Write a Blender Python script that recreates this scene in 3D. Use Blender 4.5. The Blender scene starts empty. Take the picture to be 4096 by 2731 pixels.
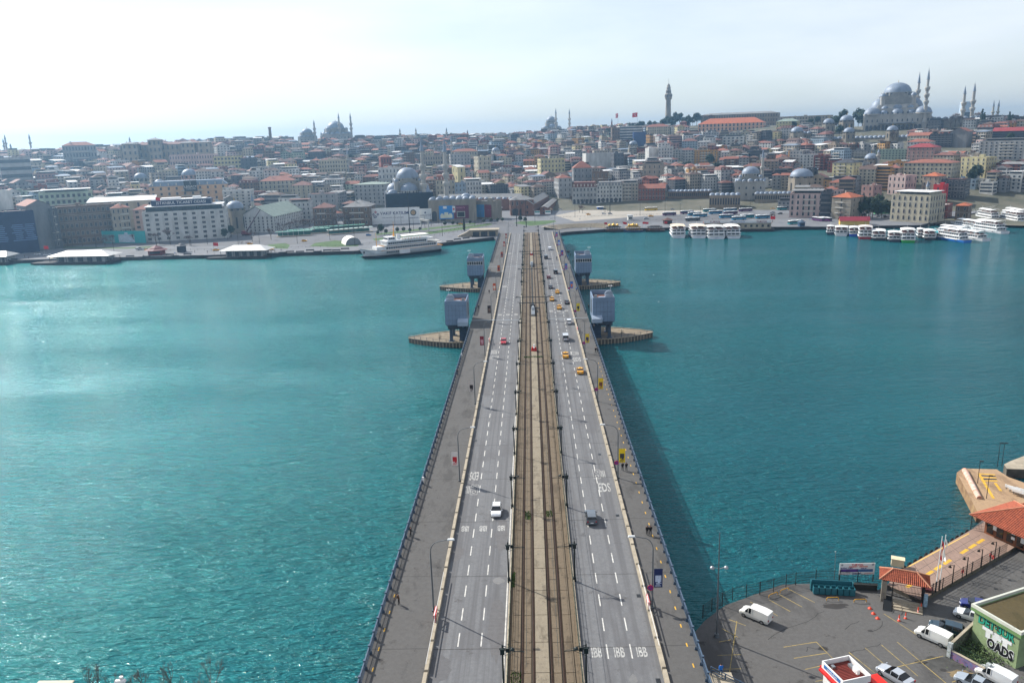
import bpy, bmesh, math, random
from math import sin, cos, pi, radians, sqrt, atan2, exp
from mathutils import Vector, Matrix
random.seed(7)
sc = bpy.context.scene
COL = sc.collection
# ------------------------------------------------------------------ camera
IMG_W, IMG_H = 4096.0, 2731.0
FOC = 28 / 36 * IMG_W
YAW, PITCH, ROLL = radians(-1.567), radians(14.22), radians(1.733)
CAM = Vector((0.99, 0.0, 70.28))
_f = Vector((sin(YAW) * cos(PITCH), cos(YAW) * cos(PITCH), -sin(PITCH)))
_r0 = Vector((cos(YAW), -sin(YAW), 0)); _u0 = _r0.cross(_f)
CR = _r0 * cos(ROLL) - _u0 * sin(ROLL); CU = _u0 * cos(ROLL) + _r0 * sin(ROLL); CF = _f
cd = bpy.data.cameras.new('camera'); cam = bpy.data.objects.new('camera', cd); COL.objects.link(cam)
cd.lens = 28; cd.sensor_width = 36; cd.clip_end = 60000; cd.clip_start = 1
cam.matrix_world = Matrix(((CR.x, CU.x, -CF.x, CAM.x), (CR.y, CU.y, -CF.y, CAM.y), (CR.z, CU.z, -CF.z, CAM.z), (0, 0, 0, 1)))
sc.camera = cam
# ------------------------------------------------------------------ sky, sun, exposure
SUN_AZ, SUN_EL = radians(-51.5), radians(37)     # azimuth from +Y, negative to the left
world = bpy.data.worlds.new('World'); sc.world = world; world.use_nodes = True
wn, wl = world.node_tree.nodes, world.node_tree.links
wn.clear()
wo = wn.new('ShaderNodeOutputWorld'); wb = wn.new('ShaderNodeBackground')
sky = wn.new('ShaderNodeTexSky'); sky.sky_type = 'NISHITA'; sky.sun_disc = False
sky.sun_elevation = SUN_EL; sky.sun_rotation = SUN_AZ
sky.air_density = 1.0; sky.dust_density = .6; sky.ozone_density = 1.5; sky.altitude = 50
tc = wn.new('ShaderNodeTexCoord'); mp = wn.new('ShaderNodeMapping'); mp.inputs['Scale'].default_value = (1.2, 1.2, 5)
cn = wn.new('ShaderNodeTexNoise'); cn.inputs['Scale'].default_value = 1.6; cn.inputs['Detail'].default_value = 6
cn.inputs['Roughness'].default_value = .55
cr = wn.new('ShaderNodeMapRange'); cr.inputs[1].default_value = .42; cr.inputs[2].default_value = .75
cr.inputs[3].default_value = .32; cr.inputs[4].default_value = .62
mx = wn.new('ShaderNodeMix'); mx.data_type = 'RGBA'; mx.inputs[7].default_value = (11.6, 11.6, 12.0, 1)
wl.new(tc.outputs['Generated'], mp.inputs[0]); wl.new(mp.outputs[0], cn.inputs['Vector'])
wl.new(cn.outputs[0], cr.inputs[0]); wl.new(cr.outputs[0], mx.inputs[0]); wl.new(sky.outputs[0], mx.inputs[6])
wl.new(mx.outputs[2], wb.inputs[0]); wb.inputs[1].default_value = 0.078
wl.new(wb.outputs[0], wo.inputs[0])
sl = bpy.data.lights.new('sun', 'SUN'); sl.energy = 5.0; sl.angle = radians(.53); sl.color = (1, .95, .87)
so = bpy.data.objects.new('sun', sl); COL.objects.link(so)
SUNV = Vector((sin(SUN_AZ) * cos(SUN_EL), cos(SUN_AZ) * cos(SUN_EL), sin(SUN_EL)))
so.rotation_euler = SUNV.to_track_quat('Z', 'Y').to_euler(); so.location = (0, 0, 400)
vs = sc.view_settings; vs.view_transform = 'Standard'; vs.look = 'None'; vs.exposure = 0.66; vs.gamma = 1; vs.use_curve_mapping = False
sc.render.engine = 'CYCLES'
sc.cycles.use_denoising = True
sc.cycles.max_bounces = 6; sc.cycles.diffuse_bounces = 3; sc.cycles.glossy_bounces = 3; sc.cycles.volume_bounces = 0
sc.cycles.caustics_reflective = False; sc.cycles.caustics_refractive = False
sc.cycles.sample_clamp_indirect = 6

# ------------------------------------------------------------------ helpers
def ray(px, py):
    d = CF + CR * ((px - IMG_W / 2) / FOC) - CU * ((py - IMG_H / 2) / FOC)
    return d
def at(px, py, z=0.0):
    "point of the plane at height z seen at photo pixel"
    d = ray(px, py); t = (z - CAM.z) / d.z
    return CAM + d * t
def atD(px, py, D):
    "point at horizontal distance D seen at photo pixel"
    d = ray(px, py); t = D / sqrt(d.x * d.x + d.y * d.y)
    return CAM + d * t
def pix(p):
    d = Vector(p) - CAM; k = d.dot(CF)
    return IMG_W / 2 + FOC * d.dot(CR) / k, IMG_H / 2 - FOC * d.dot(CU) / k
def lin(c): return tuple((v / 12.92 if v <= .04045 else ((v + .055) / 1.055) ** 2.4) for v in (x / 255 for x in c))

MATS = {}
def mat(name, rgb, rough=.75, metal=0., var=.14, scale=.35, bump=0., spec=.4, coat=0., stretch=(1, 1, 1), emit=None, dark=None, bscale=None):
    "procedural material: base colour (sRGB 0-255) broken up by world-space noise, optional darker stain colour"
    if name in MATS: return MATS[name]
    m = bpy.data.materials.new(name); m.use_nodes = True; n = m.node_tree.nodes; l = m.node_tree.links
    b = n['Principled BSDF']; c = lin(rgb)
    b.inputs['Roughness'].default_value = rough; b.inputs['Metallic'].default_value = metal
    b.inputs['Specular IOR Level'].default_value = spec; b.inputs['Coat Weight'].default_value = coat
    b.inputs['Base Color'].default_value = (*c, 1)
    if var or bump:
        g = n.new('ShaderNodeNewGeometry'); mpp = n.new('ShaderNodeMapping'); mpp.inputs['Scale'].default_value = stretch
        l.new(g.outputs['Position'], mpp.inputs[0])
        ns = n.new('ShaderNodeTexNoise'); ns.inputs['Scale'].default_value = scale; ns.inputs['Detail'].default_value = 8
        ns.inputs['Roughness'].default_value = .65; l.new(mpp.outputs[0], ns.inputs['Vector'])
        if var:
            rp = n.new('ShaderNodeMapRange'); rp.inputs[1].default_value = .3; rp.inputs[2].default_value = .7
            l.new(ns.outputs[0], rp.inputs[0])
            mxx = n.new('ShaderNodeMix'); mxx.data_type = 'RGBA'
            d = lin(dark) if dark else tuple(v * (1 - var * 1.6) for v in c)
            u = tuple(min(1, v * (1 + var * .8)) for v in c)
            mxx.inputs[6].default_value = (*d, 1); mxx.inputs[7].default_value = (*u, 1)
            l.new(rp.outputs[0], mxx.inputs[0]); l.new(mxx.outputs[2], b.inputs['Base Color'])
        if bump:
            if bscale:
                n2 = n.new('ShaderNodeTexNoise'); n2.inputs['Scale'].default_value = bscale; n2.inputs['Detail'].default_value = 4
                l.new(mpp.outputs[0], n2.inputs['Vector'])
            else: n2 = ns
            bp = n.new('ShaderNodeBump'); bp.inputs['Strength'].default_value = bump; bp.inputs['Distance'].default_value = .1
            l.new(n2.outputs[0], bp.inputs['Height']); l.new(bp.outputs[0], b.inputs['Normal'])
    MATS[name] = m
    return m

class MB:
    "collects faces with material slots; build() links them as one mesh object"
    def __init__(s): s.v = []; s.f = []; s.m = []; s.sm = []
    def add(s, vs, fs, mi=0, smooth=False):
        o = len(s.v); s.v.extend([tuple(p) for p in vs])
        for f in fs: s.f.append([i + o for i in f]); s.m.append(mi); s.sm.append(smooth)
        return s
    def box(s, c, d, mi=0, rz=0., taper=1., bottom=True):
        x, y, z = c; a, b, h = d[0] / 2, d[1] / 2, d[2]
        cs, sn = cos(rz), sin(rz); vs = []
        for k, t in ((0, 1.), (1, taper)):
            for ux, uy in ((-a, -b), (a, -b), (a, b), (-a, b)):
                ux *= t; uy *= t
                vs.append((x + ux * cs - uy * sn, y + ux * sn + uy * cs, z + k * h))
        fs = [(4, 5, 6, 7), (0, 1, 5, 4), (1, 2, 6, 5), (2, 3, 7, 6), (3, 0, 4, 7)]
        if bottom: fs.append((3, 2, 1, 0))
        return s.add(vs, fs, mi)
    def prism(s, poly, z0, z1, mi=0, mi_top=None, bottom=False):
        n = len(poly); vs = [(p[0], p[1], z0) for p in poly] + [(p[0], p[1], z1) for p in poly]
        area = sum(poly[i][0] * poly[(i + 1) % n][1] - poly[(i + 1) % n][0] * poly[i][1] for i in range(n))
        if area < 0: vs = vs[:n][::-1] + vs[n:][::-1]
        s.add(vs, [(i, (i + 1) % n, n + (i + 1) % n, n + i) for i in range(n)], mi)
        s.add(vs, [tuple(range(n, 2 * n))], mi if mi_top is None else mi_top)
        if bottom: s.add(vs, [tuple(range(n - 1, -1, -1))], mi)
        return s
    def cyl(s, p0, p1, r0, r1=None, n=8, mi=0, cap=True, smooth=True):
        r1 = r0 if r1 is None else r1; p0 = Vector(p0); p1 = Vector(p1); ax = (p1 - p0)
        if ax.length < 1e-6: return s
        ax.normalize(); a = ax.orthogonal().normalized(); b = ax.cross(a)
        vs = []
        for p, r in ((p0, r0), (p1, r1)):
            for i in range(n):
                t = 2 * pi * i / n; vs.append(p + (a * cos(t) + b * sin(t)) * r)
        s.add(vs, [(i, (i + 1) % n, n + (i + 1) % n, n + i) for i in range(n)], mi, smooth)
        if cap: s.add(vs, [tuple(range(n, 2 * n)), tuple(range(n - 1, -1, -1))], mi)
        return s
    def tube(s, pts, r, n=6, mi=0):
        for a, b in zip(pts[:-1], pts[1:]): s.cyl(a, b, r if not isinstance(r, (list, tuple)) else r[0], None, n, mi)
        return s
    def lathe(s, prof, c=(0, 0, 0), n=16, mi=0, smooth=True, a0=0., a1=2 * pi, flute=0):
        "prof = [(r, z)], revolved about c"
        full = abs(a1 - a0 - 2 * pi) < 1e-6; m = n if full else n + 1
        vs = []
        for r, z in prof:
            for i in range(m):
                t = a0 + (a1 - a0) * i / n
                vs.append((c[0] + r * cos(t), c[1] + r * sin(t), c[2] + z))
        fs = []
        for k in range(len(prof) - 1):
            for i in range(n):
                j = (i + 1) % m
                fs.append((k * m + i, k * m + j, (k + 1) * m + j, (k + 1) * m + i))
        return s.add(vs, fs, mi, smooth)
    def dome(s, c, r, h=None, n=16, k=6, mi=0, a0=0., a1=2 * pi):
        h = r * .8 if h is None else h
        return s.lathe([(r * cos(pi / 2 * i / k), h * sin(pi / 2 * i / k)) for i in range(k)] + [(r * .01, h)], c, n, mi, True, a0, a1)
    def quad(s, a, b, c, d, mi=0): return s.add([a, b, c, d], [(0, 1, 2, 3)], mi)
    def mesh(s, name, mats):
        me = bpy.data.meshes.new(name); me.from_pydata(s.v, [], s.f)
        for m in (mats if isinstance(mats, (list, tuple)) else [mats]): me.materials.append(m)
        if s.f:
            me.polygons.foreach_set('material_index', s.m); me.polygons.foreach_set('use_smooth', s.sm)
        me.update(); return me
    def build(s, name, mats, parent=None, loc=None, rz=0.):
        return ob(name, s.mesh(name, mats), parent, loc, rz)

def ob(name, me, parent=None, loc=None, rz=0., scale=None):
    o = bpy.data.objects.new(name, me); COL.objects.link(o)
    if parent is not None: o.parent = parent
    if loc is not None: o.location = loc
    if rz: o.rotation_euler = (0, 0, rz)
    if scale is not None: o.scale = scale
    return o
def tag(o, label=None, cat=None, group=None, kind=None):
    if label: o['label'] = label
    if cat: o['category'] = cat
    if group: o['group'] = group
    if kind: o['kind'] = kind
    return o
def thing(name, label, cat, loc=(0, 0, 0), rz=0., group=None):
    return tag(ob(name, None, None, loc, rz), label, cat, group)
def struct(o): o['kind'] = 'structure'; return o
def copy_tree(o, parent=None):
    c = o.copy(); COL.objects.link(c); c.parent = parent
    for k in list(o.children): copy_tree(k, c)
    return c
def text_mesh(txt, size, m, extrude=0., align='CENTER', bold=0.):
    cu = bpy.data.curves.new('lettering', 'FONT'); cu.body = txt; cu.size = size; cu.extrude = extrude
    cu.align_x = align; cu.align_y = 'CENTER'; cu.resolution_u = 2; cu.offset = bold
    t = bpy.data.objects.new('tmp', cu)
    me = bpy.data.meshes.new_from_object(t); me.materials.clear(); me.materials.append(m)
    bpy.data.objects.remove(t); bpy.data.curves.remove(cu)
    return me

# shared materials
WHITE = mat('white paint', (222, 222, 220), .5, var=.06)
GLASS = mat('window glass', (30, 36, 44), .12, var=.25, scale=.15, spec=.6)
DARK = mat('dark metal', (34, 38, 42), .5, .3, var=.1)
BLACK = mat('black rubber', (18, 18, 19), .8, var=.1)
STEEL = mat('galvanised steel', (150, 155, 158), .4, .7, var=.1)
CONC = mat('weathered concrete', (158, 148, 130), .9, var=.22, scale=.7, bump=.15, bscale=4)
YELLOW = mat('yellow paint', (205, 160, 50), .6, var=.2, scale=2)
RED = mat('red paint', (190, 30, 28), .45, var=.1)
CLOTH_W = mat('white canvas', (228, 226, 220), .8, var=.05)
# ------------------------------------------------------------------ water
def water_material():
    m = bpy.data.materials.new('sea water'); m.use_nodes = True; n = m.node_tree.nodes; l = m.node_tree.links
    b = n['Principled BSDF']; b.inputs['Roughness'].default_value = .085; b.inputs['IOR'].default_value = 1.29
    g = n.new('ShaderNodeNewGeometry'); mpp = n.new('ShaderNodeMapping')
    mpp.inputs['Rotation'].default_value = (0, 0, radians(24)); mpp.inputs['Scale'].default_value = (.38, 1.4, 1)
    l.new(g.outputs['Position'], mpp.inputs[0])
    big = n.new('ShaderNodeTexNoise'); big.inputs['Scale'].default_value = .012; big.inputs['Detail'].default_value = 3
    l.new(g.outputs['Position'], big.inputs['Vector'])
    cx = n.new('ShaderNodeMix'); cx.data_type = 'RGBA'
    cx.inputs[6].default_value = (.0001, .022, .044, 1); cx.inputs[7].default_value = (.0004, .052, .076, 1)
    bm_ = n.new('ShaderNodeMapRange'); bm_.inputs[1].default_value = .34; bm_.inputs[2].default_value = .66; l.new(big.outputs[0], bm_.inputs[0]); l.new(bm_.outputs[0], cx.inputs[0]); l.new(cx.outputs[2], b.inputs['Base Color'])
    hs = None
    for sc_, det, w in ((.17, 3, .5), (.55, 4, .75), (1.9, 3, .34)):
        t = n.new('ShaderNodeTexNoise'); t.inputs['Scale'].default_value = sc_; t.inputs['Detail'].default_value = det
        t.inputs['Distortion'].default_value = .6; l.new(mpp.outputs[0], t.inputs['Vector'])
        mu = n.new('ShaderNodeMath'); mu.operation = 'MULTIPLY'; mu.inputs[1].default_value = w; l.new(t.outputs[0], mu.inputs[0])
        if hs is None: hs = mu.outputs[0]
        else:
            ad = n.new('ShaderNodeMath'); ad.operation = 'ADD'; l.new(hs, ad.inputs[0]); l.new(mu.outputs[0], ad.inputs[1]); hs = ad.outputs[0]
    bp = n.new('ShaderNodeBump'); bp.inputs['Strength'].default_value = 1.; bp.inputs['Distance'].default_value = 2.1
    wp = n.new('ShaderNodeTexNoise'); wp.inputs['Scale'].default_value = .02; wp.inputs['Detail'].default_value = 4; l.new(mpp.outputs[0], wp.inputs['Vector'])
    wr = n.new('ShaderNodeMapRange'); wr.inputs[1].default_value = .35; wr.inputs[2].default_value = .65; wr.inputs[3].default_value = .55; wr.inputs[4].default_value = 1.15; l.new(wp.outputs[0], wr.inputs[0]); wm = n.new('ShaderNodeMath'); wm.operation = 'MULTIPLY'; l.new(hs, wm.inputs[0]); l.new(wr.outputs[0], wm.inputs[1]); hs = wm.outputs[0]
    l.new(hs, bp.inputs['Height']); l.new(bp.outputs[0], b.inputs['Normal'])
    gs = n.new('ShaderNodeBsdfGlossy'); gs.inputs['Color'].default_value = (.07, .78, .76, 1); gs.inputs['Roughness'].default_value = .54; l.new(bp.outputs[0], gs.inputs['Normal'])
    mxs = n.new('ShaderNodeMixShader'); mxs.inputs[0].default_value = .082; l.new(b.outputs[0], mxs.inputs[1]); l.new(gs.outputs[0], mxs.inputs[2]); l.new(mxs.outputs[0], n['Material Output'].inputs['Surface'])
    return m
WATER = water_material()
struct(MB().quad((-3150, -80, 0), (3150, -80, 0), (3150, 5850, 0), (-3150, 5850, 0)).build('water', WATER))

# ------------------------------------------------------------------ bridge
DZ = 8.0; Y0, Y1 = 77.0, 548.0
XL, XR = -20.45, 20.5
def asphalt(name, rgb, patch, dark, scale=.25, tire=None):
    m = bpy.data.materials.new(name); m.use_nodes = True; n = m.node_tree.nodes; l = m.node_tree.links
    b = n['Principled BSDF']; b.inputs['Roughness'].default_value = .88; b.inputs['Specular IOR Level'].default_value = .25
    g = n.new('ShaderNodeNewGeometry')
    def noise(s, d, stretch=None, rough=.6):
        t = n.new('ShaderNodeTexNoise'); t.inputs['Scale'].default_value = s; t.inputs['Detail'].default_value = d; t.inputs['Roughness'].default_value = rough
        if stretch:
            q = n.new('ShaderNodeMapping'); q.inputs['Scale'].default_value = stretch; l.new(g.outputs['Position'], q.inputs[0]); l.new(q.outputs[0], t.inputs['Vector'])
        else: l.new(g.outputs['Position'], t.inputs['Vector'])
        return t.outputs[0]
    def ramp(src, a, c):
        r = n.new('ShaderNodeMapRange'); r.inputs[1].default_value = a; r.inputs[2].default_value = c; l.new(src, r.inputs[0]); return r.outputs[0]
    def mix(f, a, c, amt=1.):
        if amt < 1:
            q = n.new('ShaderNodeMath'); q.operation = 'MULTIPLY'; q.inputs[1].default_value = amt; l.new(f, q.inputs[0]); f = q.outputs[0]
        x = n.new('ShaderNodeMix'); x.data_type = 'RGBA'; l.new(f, x.inputs[0])
        for s, i in ((a, 6), (c, 7)):
            if isinstance(s, tuple): x.inputs[i].default_value = (*s, 1)
            else: l.new(s, x.inputs[i])
        return x.outputs[2]
    base = mix(noise(1.9, 8, None, .75), lin(tuple(v * .76 for v in rgb)), lin(tuple(min(255, v * 1.17) for v in rgb)))
    base = mix(ramp(noise(scale, 7, (1, .35, 1), .7), .53, .60), base, lin(patch), .8)
    base = mix(ramp(noise(scale * 2.3, 8, None, .8), .585, .65), base, lin(dark), .8)
    if tire: base = mix(ramp(noise(1., 3, (1.15, .012, 1)), .46, .62), base, lin(tire), .8)
    l.new(base, b.inputs['Base Color'])
    bp = n.new('ShaderNodeBump'); bp.inputs['Strength'].default_value = .2; bp.inputs['Distance'].default_value = .05
    l.new(noise(6, 4), bp.inputs['Height']); l.new(bp.outputs[0], b.inputs['Normal'])
    return m
ROAD = asphalt('road asphalt', (104, 105, 107), (93, 93, 95), (72, 71, 71), .12, (86, 86, 88))
WALK = asphalt('walkway asphalt', (84, 83, 82), (68, 67, 66), (44, 42, 41), .22)
TRAM = asphalt('tram bed concrete', (104, 92, 76), (80, 70, 57), (48, 42, 35), .5)
TRAMC = asphalt('tram centre slab', (128, 119, 103), (100, 92, 79), (64, 58, 50), .5)
GIRD = mat('girder paint', (92, 104, 112), .6, var=.2, scale=.4)
RAILB = mat('blue railing paint', (70, 88, 108), .5, .1, var=.15, scale=2)
RAILD = mat('dark railing paint', (40, 52, 66), .5, .2, var=.15, scale=2)
MARK = mat('worn road marking', (200, 199, 193), .7, var=.16, scale=1.5, dark=(150, 148, 144))
MARKF = mat('faded road marking', (176, 176, 172), .8, var=.2, scale=2.4, dark=(100, 100, 100))
RUST = mat('rusty steel', (72, 52, 40), .7, .4, var=.3, scale=3)
GRASS = mat('grass', (70, 98, 34), .95, var=.35, scale=.8, bump=.4, bscale=3)
bridge = thing('bridge', 'long double-deck bascule bridge carrying two roads and tram tracks over the strait', 'bridge')
L = Y1 - Y0; YC = (Y0 + Y1) / 2
MB().box((0, YC, DZ - 1.3), (2 * 20.8, L, 1.25)).build('deck_slab', CONC, bridge)
def strip(name, x0, x1, z, m, y0=Y0, y1=Y1, seg=1):
    return MB().quad((x0, y0, z), (x1, y0, z), (x1, y1, z), (x0, y1, z)).build(name, m, bridge)
strip('roadway', -12.6, -3.3, DZ, ROAD); strip('roadway', 6.15, 15.5, DZ, ROAD)
def walkway(x0, x1):
    MB().box(((x0 + x1) / 2, YC, DZ - .05), (x1 - x0, L, .2)).build('walkway', WALK, bridge)
walkway(-20.75, -13.1); walkway(16.0, 20.75)
strip('tram_bed', -3.3, 6.15, DZ + .008, TRAM)
GAPSHADE = mat('rail gap shade', (40, 35, 31), .9, var=.3, scale=3)  # painted shade of the gaps beside the tram rails, laid as flat strips
# slabs of the tram bed (central strip of concrete plates, and side plates) with open joints
def slabs():
    random.seed(3); tops = {}
    for x0, x1, ln, m, dz in ((0.35, 2.05, 6.0, TRAMC, .16), (-1.05, -.15, 3.0, TRAM, .09), (2.55, 3.5, 3.0, TRAM, .09), (-2.5, -1.5, 6., TRAM, .13), (4.0, 5.1, 6., TRAM, .13)):
        me = MB().box((0, 0, 0), (x1 - x0 - .04, ln - .07, dz), 0, 0, .995).mesh('slab', m)
        y = Y0
        while y + ln <= Y1:
            if not (278 < y < 398 and ln == 6. and x0 > 0 and x0 < 1):
                ob('slab', me, bridge, ((x0 + x1) / 2, y + ln / 2, DZ + .009 + random.uniform(0, .012)), random.uniform(-.004, .004))
            y += ln
slabs()
for x in (-1.28, .12, 2.28, 3.72):
    m = MB().box((x, YC, DZ + .02), (.09, L, .17)).box((x + .14, YC, DZ + .02), (.05, L, .13)); m.build('tram_rail', RUST, bridge); strip('rail_gap_shade', x - .16, x + .2, DZ + .014, GAPSHADE)
# trough between bascule leaves
strip('lifting_gap', .8, 1.5, DZ + .03, mat('dark gap', (26, 24, 22), .9), 308, 398)
for y in (277, 400):
    for x0, x1 in ((-20.75, -13.1), (-12.6, -3.3), (6.15, 15.5), (16, 20.75)):
        MB().box(((x0 + x1) / 2, y, DZ + .004), (x1 - x0, .55, .16 if abs(x0) > 15 or x1 < -13 else .012)).build('expansion_joint', STEEL, bridge)
JOINT = mat('tar joint', (58, 57, 56), .9, var=.2)
for k in range(11):
    for x0, x1, z in ((-20.75, -13.1, .153), (-12.6, -3.7, .005), (6.3, 15.5, .005), (16, 20.75, .153)): MB().box(((x0 + x1) / 2, 88 + k * 17.3, DZ + z), (x1 - x0, .09, .004)).build('deck_joint', JOINT, bridge)
# concrete kerb barriers and lane edges
for x, nm in ((-12.85, 'kerb'), (15.75, 'kerb')):
    seg = MB().box((0, 0, 0), (.5, 5.94, .62), 0, 0, .93).mesh('kerb', CONC); y = Y0
    while y < Y1 - 6:
        ob(nm, seg, bridge, (x + random.uniform(-.015, .015), y + 3, DZ)); y += 6
for x in (-3.15, 5.98):
    seg = MB().box((0, 0, 0), (.26, 5.94, .35)).mesh('kerb', CONC); y = Y0
    while y < Y1 - 6: ob('tram_kerb', seg, bridge, (x, y + 3, DZ)); y += 6
strip('edge_line', -3.62, -3.45, DZ + .006, MARK); 
for x in (-9.5, -6.55, 9.35, 12.3):
    dm = MB().box((0, 0, 0), (.16, 2.9, .006)).mesh('lane_dash', MARK); y = 85.7 if x > 0 else 88.5
    while y < Y1 - 8:
        ob('lane_dash', dm, bridge, (x + (.0), y + 1.45, DZ + .003)); y += 5.72
def lettering(txt, x, y, sx, sy, flip):
    me = text_mesh(txt, 1.0, MARKF, 0, 'CENTER', .02)
    o = ob('lettering', me, bridge, (x, y, DZ + .006), pi if flip else 0); 
    bx = max(v.co.x for v in me.vertices) - min(v.co.x for v in me.vertices); by = max(v.co.y for v in me.vertices) - min(v.co.y for v in me.vertices)
    o.scale = (sx / bx, sy / by, 1); return o
def camera_mark(x, y, flip):
    m = MB(); 
    def ringq(cx, cy, r):
        N = 16
        for i in range(N):
            a, b = 2 * pi * i / N, 2 * pi * (i + 1) / N
            m.add([(cx + r * cos(a), cy + 1.7 * r * sin(a), 0), (cx + r * cos(b), cy + 1.7 * r * sin(b), 0), (cx + (r - .1) * cos(b), cy + 1.7 * (r - .1) * sin(b), 0), (cx + (r - .1) * cos(a), cy + 1.7 * (r - .1) * sin(a), 0)], [(0, 1, 2, 3)])
    def rect(x0, y0, x1, y1): m.quad((x0, y0, 0), (x1, y0, 0), (x1, y1, 0), (x0, y1, 0))
    rect(-.1, -2.2, 0, 2.2); rect(-.1, -2.2, 1.3, -2.05); rect(-.1, 2.05, 1.3, 2.2); rect(1.2, -2.2, 1.3, 2.2)
    ringq(.6, 1., .38); ringq(.6, -1., .38)
    for k in range(3): rect(1.45 + k * .3, -1.6, 1.6 + k * .3, 1.6)
    m.build('camera_symbol', MARKF, bridge, (x, y, DZ + .006), pi if flip else 0)
lettering('EDS', -10.9, 141.7, 1.7, 3.9, True); camera_mark(-9.9, 135.4, True)
lettering('EDS', 13.4, 135.1, 2.2, 3.9, False); camera_mark(11.9, 141.4, False)
lettering('EDS', -10.9, 233.5, 1.8, 4.2, True); camera_mark(-9.9, 226.8, True)
lettering('EDS', 13.6, 222.6, 2.2, 4.2, False); camera_mark(12.2, 229.5, False)
lettering('EDS', -11.0, 344, 1.8, 4.2, True); lettering('EDS', -11.0, 448, 1.8, 4.2, True)
for x in (-11.0, -8., -5.): lettering('IBB', x, 120.3, 1.25, 1.9, True); lettering('IBB', x, 286, 1.3, 2.6, True)
for x in (8.0, 10.8, 13.6): lettering('IBB', x, 86.9, 1.3, 2.1, False); lettering('IBB', x, 290, 1.3, 2.6, False)
# drain covers
for x, y in ((-11.9, 80.5), (14.9, 99.5), (14.8, 81.5), (14.6, 124.), (13.9, 151.), (-11.8, 160)):
    MB().box((x, y, DZ + .002), (.55, .8, .015)).build('drain_cover', DARK, bridge)
# resurfaced patches on the road
for x, y, a, b, c in ((-4.9, 104, .9, 1.9, (114, 114, 114)), (11.9, 81.8, .5, 2., (108, 108, 108)), (-11.6, 84, 1.8, 6, (90, 90, 92)), (-4.6, 93, 1.2, 16, (92, 91, 92)), (-11.7, 112, 1.2, 5, (92, 92, 94)), (-4.8, 118, 1.1, 12, (94, 93, 94)), (13.9, 250, 1.6, 5, (92, 92, 93)), (8, 215, 1.5, 6, (98, 98, 99))):
    pm = MB(); N = 18; random.seed(int(y))
    pm.add([(x + a * cos(2 * pi * i / N) * random.uniform(.7, 1.1), y + b * .5 * sin(2 * pi * i / N) * random.uniform(.75, 1.1), DZ + .004) for i in range(N)], [tuple(range(N))])
    pm.build('asphalt_patch', mat('patch %d' % c[0], c, .9, var=.12, scale=1.5), bridge)
# under-deck side wall with shop level, and piers in the water
for s in (-1, 1):
    MB().box((s * 20.55, (Y0 + 262) / 2, DZ - 2.3), (.35, 262 - Y0, 1.1)).build('fascia', GIRD, bridge)
    MB().box((s * 20.55, (412 + Y1) / 2, DZ - 2.3), (.35, Y1 - 412, 1.1)).build('fascia', GIRD, bridge)
    MB().box((s * 18.5, (Y0 + 255) / 2, 1.6), (.3, 255 - Y0, 5.2)).build('shop_front', GLASS, bridge)
    MB().box((s * 18.5, (420 + Y1) / 2, 1.6), (.3, Y1 - 420, 5.2)).build('shop_front', GLASS, bridge)
    MB().box((s * 19.6, (Y0 + 255) / 2, 1.2), (2.6, 255 - Y0, .35)).build('lower_promenade', CONC, bridge)
    MB().box((s * 19.6, (420 + Y1) / 2, 1.2), (2.6, Y1 - 420, .35)).build('lower_promenade', CONC, bridge)
    MB().box((s * 20.2, 338.5, DZ - 3.6), (.8, 122, 2.4)).build('leaf_girder', GIRD, bridge)
for y in list(range(90, 250, 22)) + list(range(430, 545, 22)):
    MB().box((0, y, -2), (38, 2.2, DZ)).build('pier', CONC, bridge)

# ------------------------------------------------------------------ railings
def railing(x, label):
    t = thing('railing', label, 'railing', (x, 0, DZ), 0, 'railings along the bridge edges')
    post = MB().box((0, 0, -.35), (.2, .2, 1.75)).box((0, 0, 1.4), (.3, .3, .1)).box((.22 * (1 if x < 0 else -1), 0, -.3), (.35, .12, .9), 0, 0, .4).mesh('post', RAILB)
    pan = MB()
    for z in (.12, .62, 1.12): pan.box((0, 0, z), (.06, 2.8, .07))
    for k in range(14): pan.box((0, -1.3 + k * .2, .15), (.03, .03, .95))
    for k in range(7):
        y = -1.2 + k * .4; pan.cyl((0, y - .18, .66), (0, y + .18, 1.1), .018, None, 4); pan.cyl((0, y + .18, .66), (0, y - .18, 1.1), .018, None, 4)
    pan.box((0, 0, 1.24), (.16, 3.0, .1)); pm = pan.mesh('panel', [RAILB])
    y = Y0 + 1
    while y < Y1:
        gap = (262 < y < 284) or (391 < y < 412)
        if not gap:
            ob('post', post, t, (0, y, 0))
            if y + 3 < Y1: ob('panel', pm, t, (0, y + 1.5, 0))
        y += 3.0
    # heavy lower beam outside the posts
    sx = -1 if x < 0 else 1
    MB().box((sx * .35, (Y0 + 262) / 2, -.5), (.3, 262 - Y0, .35)).build('edge_beam', RAILB, t)
    MB().box((sx * .35, (284 + 391) / 2, -.5), (.3, 391 - 284, .35)).build('edge_beam', RAILB, t)
    MB().box((sx * .35, (412 + Y1) / 2, -.5), (.3, Y1 - 412, .35)).build('edge_beam', RAILB, t)
railing(XL, 'blue lattice railing along the left walkway edge'); railing(XR, 'blue lattice railing along the right walkway edge')
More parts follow.
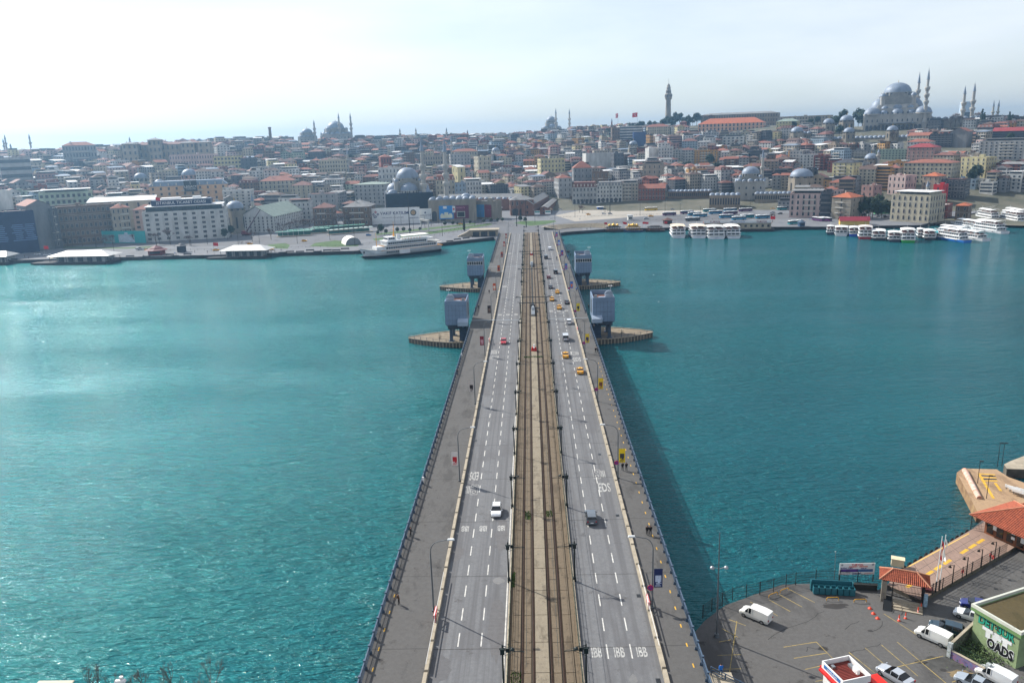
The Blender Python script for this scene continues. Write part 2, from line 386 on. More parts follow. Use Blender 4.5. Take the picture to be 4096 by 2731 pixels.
# low mesh fence beside the tram bed
FENCE = mat('tram fence green', (46, 62, 52), .6, .1, var=.2, scale=2)
def tramfence(x, label):
    t = thing('tram_fence', label, 'fence', (x, 0, DZ + .35), 0, 'fences beside the tram tracks')
    p = MB()
    for z in (.1, .5, .9): p.box((0, 0, z), (.04, 2.96, .04))
    for k in range(13): p.box((0, -1.44 + k * .24, .05), (.025, .025, .88))
    p.box((0, -1.5, 0), (.08, .08, 1.05)); pm = p.mesh('fence_panel', FENCE); y = Y0 + 1
    while y < Y1 - 12: ob('fence_panel', pm, t, (0, y + 1.5, 0)); y += 3
tramfence(-3.0, 'green mesh fence on the left side of the tram bed'); tramfence(5.85, 'green mesh fence on the right side of the tram bed')
# weeds between the tracks
def weeds(x, y, a, b, lab):
    random.seed(int(y * 7 + x * 3)); m = MB(); n = int(160 * min(4, a * b / 3) + 30)
    for i in range(n):
        px, py = x + random.uniform(-a, a) / 2, y + random.uniform(-b, b) / 2; h = random.uniform(.08, .26); w = random.uniform(.05, .14); t = random.uniform(0, pi)
        m.add([(px - w * cos(t), py - w * sin(t), DZ + .05), (px + w * cos(t), py + w * sin(t), DZ + .05), (px + .12 * sin(t), py, DZ + .12 + h)], [(0, 1, 2)])
    tag(m.build('weeds', GRASS), lab, 'weeds', 'weeds on the tram bed', 'stuff')
weeds(-.6, 124.5, .9, 3.2, 'green weeds between the rails of the left track'); weeds(3., 124.8, 1., 2.2, 'green weeds between the rails of the right track')
weeds(4.5, 79, 1.6, 4, 'green weeds by the right tram fence at the near end'); weeds(-2, 81, 1.2, 4.5, 'green weeds by the left tram fence at the near end')
weeds(.9, 226, 5.6, 1.6, 'thin green weeds across the tram bed before the red barrier'); weeds(-2.7, 104, .5, 4, 'thin weeds along the left tram fence')
# ------------------------------------------------------------------ pier platforms and control towers
SAND = mat('sandy concrete paving', (128, 116, 97), .9, var=.25, scale=.6)
PIERW = mat('stained pier wall', (98, 92, 82), .9, var=.35, scale=.6, bump=.3, bscale=2)
PANEL = mat('blue grey cladding', (118, 138, 162), .42, .15, var=.12, scale=.25)
PANELJ = mat('cladding joints', (52, 60, 72), .7, var=.1)
ROOFBR = mat('brown roof felt', (98, 62, 52), .9, var=.2, scale=.8)
def platform(side, yc, label):
    t = thing('pier_platform', label, 'pier platform', (0, yc, 0), 0, 'pier platforms beside the lifting span')
    hw = 9.6; tip = 44.0; base = 20.0; N = 10; top = []
    def half(s):
        return [(side * (base + (tip - base) * k / N), s * hw * (1 - (k / N) ** 2.2 * .93)) for k in range(N + 1)]
    outline = half(-1) + half(1)[::-1]
    MB().prism(outline, -2, 1.75).build('pier_wall', PIERW, t)
    inset = [(p[0] * 1. - side * .35 * (k in (N, N + 1)), p[1] * .94) for k, p in enumerate(outline)]
    m = MB(); m.add([(p[0], p[1], 1.754) for p in (inset if side < 0 else inset)], [tuple(range(len(inset)))]); m.build('paving', SAND, t)
    rib = MB().box((0, 0, -1), (.35, .3, 2.9)).mesh('fender', CONC); cap = MB()
    for a, b in zip(outline, outline[1:] + outline[:1]):
        if a[0] == b[0]: continue
        for k in range(2):
            f = k / 2; x, y = a[0] + (b[0] - a[0]) * f, a[1] + (b[1] - a[1]) * f; ob('fender', rib, t, (x, y * 1.01, 0))
        d = Vector((b[0] - a[0], b[1] - a[1], 0)); cap.box(((a[0] + b[0]) / 2, (a[1] + b[1]) / 2, 1.7), (d.length + .1, .5, .25), 0, atan2(d.y, d.x))
    cap.build('coping', CONC, t)
    post = MB().box((0, 0, 0), (.12, .12, 1.15)).mesh('post', RAILB); rl = MB()
    for a, b in zip(outline, outline[1:] + outline[:1]):
        if a[0] == b[0]: continue
        ob('post', post, t, (a[0], a[1], 1.9))
        for z in (2.4, 2.95): rl.cyl((a[0], a[1], z), (b[0], b[1], z), .045, None, 5)
    rl.build('guard_rail', RAILB, t)
    bol = MB().cyl((0, 0, 0), (0, 0, .55), .32, .3, 10).cyl((0, 0, .5), (0, 0, .62), .42, .38, 10).mesh('bollard', CONC)
    for k in range(3): ob('bollard', bol, t, (side * (33.2 - .25 * k), 2.4 - 2.2 * k, 1.75))
def tower(side, y0, window, label):
    x0, x1, dep = 22.0, 29.5, 12.0; t = thing('control_tower', label, 'tower', (0, y0, 0), 0, 'control towers of the lifting span')
    xc, w = side * (x0 + x1) / 2, x1 - x0; zb, zt = 8.0, 16.4
    core = MB(); core.box((xc, dep / 2, zb), (w - .16, dep - .16, zt - zb - 1.2)); core.box((xc + side * .6, dep / 2, zb - 1.6), (w - 2.6, dep - .4, 1.6)); core.build('core', PANELJ, t)
    ch = MB(); ch.add([(xc - w / 2 + .1, .1, zb), (xc + w / 2 - .1, .1, zb), (xc + w / 2 - .1, dep - .1, zb), (xc - w / 2 + .1, dep - .1, zb), (xc - w / 2 + 1.6, .8, zb - 1.5), (xc + w / 2 - 1.6, .8, zb - 1.5), (xc + w / 2 - 1.6, dep - .8, zb - 1.5), (xc - w / 2 + 1.6, dep - .8, zb - 1.5)], [(0, 4, 5, 1), (1, 5, 6, 2), (2, 6, 7, 3), (3, 7, 4, 0)]); ch.build('underside', PANEL, t)
    # cladding panels, each a plate of its own with open joints
    nx, ny, nz = 6, 9, 5; pw, pd, ph = w / nx, dep / ny, (zt - zb) / nz
    mf = MB().box((0, 0, 0), (pw - .07, .1, ph - .07)).mesh('panel', PANEL); ms = MB().box((0, 0, 0), (.1, pd - .07, ph - .07)).mesh('panel', PANEL)
    for k in range(nz):
        z = zb + k * ph + .035
        for i in range(nx):
            if window and k == 3: continue
            ob('panel', mf, t, (xc - w / 2 + (i + .5) * pw, -.02, z)); ob('panel', mf, t, (xc - w / 2 + (i + .5) * pw, dep + .02, z))
        for j in range(ny):
            if j in (4, 5, 6) and k in (1, 2, 3): continue
            ob('panel', ms, t, (xc - w / 2 - .02, (j + .5) * pd, z)); ob('panel', ms, t, (xc + w / 2 + .02, (j + .5) * pd, z))
    if window:
        z = zb + 3 * ph
        for i in range(7):
            ww = w / 7; f = MB()
            f.box((0, 0, 0), (ww - .04, .12, .12)).box((0, 0, ph - .14), (ww - .04, .12, .12)).box((-ww / 2 + .06, 0, .12), (.08, .12, ph - .26)).box((ww / 2 - .06, 0, .12), (.08, .12, ph - .26))
            wi = f.build('window', WHITE, t, (xc - w / 2 + (i + .5) * ww, -.02, z)); MB().box((0, .04, .1), (ww - .15, .05, ph - .22)).build('pane', GLASS, wi)
    for sx in (-1, 1):
        MB().box((xc + sx * (w / 2 + .0), 5.5 * pd + .02, zb + ph), (.08, 3 * pd, 3 * ph)).build('dark_opening', DARK, t)
    # roof well with rim
    MB().box((xc, dep / 2, zt - 1.15), (w - .5, dep - .5, .1)).build('roof_floor', ROOFBR, t)
    rim = MB()
    for a, b in (((xc, .12, zt - 1.2), (w, .28, 1.3)), ((xc, dep - .12, zt - 1.2), (w, .28, 1.7)), ((xc - w / 2 + .14, dep / 2, zt - 1.2), (.28, dep - .5, 1.3)), ((xc + w / 2 - .14, dep / 2, zt - 1.2), (.28, dep - .5, 1.3))): rim.box(a, b)
    rim.build('parapet', PANEL, t)
    # half wheel housing
    hx = xc + side * 1.9; hw_ = MB(); N = 14
    for yy, d in ((0, 1.6),):
        ring = [(hx + 1.5 * cos(pi * i / N), 1.5 * sin(pi * i / N)) for i in range(N + 1)]
        vs = [(p[0], 1.6, zt + .6 + p[1]) for p in ring] + [(p[0], 2.2, zt + .6 + p[1]) for p in ring]; n = N + 1
        hw_.add(vs, [(i, i + 1, n + i + 1, n + i) for i in range(N)] + [tuple(range(n))[::-1], tuple(range(n, 2 * n))])
    hw_.box((hx, 1.9, zt - 1.1), (2.6, 2.2, 1.9)); hw_.box((hx - side * 2.4, 1.5, zt - .4), (2.4, 1.2, .45)); hw_.build('wheel_housing', mat('housing paint', (150, 160, 174), .4, .2, var=.1), t)
    MB().box((xc - side * 2.6, 2.6, zt - 1.05), (.9, .7, 1.5)).build('roof_cabinet', STEEL, t)
    ant = MB().cyl((xc + side * 3.4, dep - .5, zt), (xc + side * 3.4, dep - .5, zt + 2.6), .05, .03, 5); ant.cyl((xc + side * 3.4 - .5, dep - .5, zt + 1.9), (xc + side * 3.4 + .5, dep - .5, zt + 1.9), .04, None, 5)
    ant.dome((xc + side * 3.4 + .45, dep - .5, zt + 1.9), .32, .3, 8, 3); ant.dome((xc + side * 3.4 - .45, dep - .5, zt + 1.9), .3, .28, 8, 3); ant.build('antenna', WHITE, t)
    # legs
    for lx, ly in ((x1 - 1.7, 1.6), (x1 - 1.7, dep - 1.6)):
        MB().box((side * lx, ly, 1.75), (1.1, 1.1, zb - 3.2), 0, 0, .95).box((side * lx, ly, 1.75), (1.9, 1.7, .3)).build('leg', mat('leg paint', (74, 88, 106), .45, .2, var=.12), t)
    MB().box((side * 23.6, dep / 2 + .5, 1.75), (2.6, dep - 2, zb - 1.8)).build('stair_shaft', mat('shaft paint', (58, 74, 96), .5, .2, var=.12), t)
    cn_ = MB(); X = side * 23.3
    cn_.add([(X - 1.8, -2.2, 8.0), (X + 1.8, -2.2, 8.0), (X + 1.8, .2, 8.0), (X - 1.8, .2, 8.0), (X - 1.8, -2.2, 9.4), (X + 1.8, -2.2, 9.4), (X + 1.8, .1, 10.3), (X - 1.8, .1, 10.3)], [(3, 2, 1, 0), (0, 1, 5, 4), (1, 2, 6, 5), (3, 0, 4, 7), (4, 5, 6, 7)])
    if not window: cn_.build('entrance_canopy', mat('pale cladding', (160, 174, 190), .4, .2, var=.1), t)
platform(-1, 279.5, 'pointed concrete pier platform in the water beside the near left control tower')
platform(1, 279.5, 'pointed concrete pier platform in the water beside the near right control tower')
platform(-1, 383.5, 'pointed concrete pier platform in the water beside the far left control tower')
platform(1, 383.5, 'pointed concrete pier platform in the water beside the far right control tower')
tower(-1, 271, False, 'grey clad control tower with blank walls, near left of the bridge'); tower(1, 271, False, 'grey clad control tower with blank walls, near right of the bridge')
tower(-1, 375, True, 'grey clad control tower with a window band, far left of the bridge'); tower(1, 375, True, 'grey clad control tower with a window band, far right of the bridge')

# ------------------------------------------------------------------ street lamps with banners
LAMPP = mat('lamp pole paint', (96, 102, 107), .5, .3, var=.1)
ORD = ['nearest', 'second', 'third', 'fourth', 'fifth', 'sixth', 'seventh', 'eighth', 'ninth', 'tenth', 'eleventh', 'twelfth']
def lamp_meshes(s):
    pole = MB().cyl((0, 0, 0), (0, 0, 8.9), .13, .08, 8).box((0, 0, 0), (.45, .45, .35)); pts = [(0, 0, 8.9)]
    for k in range(1, 9):
        a = pi / 2 * k / 8; pts.append((s * 1.3 * (1 - cos(a)), 0, 8.9 + 1.7 * sin(a)))
    pts.append((s * 2.5, 0, 10.85)); pole.tube(pts, .06, 6)
    head = MB().box((s * 2.85, 0, 10.78), (1.0, .36, .18), 0, 0, .8)
    return pole.mesh('pole', LAMPP), head.mesh('lamp_head', mat('lamp head', (205, 208, 208), .35, .1)), MB().box((s * 2.85, 0, 10.74), (.7, .26, .045)).mesh('lens', WHITE)
def street_lamp(x, y, s, ms, label, grp):
    t = thing('street_lamp', label, 'street lamp', (x, y, DZ), 0, grp)
    for n, m in zip(('pole', 'lamp_head', 'lens'), ms): ob(n, m, t)
    return t
LM, RM = lamp_meshes(1), lamp_meshes(-1)
LY = [96.3, 139, 184, 229, 274, 318, 366, 411, 453.5, 493, 530]
BANL = [None, ((214, 206, 200), (190, 30, 40), 'white and red'), ((196, 186, 180), (40, 30, 34), 'white and black'), ((128, 24, 44), (200, 150, 160), 'crimson'), ((46, 30, 30), (120, 100, 90), 'dark brown'), ((198, 82, 40), (240, 220, 200), 'orange'), ((190, 96, 40), (120, 40, 60), 'orange and purple'), ((180, 84, 56), (90, 40, 50), 'rust orange'), ((176, 66, 52), (230, 200, 180), 'red orange'), ((170, 60, 50), (240, 220, 200), 'red'), None]
BANR = [((26, 38, 84), (190, 200, 220), 'navy blue'), ((232, 196, 20), (60, 60, 60), 'bright yellow with grey picture'), ((226, 186, 30), (120, 70, 40), 'yellow with brown figure'), ((222, 190, 40), (60, 50, 90), 'yellow with purple figure'), ((214, 190, 40), (40, 40, 50), 'yellow and black'), ((60, 110, 190), (220, 120, 60), 'blue and orange'), ((70, 120, 180), (160, 90, 150), 'light blue and mauve'), ((52, 70, 170), (200, 80, 60), 'violet blue'), ((60, 110, 200), (230, 230, 240), 'blue and white'), ((54, 100, 190), (220, 90, 80), 'blue and red'), None]
SIGNV = mat('no parking sign violet', (110, 40, 130), .5); SIGNR = mat('no parking sign red', (176, 30, 70), .5)
def banner(x, y, bn, label, grp, s):
    b, c, _ = bn; t = thing('banner', label, 'banner', (x, y, DZ), 0, grp); k = 'banner %d %d %d' % b
    MB().box((s * .75, 0, 3.3), (1.15, .07, 2.7)).build('banner_cloth', mat(k, b, .6, var=.06, scale=1), t)
    g = MB(); random.seed(int(y)); g.box((s * .75, -.042, 4.1), (.8, .012, .95)); g.box((s * .72 + .12, -.044, 3.9), (.3, .012, 1.1))
    for q in range(3): g.box((s * .75 + random.uniform(-.1, .1), -.042, 3.45 + q * .2), (random.uniform(.4, .85), .012, .1))
    g.build('print', mat('print %d %d %d' % c, c, .6, var=.25, scale=4), t)
    MB().cyl((0, 0, 6.05), (s * 1.4, 0, 6.05), .035, None, 5).cyl((0, 0, 3.25), (s * 1.4, 0, 3.25), .035, None, 5).build('bracket', LAMPP, t)
for i, y in enumerate(LY):
    street_lamp(-13.45, y, 1, LM, 'curved grey street lamp on the left kerb, %s from the near end' % ORD[i], 'street lamps on the left kerb')
    street_lamp(16.3, y, -1, RM, 'curved grey street lamp on the right kerb, %s from the near end' % ORD[i], 'street lamps on the right kerb')
    if BANL[i]: banner(-13.45, y, BANL[i], '%s banner hung on the %s lamp of the left walkway' % (BANL[i][2], ORD[i]), 'banners along the left walkway', -1)
    if BANR[i]:
        banner(16.3, y, BANR[i], '%s banner hung on the %s lamp of the right walkway' % (BANR[i][2], ORD[i]), 'banners along the right walkway', 1)
        st = thing('no_parking_sign', 'round violet no-parking sign on the %s right lamp pole' % ORD[i], 'road sign', (16.3, y, DZ), 0, 'no-parking signs on the right lamps')
        MB().cyl((-.3, -.16, 3.3), (-.3, -.2, 3.3), .42, None, 16).build('sign_rim', SIGNR, st); MB().cyl((-.3, -.21, 3.3), (-.3, -.23, 3.3), .31, None, 16).build('sign_face', SIGNV, st)
        MB().box((-.3, -.25, 3.26), (.06, .02, .6), 0).cyl((-.5, -.25, 3.1), (-.1, -.25, 3.5), .03, None, 4).build('sign_bar', SIGNR, st)
# extra lamp banner further left (blue number plate, white box on the railing)
for x, y, l in ((XL + .3, 137.5, 'small white box fixed to the left railing'), (XL + .3, 226, 'small white box fixed to the far left railing')):
    tag(MB().box((x, y, DZ + 1.0), (.35, .3, .75), 0, 0, .92).box((x, y, DZ + .7), (.1, .1, .3)).build('control_box', WHITE), l, 'box', 'white boxes on the left railing')

# ------------------------------------------------------------------ tram masts
MASTC = mat('tram mast black green', (30, 40, 40), .5, .3, var=.12)
def tram_mast(x, y, s, label, lampy):
    t = thing('tram_mast', label, 'mast', (x, y, DZ), 0, 'tram wire masts')
    MB().cyl((0, 0, 0), (0, 0, 6.4), .13, .09, 8).box((0, 0, 0), (.4, .4, .7)).cyl((0, 0, 6.4), (0, 0, 6.9), .03, .02, 5).build('pole', MASTC, t)
    a = MB().cyl((0, 0, 5.7), (s * 2.5, 0, 5.5), .05, None, 6).cyl((0, 0, 6.3), (s * 2.4, 0, 5.6), .02, None, 4).cyl((0, 0, 4.9), (s * 1.4, 0, 5.55), .03, None, 4)
    for k in range(3): a.cyl((s * (.45 + k * .14), 0, 5.45), (s * (.45 + k * .14), 0, 5.95), .08, None, 6)
    a.build('wire_arm', MASTC, t)
    b = MB().box((0, -.25, 5.4), (.5, .35, .7)).cyl((-.35, 0, 5.9), (.35, 0, 5.9), .12, None, 6); b.build('insulator_box', MASTC, t)
    if lampy: MB().cyl((0, 0, 6.2), (s * 1.1, -.4, 6.35), .03, None, 5).dome((s * 1.15, -.4, 6.05), .26, .26, 10, 4).build('floodlight', MASTC, t)
k = 0; y = 79.6; MASTY = []
while y < 262: MASTY.append(y); y += 23.95
y = 412
while y < 540: MASTY.append(y); y += 24
MASTY += [322, 345, 368, 391]; MASTY.sort()
ORD2 = ORD + ['thirteenth', 'fourteenth', 'fifteenth', 'sixteenth', 'seventeenth', 'eighteenth']
for i, y in enumerate(MASTY):
    tram_mast(-3.35, y, 1, 'black tram wire mast left of the tracks, %s from the near end' % ORD2[i], i % 2 == 0)
    tram_mast(6.2, y, -1, 'black tram wire mast right of the tracks, %s from the near end' % ORD2[i], i % 2 == 0)
wires = [(x, 5.45) for x in (-.6, 3.0)]
for i, (x, h) in enumerate(wires):
    w = MB(); ys = [Y0] + MASTY + [Y1 + 30]
    for a, b in zip(ys[:-1], ys[1:]):
        w.cyl((x, a, DZ + h), (x, b, DZ + h), .022, None, 4)
        for q in range(4): w.cyl((x, a + (b - a) * q / 4, DZ + h + .9 - .55 * sin(pi * q / 4)), (x, a + (b - a) * (q + 1) / 4, DZ + h + .9 - .55 * sin(pi * (q + 1) / 4)), .018, None, 3)
    tag(w.build('overhead_wire', MASTC), 'thin overhead wire above the %s tram track' % ('left', 'right')[i], 'wire', 'tram overhead wires')
def gantry(y, label, over=1.6):
    t = thing('wire_gantry', label, 'gantry', (1.4, y, DZ), 0, 'tram wire gantries at the lifting span')
    for s in (-1, 1): MB().box((s * 4.75, 0, 0), (.26, .26, 6.2)).box((s * 4.75, 0, 0), (.6, .5, .5)).build('post', MASTC, t)
    MB().box((0, 0, 6.0), (9.5 + 2 * over, .22, .22)).build('beam', MASTC, t)
    b = MB()
    for s in (-1, 1):
        for k in range(3): b.cyl((s * (4.9 + over * .4 + k * .3), 0, 6.22), (s * (4.9 + over * .4 + k * .3), 0, 6.6), .07, None, 6)
        b.cyl((s * 4.75, 0, 4.8), (s * 3.6, 0, 6.), .05, None, 4)
    b.build('insulator', MASTC, t)
gantry(276.5, 'dark tram wire gantry over the near joint of the lifting span', .3); gantry(287, 'dark tram wire gantry just beyond the near joint with long arms', 1.8)
gantry(400, 'dark tram wire gantry over the far joint of the lifting span', .3); gantry(409, 'dark tram wire gantry beyond the far joint with long arms', 1.8)
gantry(352, 'dark tram wire gantry in the middle of the lifting span', 1.8)
# lift machinery on the tram centre line
t = thing('span_lock', 'grey pointed span lock machine on the tram centre line', 'machine', (1.2, 288, DZ))
MB().box((0, 0, 0), (1.3, 13, .9)).box((0, 3, .9), (.9, 5, .8), 0, 0, .8).build('machine_base', STEEL, t)
MB().add([(-.8, 7, 0), (.8, 7, 0), (0, 11, 0), (-.8, 7, 1.6), (.8, 7, 1.6), (0, 11, 2.4)], [(0, 1, 4, 3), (1, 2, 5, 4), (2, 0, 3, 5), (3, 4, 5)]).build('nose', DARK, t)
t = thing('span_lock', 'grey span lock machine on the far side of the lifting span', 'machine', (1.2, 404, DZ))
MB().box((0, 0, 0), (1.3, 11, .9)).box((0, -2, .9), (.9, 4, .9), 0, 0, .7).build('machine_base', STEEL, t)
MB().box((0, -7, 0), (.8, 3, 1.8), 0, 0, .5).build('nose', STEEL, t)
for y, l in ((233, 'red and white barrier block on the near tram centre strip'), (437, 'red barrier block on the far tram centre strip')):
    t = thing('lift_barrier', l, 'barrier', (1.2, y, DZ), 0, 'barriers of the lifting span')
    MB().box((0, 0, .15), (1.7, .9, 1.15), 0, 0, .75).build('housing', RED, t); MB().box((0, -.3, 1.25), (.3, 2.2, .25)).box((0, 0, 1.2), (.5, .5, .9)).build('barrier_arm', WHITE, t)
    MB().box((0, 7.5, .0), (1.5, 12, .3)).build('plinth', TRAMC, t)
# red and white crowd barriers leaning on the kerbs
def safety_fence(x, y0, y1, n, label):
    t = thing('safety_fence', label, 'barrier', (x, (y0 + y1) / 2, DZ + .6), 0, 'red and white safety fences on the kerbs'); ln = (y1 - y0) / n
    for k in range(n):
        y = y0 + (k + .5) * ln - (y0 + y1) / 2; m = MB()
        m.box((0, 0, .1), (.06, ln - .15, .1)).box((0, 0, .95), (.06, ln - .15, .1)); m.box((0, -ln / 2 + .1, 0), (.08, .08, 1.1)).box((0, ln / 2 - .1, 0), (.08, .08, 1.1))
        m.cyl((0, -ln / 2 + .1, .15), (0, ln / 2 - .1, .95), .045, None, 5); m.build('fence_section', RED if k % 2 == 0 else WHITE, t).rotation_euler = (0, random.uniform(-.12, .12), random.uniform(-.02, .02))
    MB().box((0, 0, .5), (.03, y1 - y0, .16)).build('rail', WHITE, t)
safety_fence(-12.9, 83.5, 104.5, 9, 'long red and white safety fence on the left kerb'); safety_fence(15.7, 86.5, 106, 9, 'long red and white safety fence on the right kerb')
safety_fence(-12.9, 237, 250, 5, 'short red and white safety fence on the far left kerb'); safety_fence(15.7, 250, 262, 5, 'short safety fence on the far right kerb')
# yellow marks by the right rail
for s, xx in ((1, 19.4), (-1, -19.5)):
    ym = MB().box((0, 0, 0), (.16, .75, .012)).mesh('yellow_mark', YELLOW)
    for k in range(34 if s > 0 else 5):
        ob('yellow_mark', ym, bridge, (xx, 84 + k * 4.05, DZ + .152))
# ------------------------------------------------------------------ far shore and hill
def lerp_table(tab, x):
    if x <= tab[0][0]: return tab[0][1]
    for (a, u), (b, v) in zip(tab[:-1], tab[1:]):
        if x <= b: return u + (v - u) * (x - a) / (b - a)
    return tab[-1][1]
# photo column -> pixel row of the ground along the ridge, distance of the ridge, distance where the slope starts
RIDGE_PY = [(-900, 655), (0, 632), (300, 622), (500, 600), (800, 585), (1000, 575), (1300, 572), (1700, 562), (2050, 555), (2300, 530), (2500, 520), (2670, 497), (2900, 503), (3200, 496), (3450, 506), (3700, 506), (3900, 505), (4100, 500), (5000, 480)]
RIDGE_D = [(-900, 1500), (0, 1450), (600, 1380), (1300, 1430), (2000, 1480), (2400, 1560), (2700, 1440), (3000, 1300), (3400, 1200), (3600, 1185), (4100, 1150), (5000, 1150)]
FOOT_D = [(-900, 690), (0, 690), (900, 700), (1500, 800), (2100, 800), (2500, 770), (3000, 770), (3500, 740), (4100, 780), (5000, 800)]
def column_of(x, y):
    "photo column of a far ground direction (taken at eye level)"
    d = Vector((x, y, CAM.z)) - CAM; k = d.dot(CF); return IMG_W / 2 + FOC * d.dot(CR) / max(k, 1)
_zr = {}
def ridge_z(c):
    k = round(c / 10)
    if k not in _zr: _zr[k] = atD(c, lerp_table(RIDGE_PY, c), lerp_table(RIDGE_D, c)).z
    return _zr[k]
def ground(x, y):
    D = sqrt((x - CAM.x) ** 2 + y * y); c = max(-900, min(5000, column_of(x, y)))
    Dr, Df = lerp_table(RIDGE_D, c), lerp_table(FOOT_D, c); zr = ridge_z(c)
    if D <= Df: return 2.4
    t = (D - Df) / (Dr - Df)
    if t <= 1: return 2.4 + (zr - 2.4) * (t ** .95)
    return max(-8, zr - (D - Dr) * .05)
def onground(px, D):
    "ground point in photo column px (at the horizon) and horizontal distance D"
    d = ray(px, 560); k = D / sqrt(d.x ** 2 + d.y ** 2); x, y = CAM.x + d.x * k, d.y * k
    # refine so that the point on the ground lands in the column
    z = ground(x, y)
    for _ in range(3):
        q = pix((x, y, z)); d = ray(px + (px - q[0]) * 1.0 if False else px, q[1]); k = D / sqrt(d.x ** 2 + d.y ** 2); x, y = CAM.x + d.x * k, d.y * k; z = ground(x, y)
    return Vector((x, y, z))
EARTH = mat('hill earth', (96, 92, 80), .95, var=.3, scale=.05, dark=(62, 66, 52))
def terrain():
    m = MB(); na, nd = 90, 60; vs = []
    for i in range(na + 1):
        a = radians(-42 + 84 * i / na)
        for j in range(nd + 1):
            D = 660 + (2600 - 660) * (j / nd) ** 1.4
            x, y = CAM.x + D * sin(a + YAW), D * cos(a + YAW)
            z = ground(x, y) - .35 - (.4 if ground(x, y) < 2.5 else 0); vs.append((x, y, z))
    fs = [(i * (nd + 1) + j, (i + 1) * (nd + 1) + j, (i + 1) * (nd + 1) + j + 1, i * (nd + 1) + j + 1) for i in range(na) for j in range(nd)]
    m.add(vs, fs, 0, True); struct(m.build('hill', EARTH))
terrain()
# quay: flat made ground between the water and the hill
PAVE = asphalt('quay paving', (110, 112, 116), (96, 97, 100), (78, 79, 82), .06)
QWALL = mat('dark quay wall', (52, 54, 56), .9, var=.3, scale=.3)
SHORE = [(-620, 521), (-353, 520.5), (-277.7, 520.7), (-211.8, 519.5), (-173.9, 520.5), (-115.3, 521), (-62, 550.4), (-25.2, 578), (-21, 548), (21.2, 548), (21.4, 590), (27, 596.5), (59, 609), (105, 607), (158, 598), (216, 585), (281, 579.5), (314, 617), (382, 671), (426, 701), (640, 850)]
back = [(x * 1.36, y * 1.36 + 40) for x, y in SHORE]
poly = SHORE + [(760, 1000), (-760, 1000)]
struct(MB().prism([(x, y) for x, y in SHORE] + [(700, 1000), (-760, 1000)], -3, 2.0, 1, 0).build('quay', [PAVE, QWALL]))
struct_road = asphalt('shore road asphalt', (98, 99, 102), (90, 90, 92), (78, 78, 79), .08)
def sheet(name, pts, m, z, lab=None):
    p = [at(a, b, z) for a, b in pts]; mb = MB(); n = len(p)
    area = sum(p[i].x * p[(i + 1) % n].y - p[(i + 1) % n].x * p[i].y for i in range(n))
    if area < 0: p = p[::-1]
    mb.add(p, [tuple(range(n))]); return struct(mb.build(name, m))
LAWN = mat('park lawn', (64, 92, 42), .95, var=.3, scale=.25, bump=.4, bscale=2)
# roads and lawns by their corners on the ground
sheet('road', [(0, 975), (600, 985), (1000, 985), (1330, 975), (1560, 945), (1750, 925), (2000, 905), (2060, 880), (1900, 885), (1700, 905), (1400, 930), (1150, 940), (900, 955), (600, 962), (0, 958)], struct_road, 2.012)
sheet('road', [(2120, 905), (2300, 888), (2560, 868), (2900, 858), (3300, 850), (3800, 806), (4096, 780), (4096, 796), (3800, 825), (3300, 872), (2900, 880), (2560, 890), (2330, 910), (2160, 925)], struct_road, 2.012)
sheet('road', [(1990, 905), (2060, 880), (2110, 880), (2170, 905), (2330, 912), (2330, 922), (2180, 935), (1960, 935)], struct_road, 2.016)
sheet('lawn', [(1240, 985), (1260, 972), (1340, 962), (1400, 967), (1440, 975), (1430, 985), (1330, 988)], LAWN, 2.02)
sheet('lawn', [(1060, 992), (1075, 978), (1140, 972), (1160, 980), (1150, 995)], LAWN, 2.02)
sheet('lawn', [(1490, 955), (1700, 930), (1850, 908), (1960, 893), (1970, 899), (1850, 918), (1700, 940), (1500, 963)], LAWN, 2.02)
sheet('lawn', [(1500, 935), (1700, 913), (1900, 892), (1905, 897), (1700, 920), (1505, 941)], LAWN, 2.024)
sheet('lawn', [(2055, 893), (2080, 885), (2220, 882), (2225, 887), (2180, 898), (2120, 903)], LAWN, 2.024)
sheet('lawn', [(180, 986), (500, 990), (620, 985), (620, 990), (500, 995), (180, 991)], LAWN, 2.02)
sheet('lawn', [(3680, 815), (3720, 802), (3880, 800), (3900, 812), (3800, 822)], LAWN, 2.02)
sheet('plaza', [(2220, 862), (2420, 822), (2840, 812), (2850, 850), (2560, 866), (2300, 886)], asphalt('plaza paving', (158, 152, 142), (146, 141, 132), (124, 120, 114), .05), 2.008)
# ------------------------------------------------------------------ city: materials
WALLC = {'white': (206, 206, 202), 'cream': (188, 180, 158), 'beige': (164, 154, 138), 'grey': (142, 143, 144), 'pale grey': (172, 173, 172), 'dark grey': (88, 90, 94),
         'brown': (118, 98, 82), 'pink': (172, 136, 128), 'brick red': (136, 76, 62), 'ochre': (190, 146, 84), 'pale blue': (150, 168, 182), 'pale yellow': (206, 196, 150), 'tan': (146, 132, 114), 'pale green': (160, 176, 158), 'navy': (34, 48, 84), 'stone': (150, 142, 128), 'orange': (188, 110, 66), 'teal': (70, 140, 140), 'light pink': (200, 176, 170)}
WALLM = {k: mat('wall ' + k, tuple(c * .92 for c in v), .85, var=.22, scale=.22, stretch=(1, 1, .3)) for k, v in WALLC.items()}
ROOFC = {'terracotta': (136, 84, 68), 'faded red': (112, 74, 66), 'brown': (88, 70, 62), 'grey': (122, 122, 122), 'white': (214, 214, 212), 'dark': (58, 60, 66), 'green grey': (128, 142, 132), 'orange': (166, 92, 60), 'crimson': (136, 52, 54), 'blue grey': (112, 126, 142), 'lead': (110, 122, 138)}
ROOFM = {k: mat('roof ' + k, v, .8 if k not in ('white', 'lead', 'blue grey') else .5, var=.2, scale=.3) for k, v in ROOFC.items()}
TRIM = mat('facade trim', (188, 184, 174), .8, var=.1)
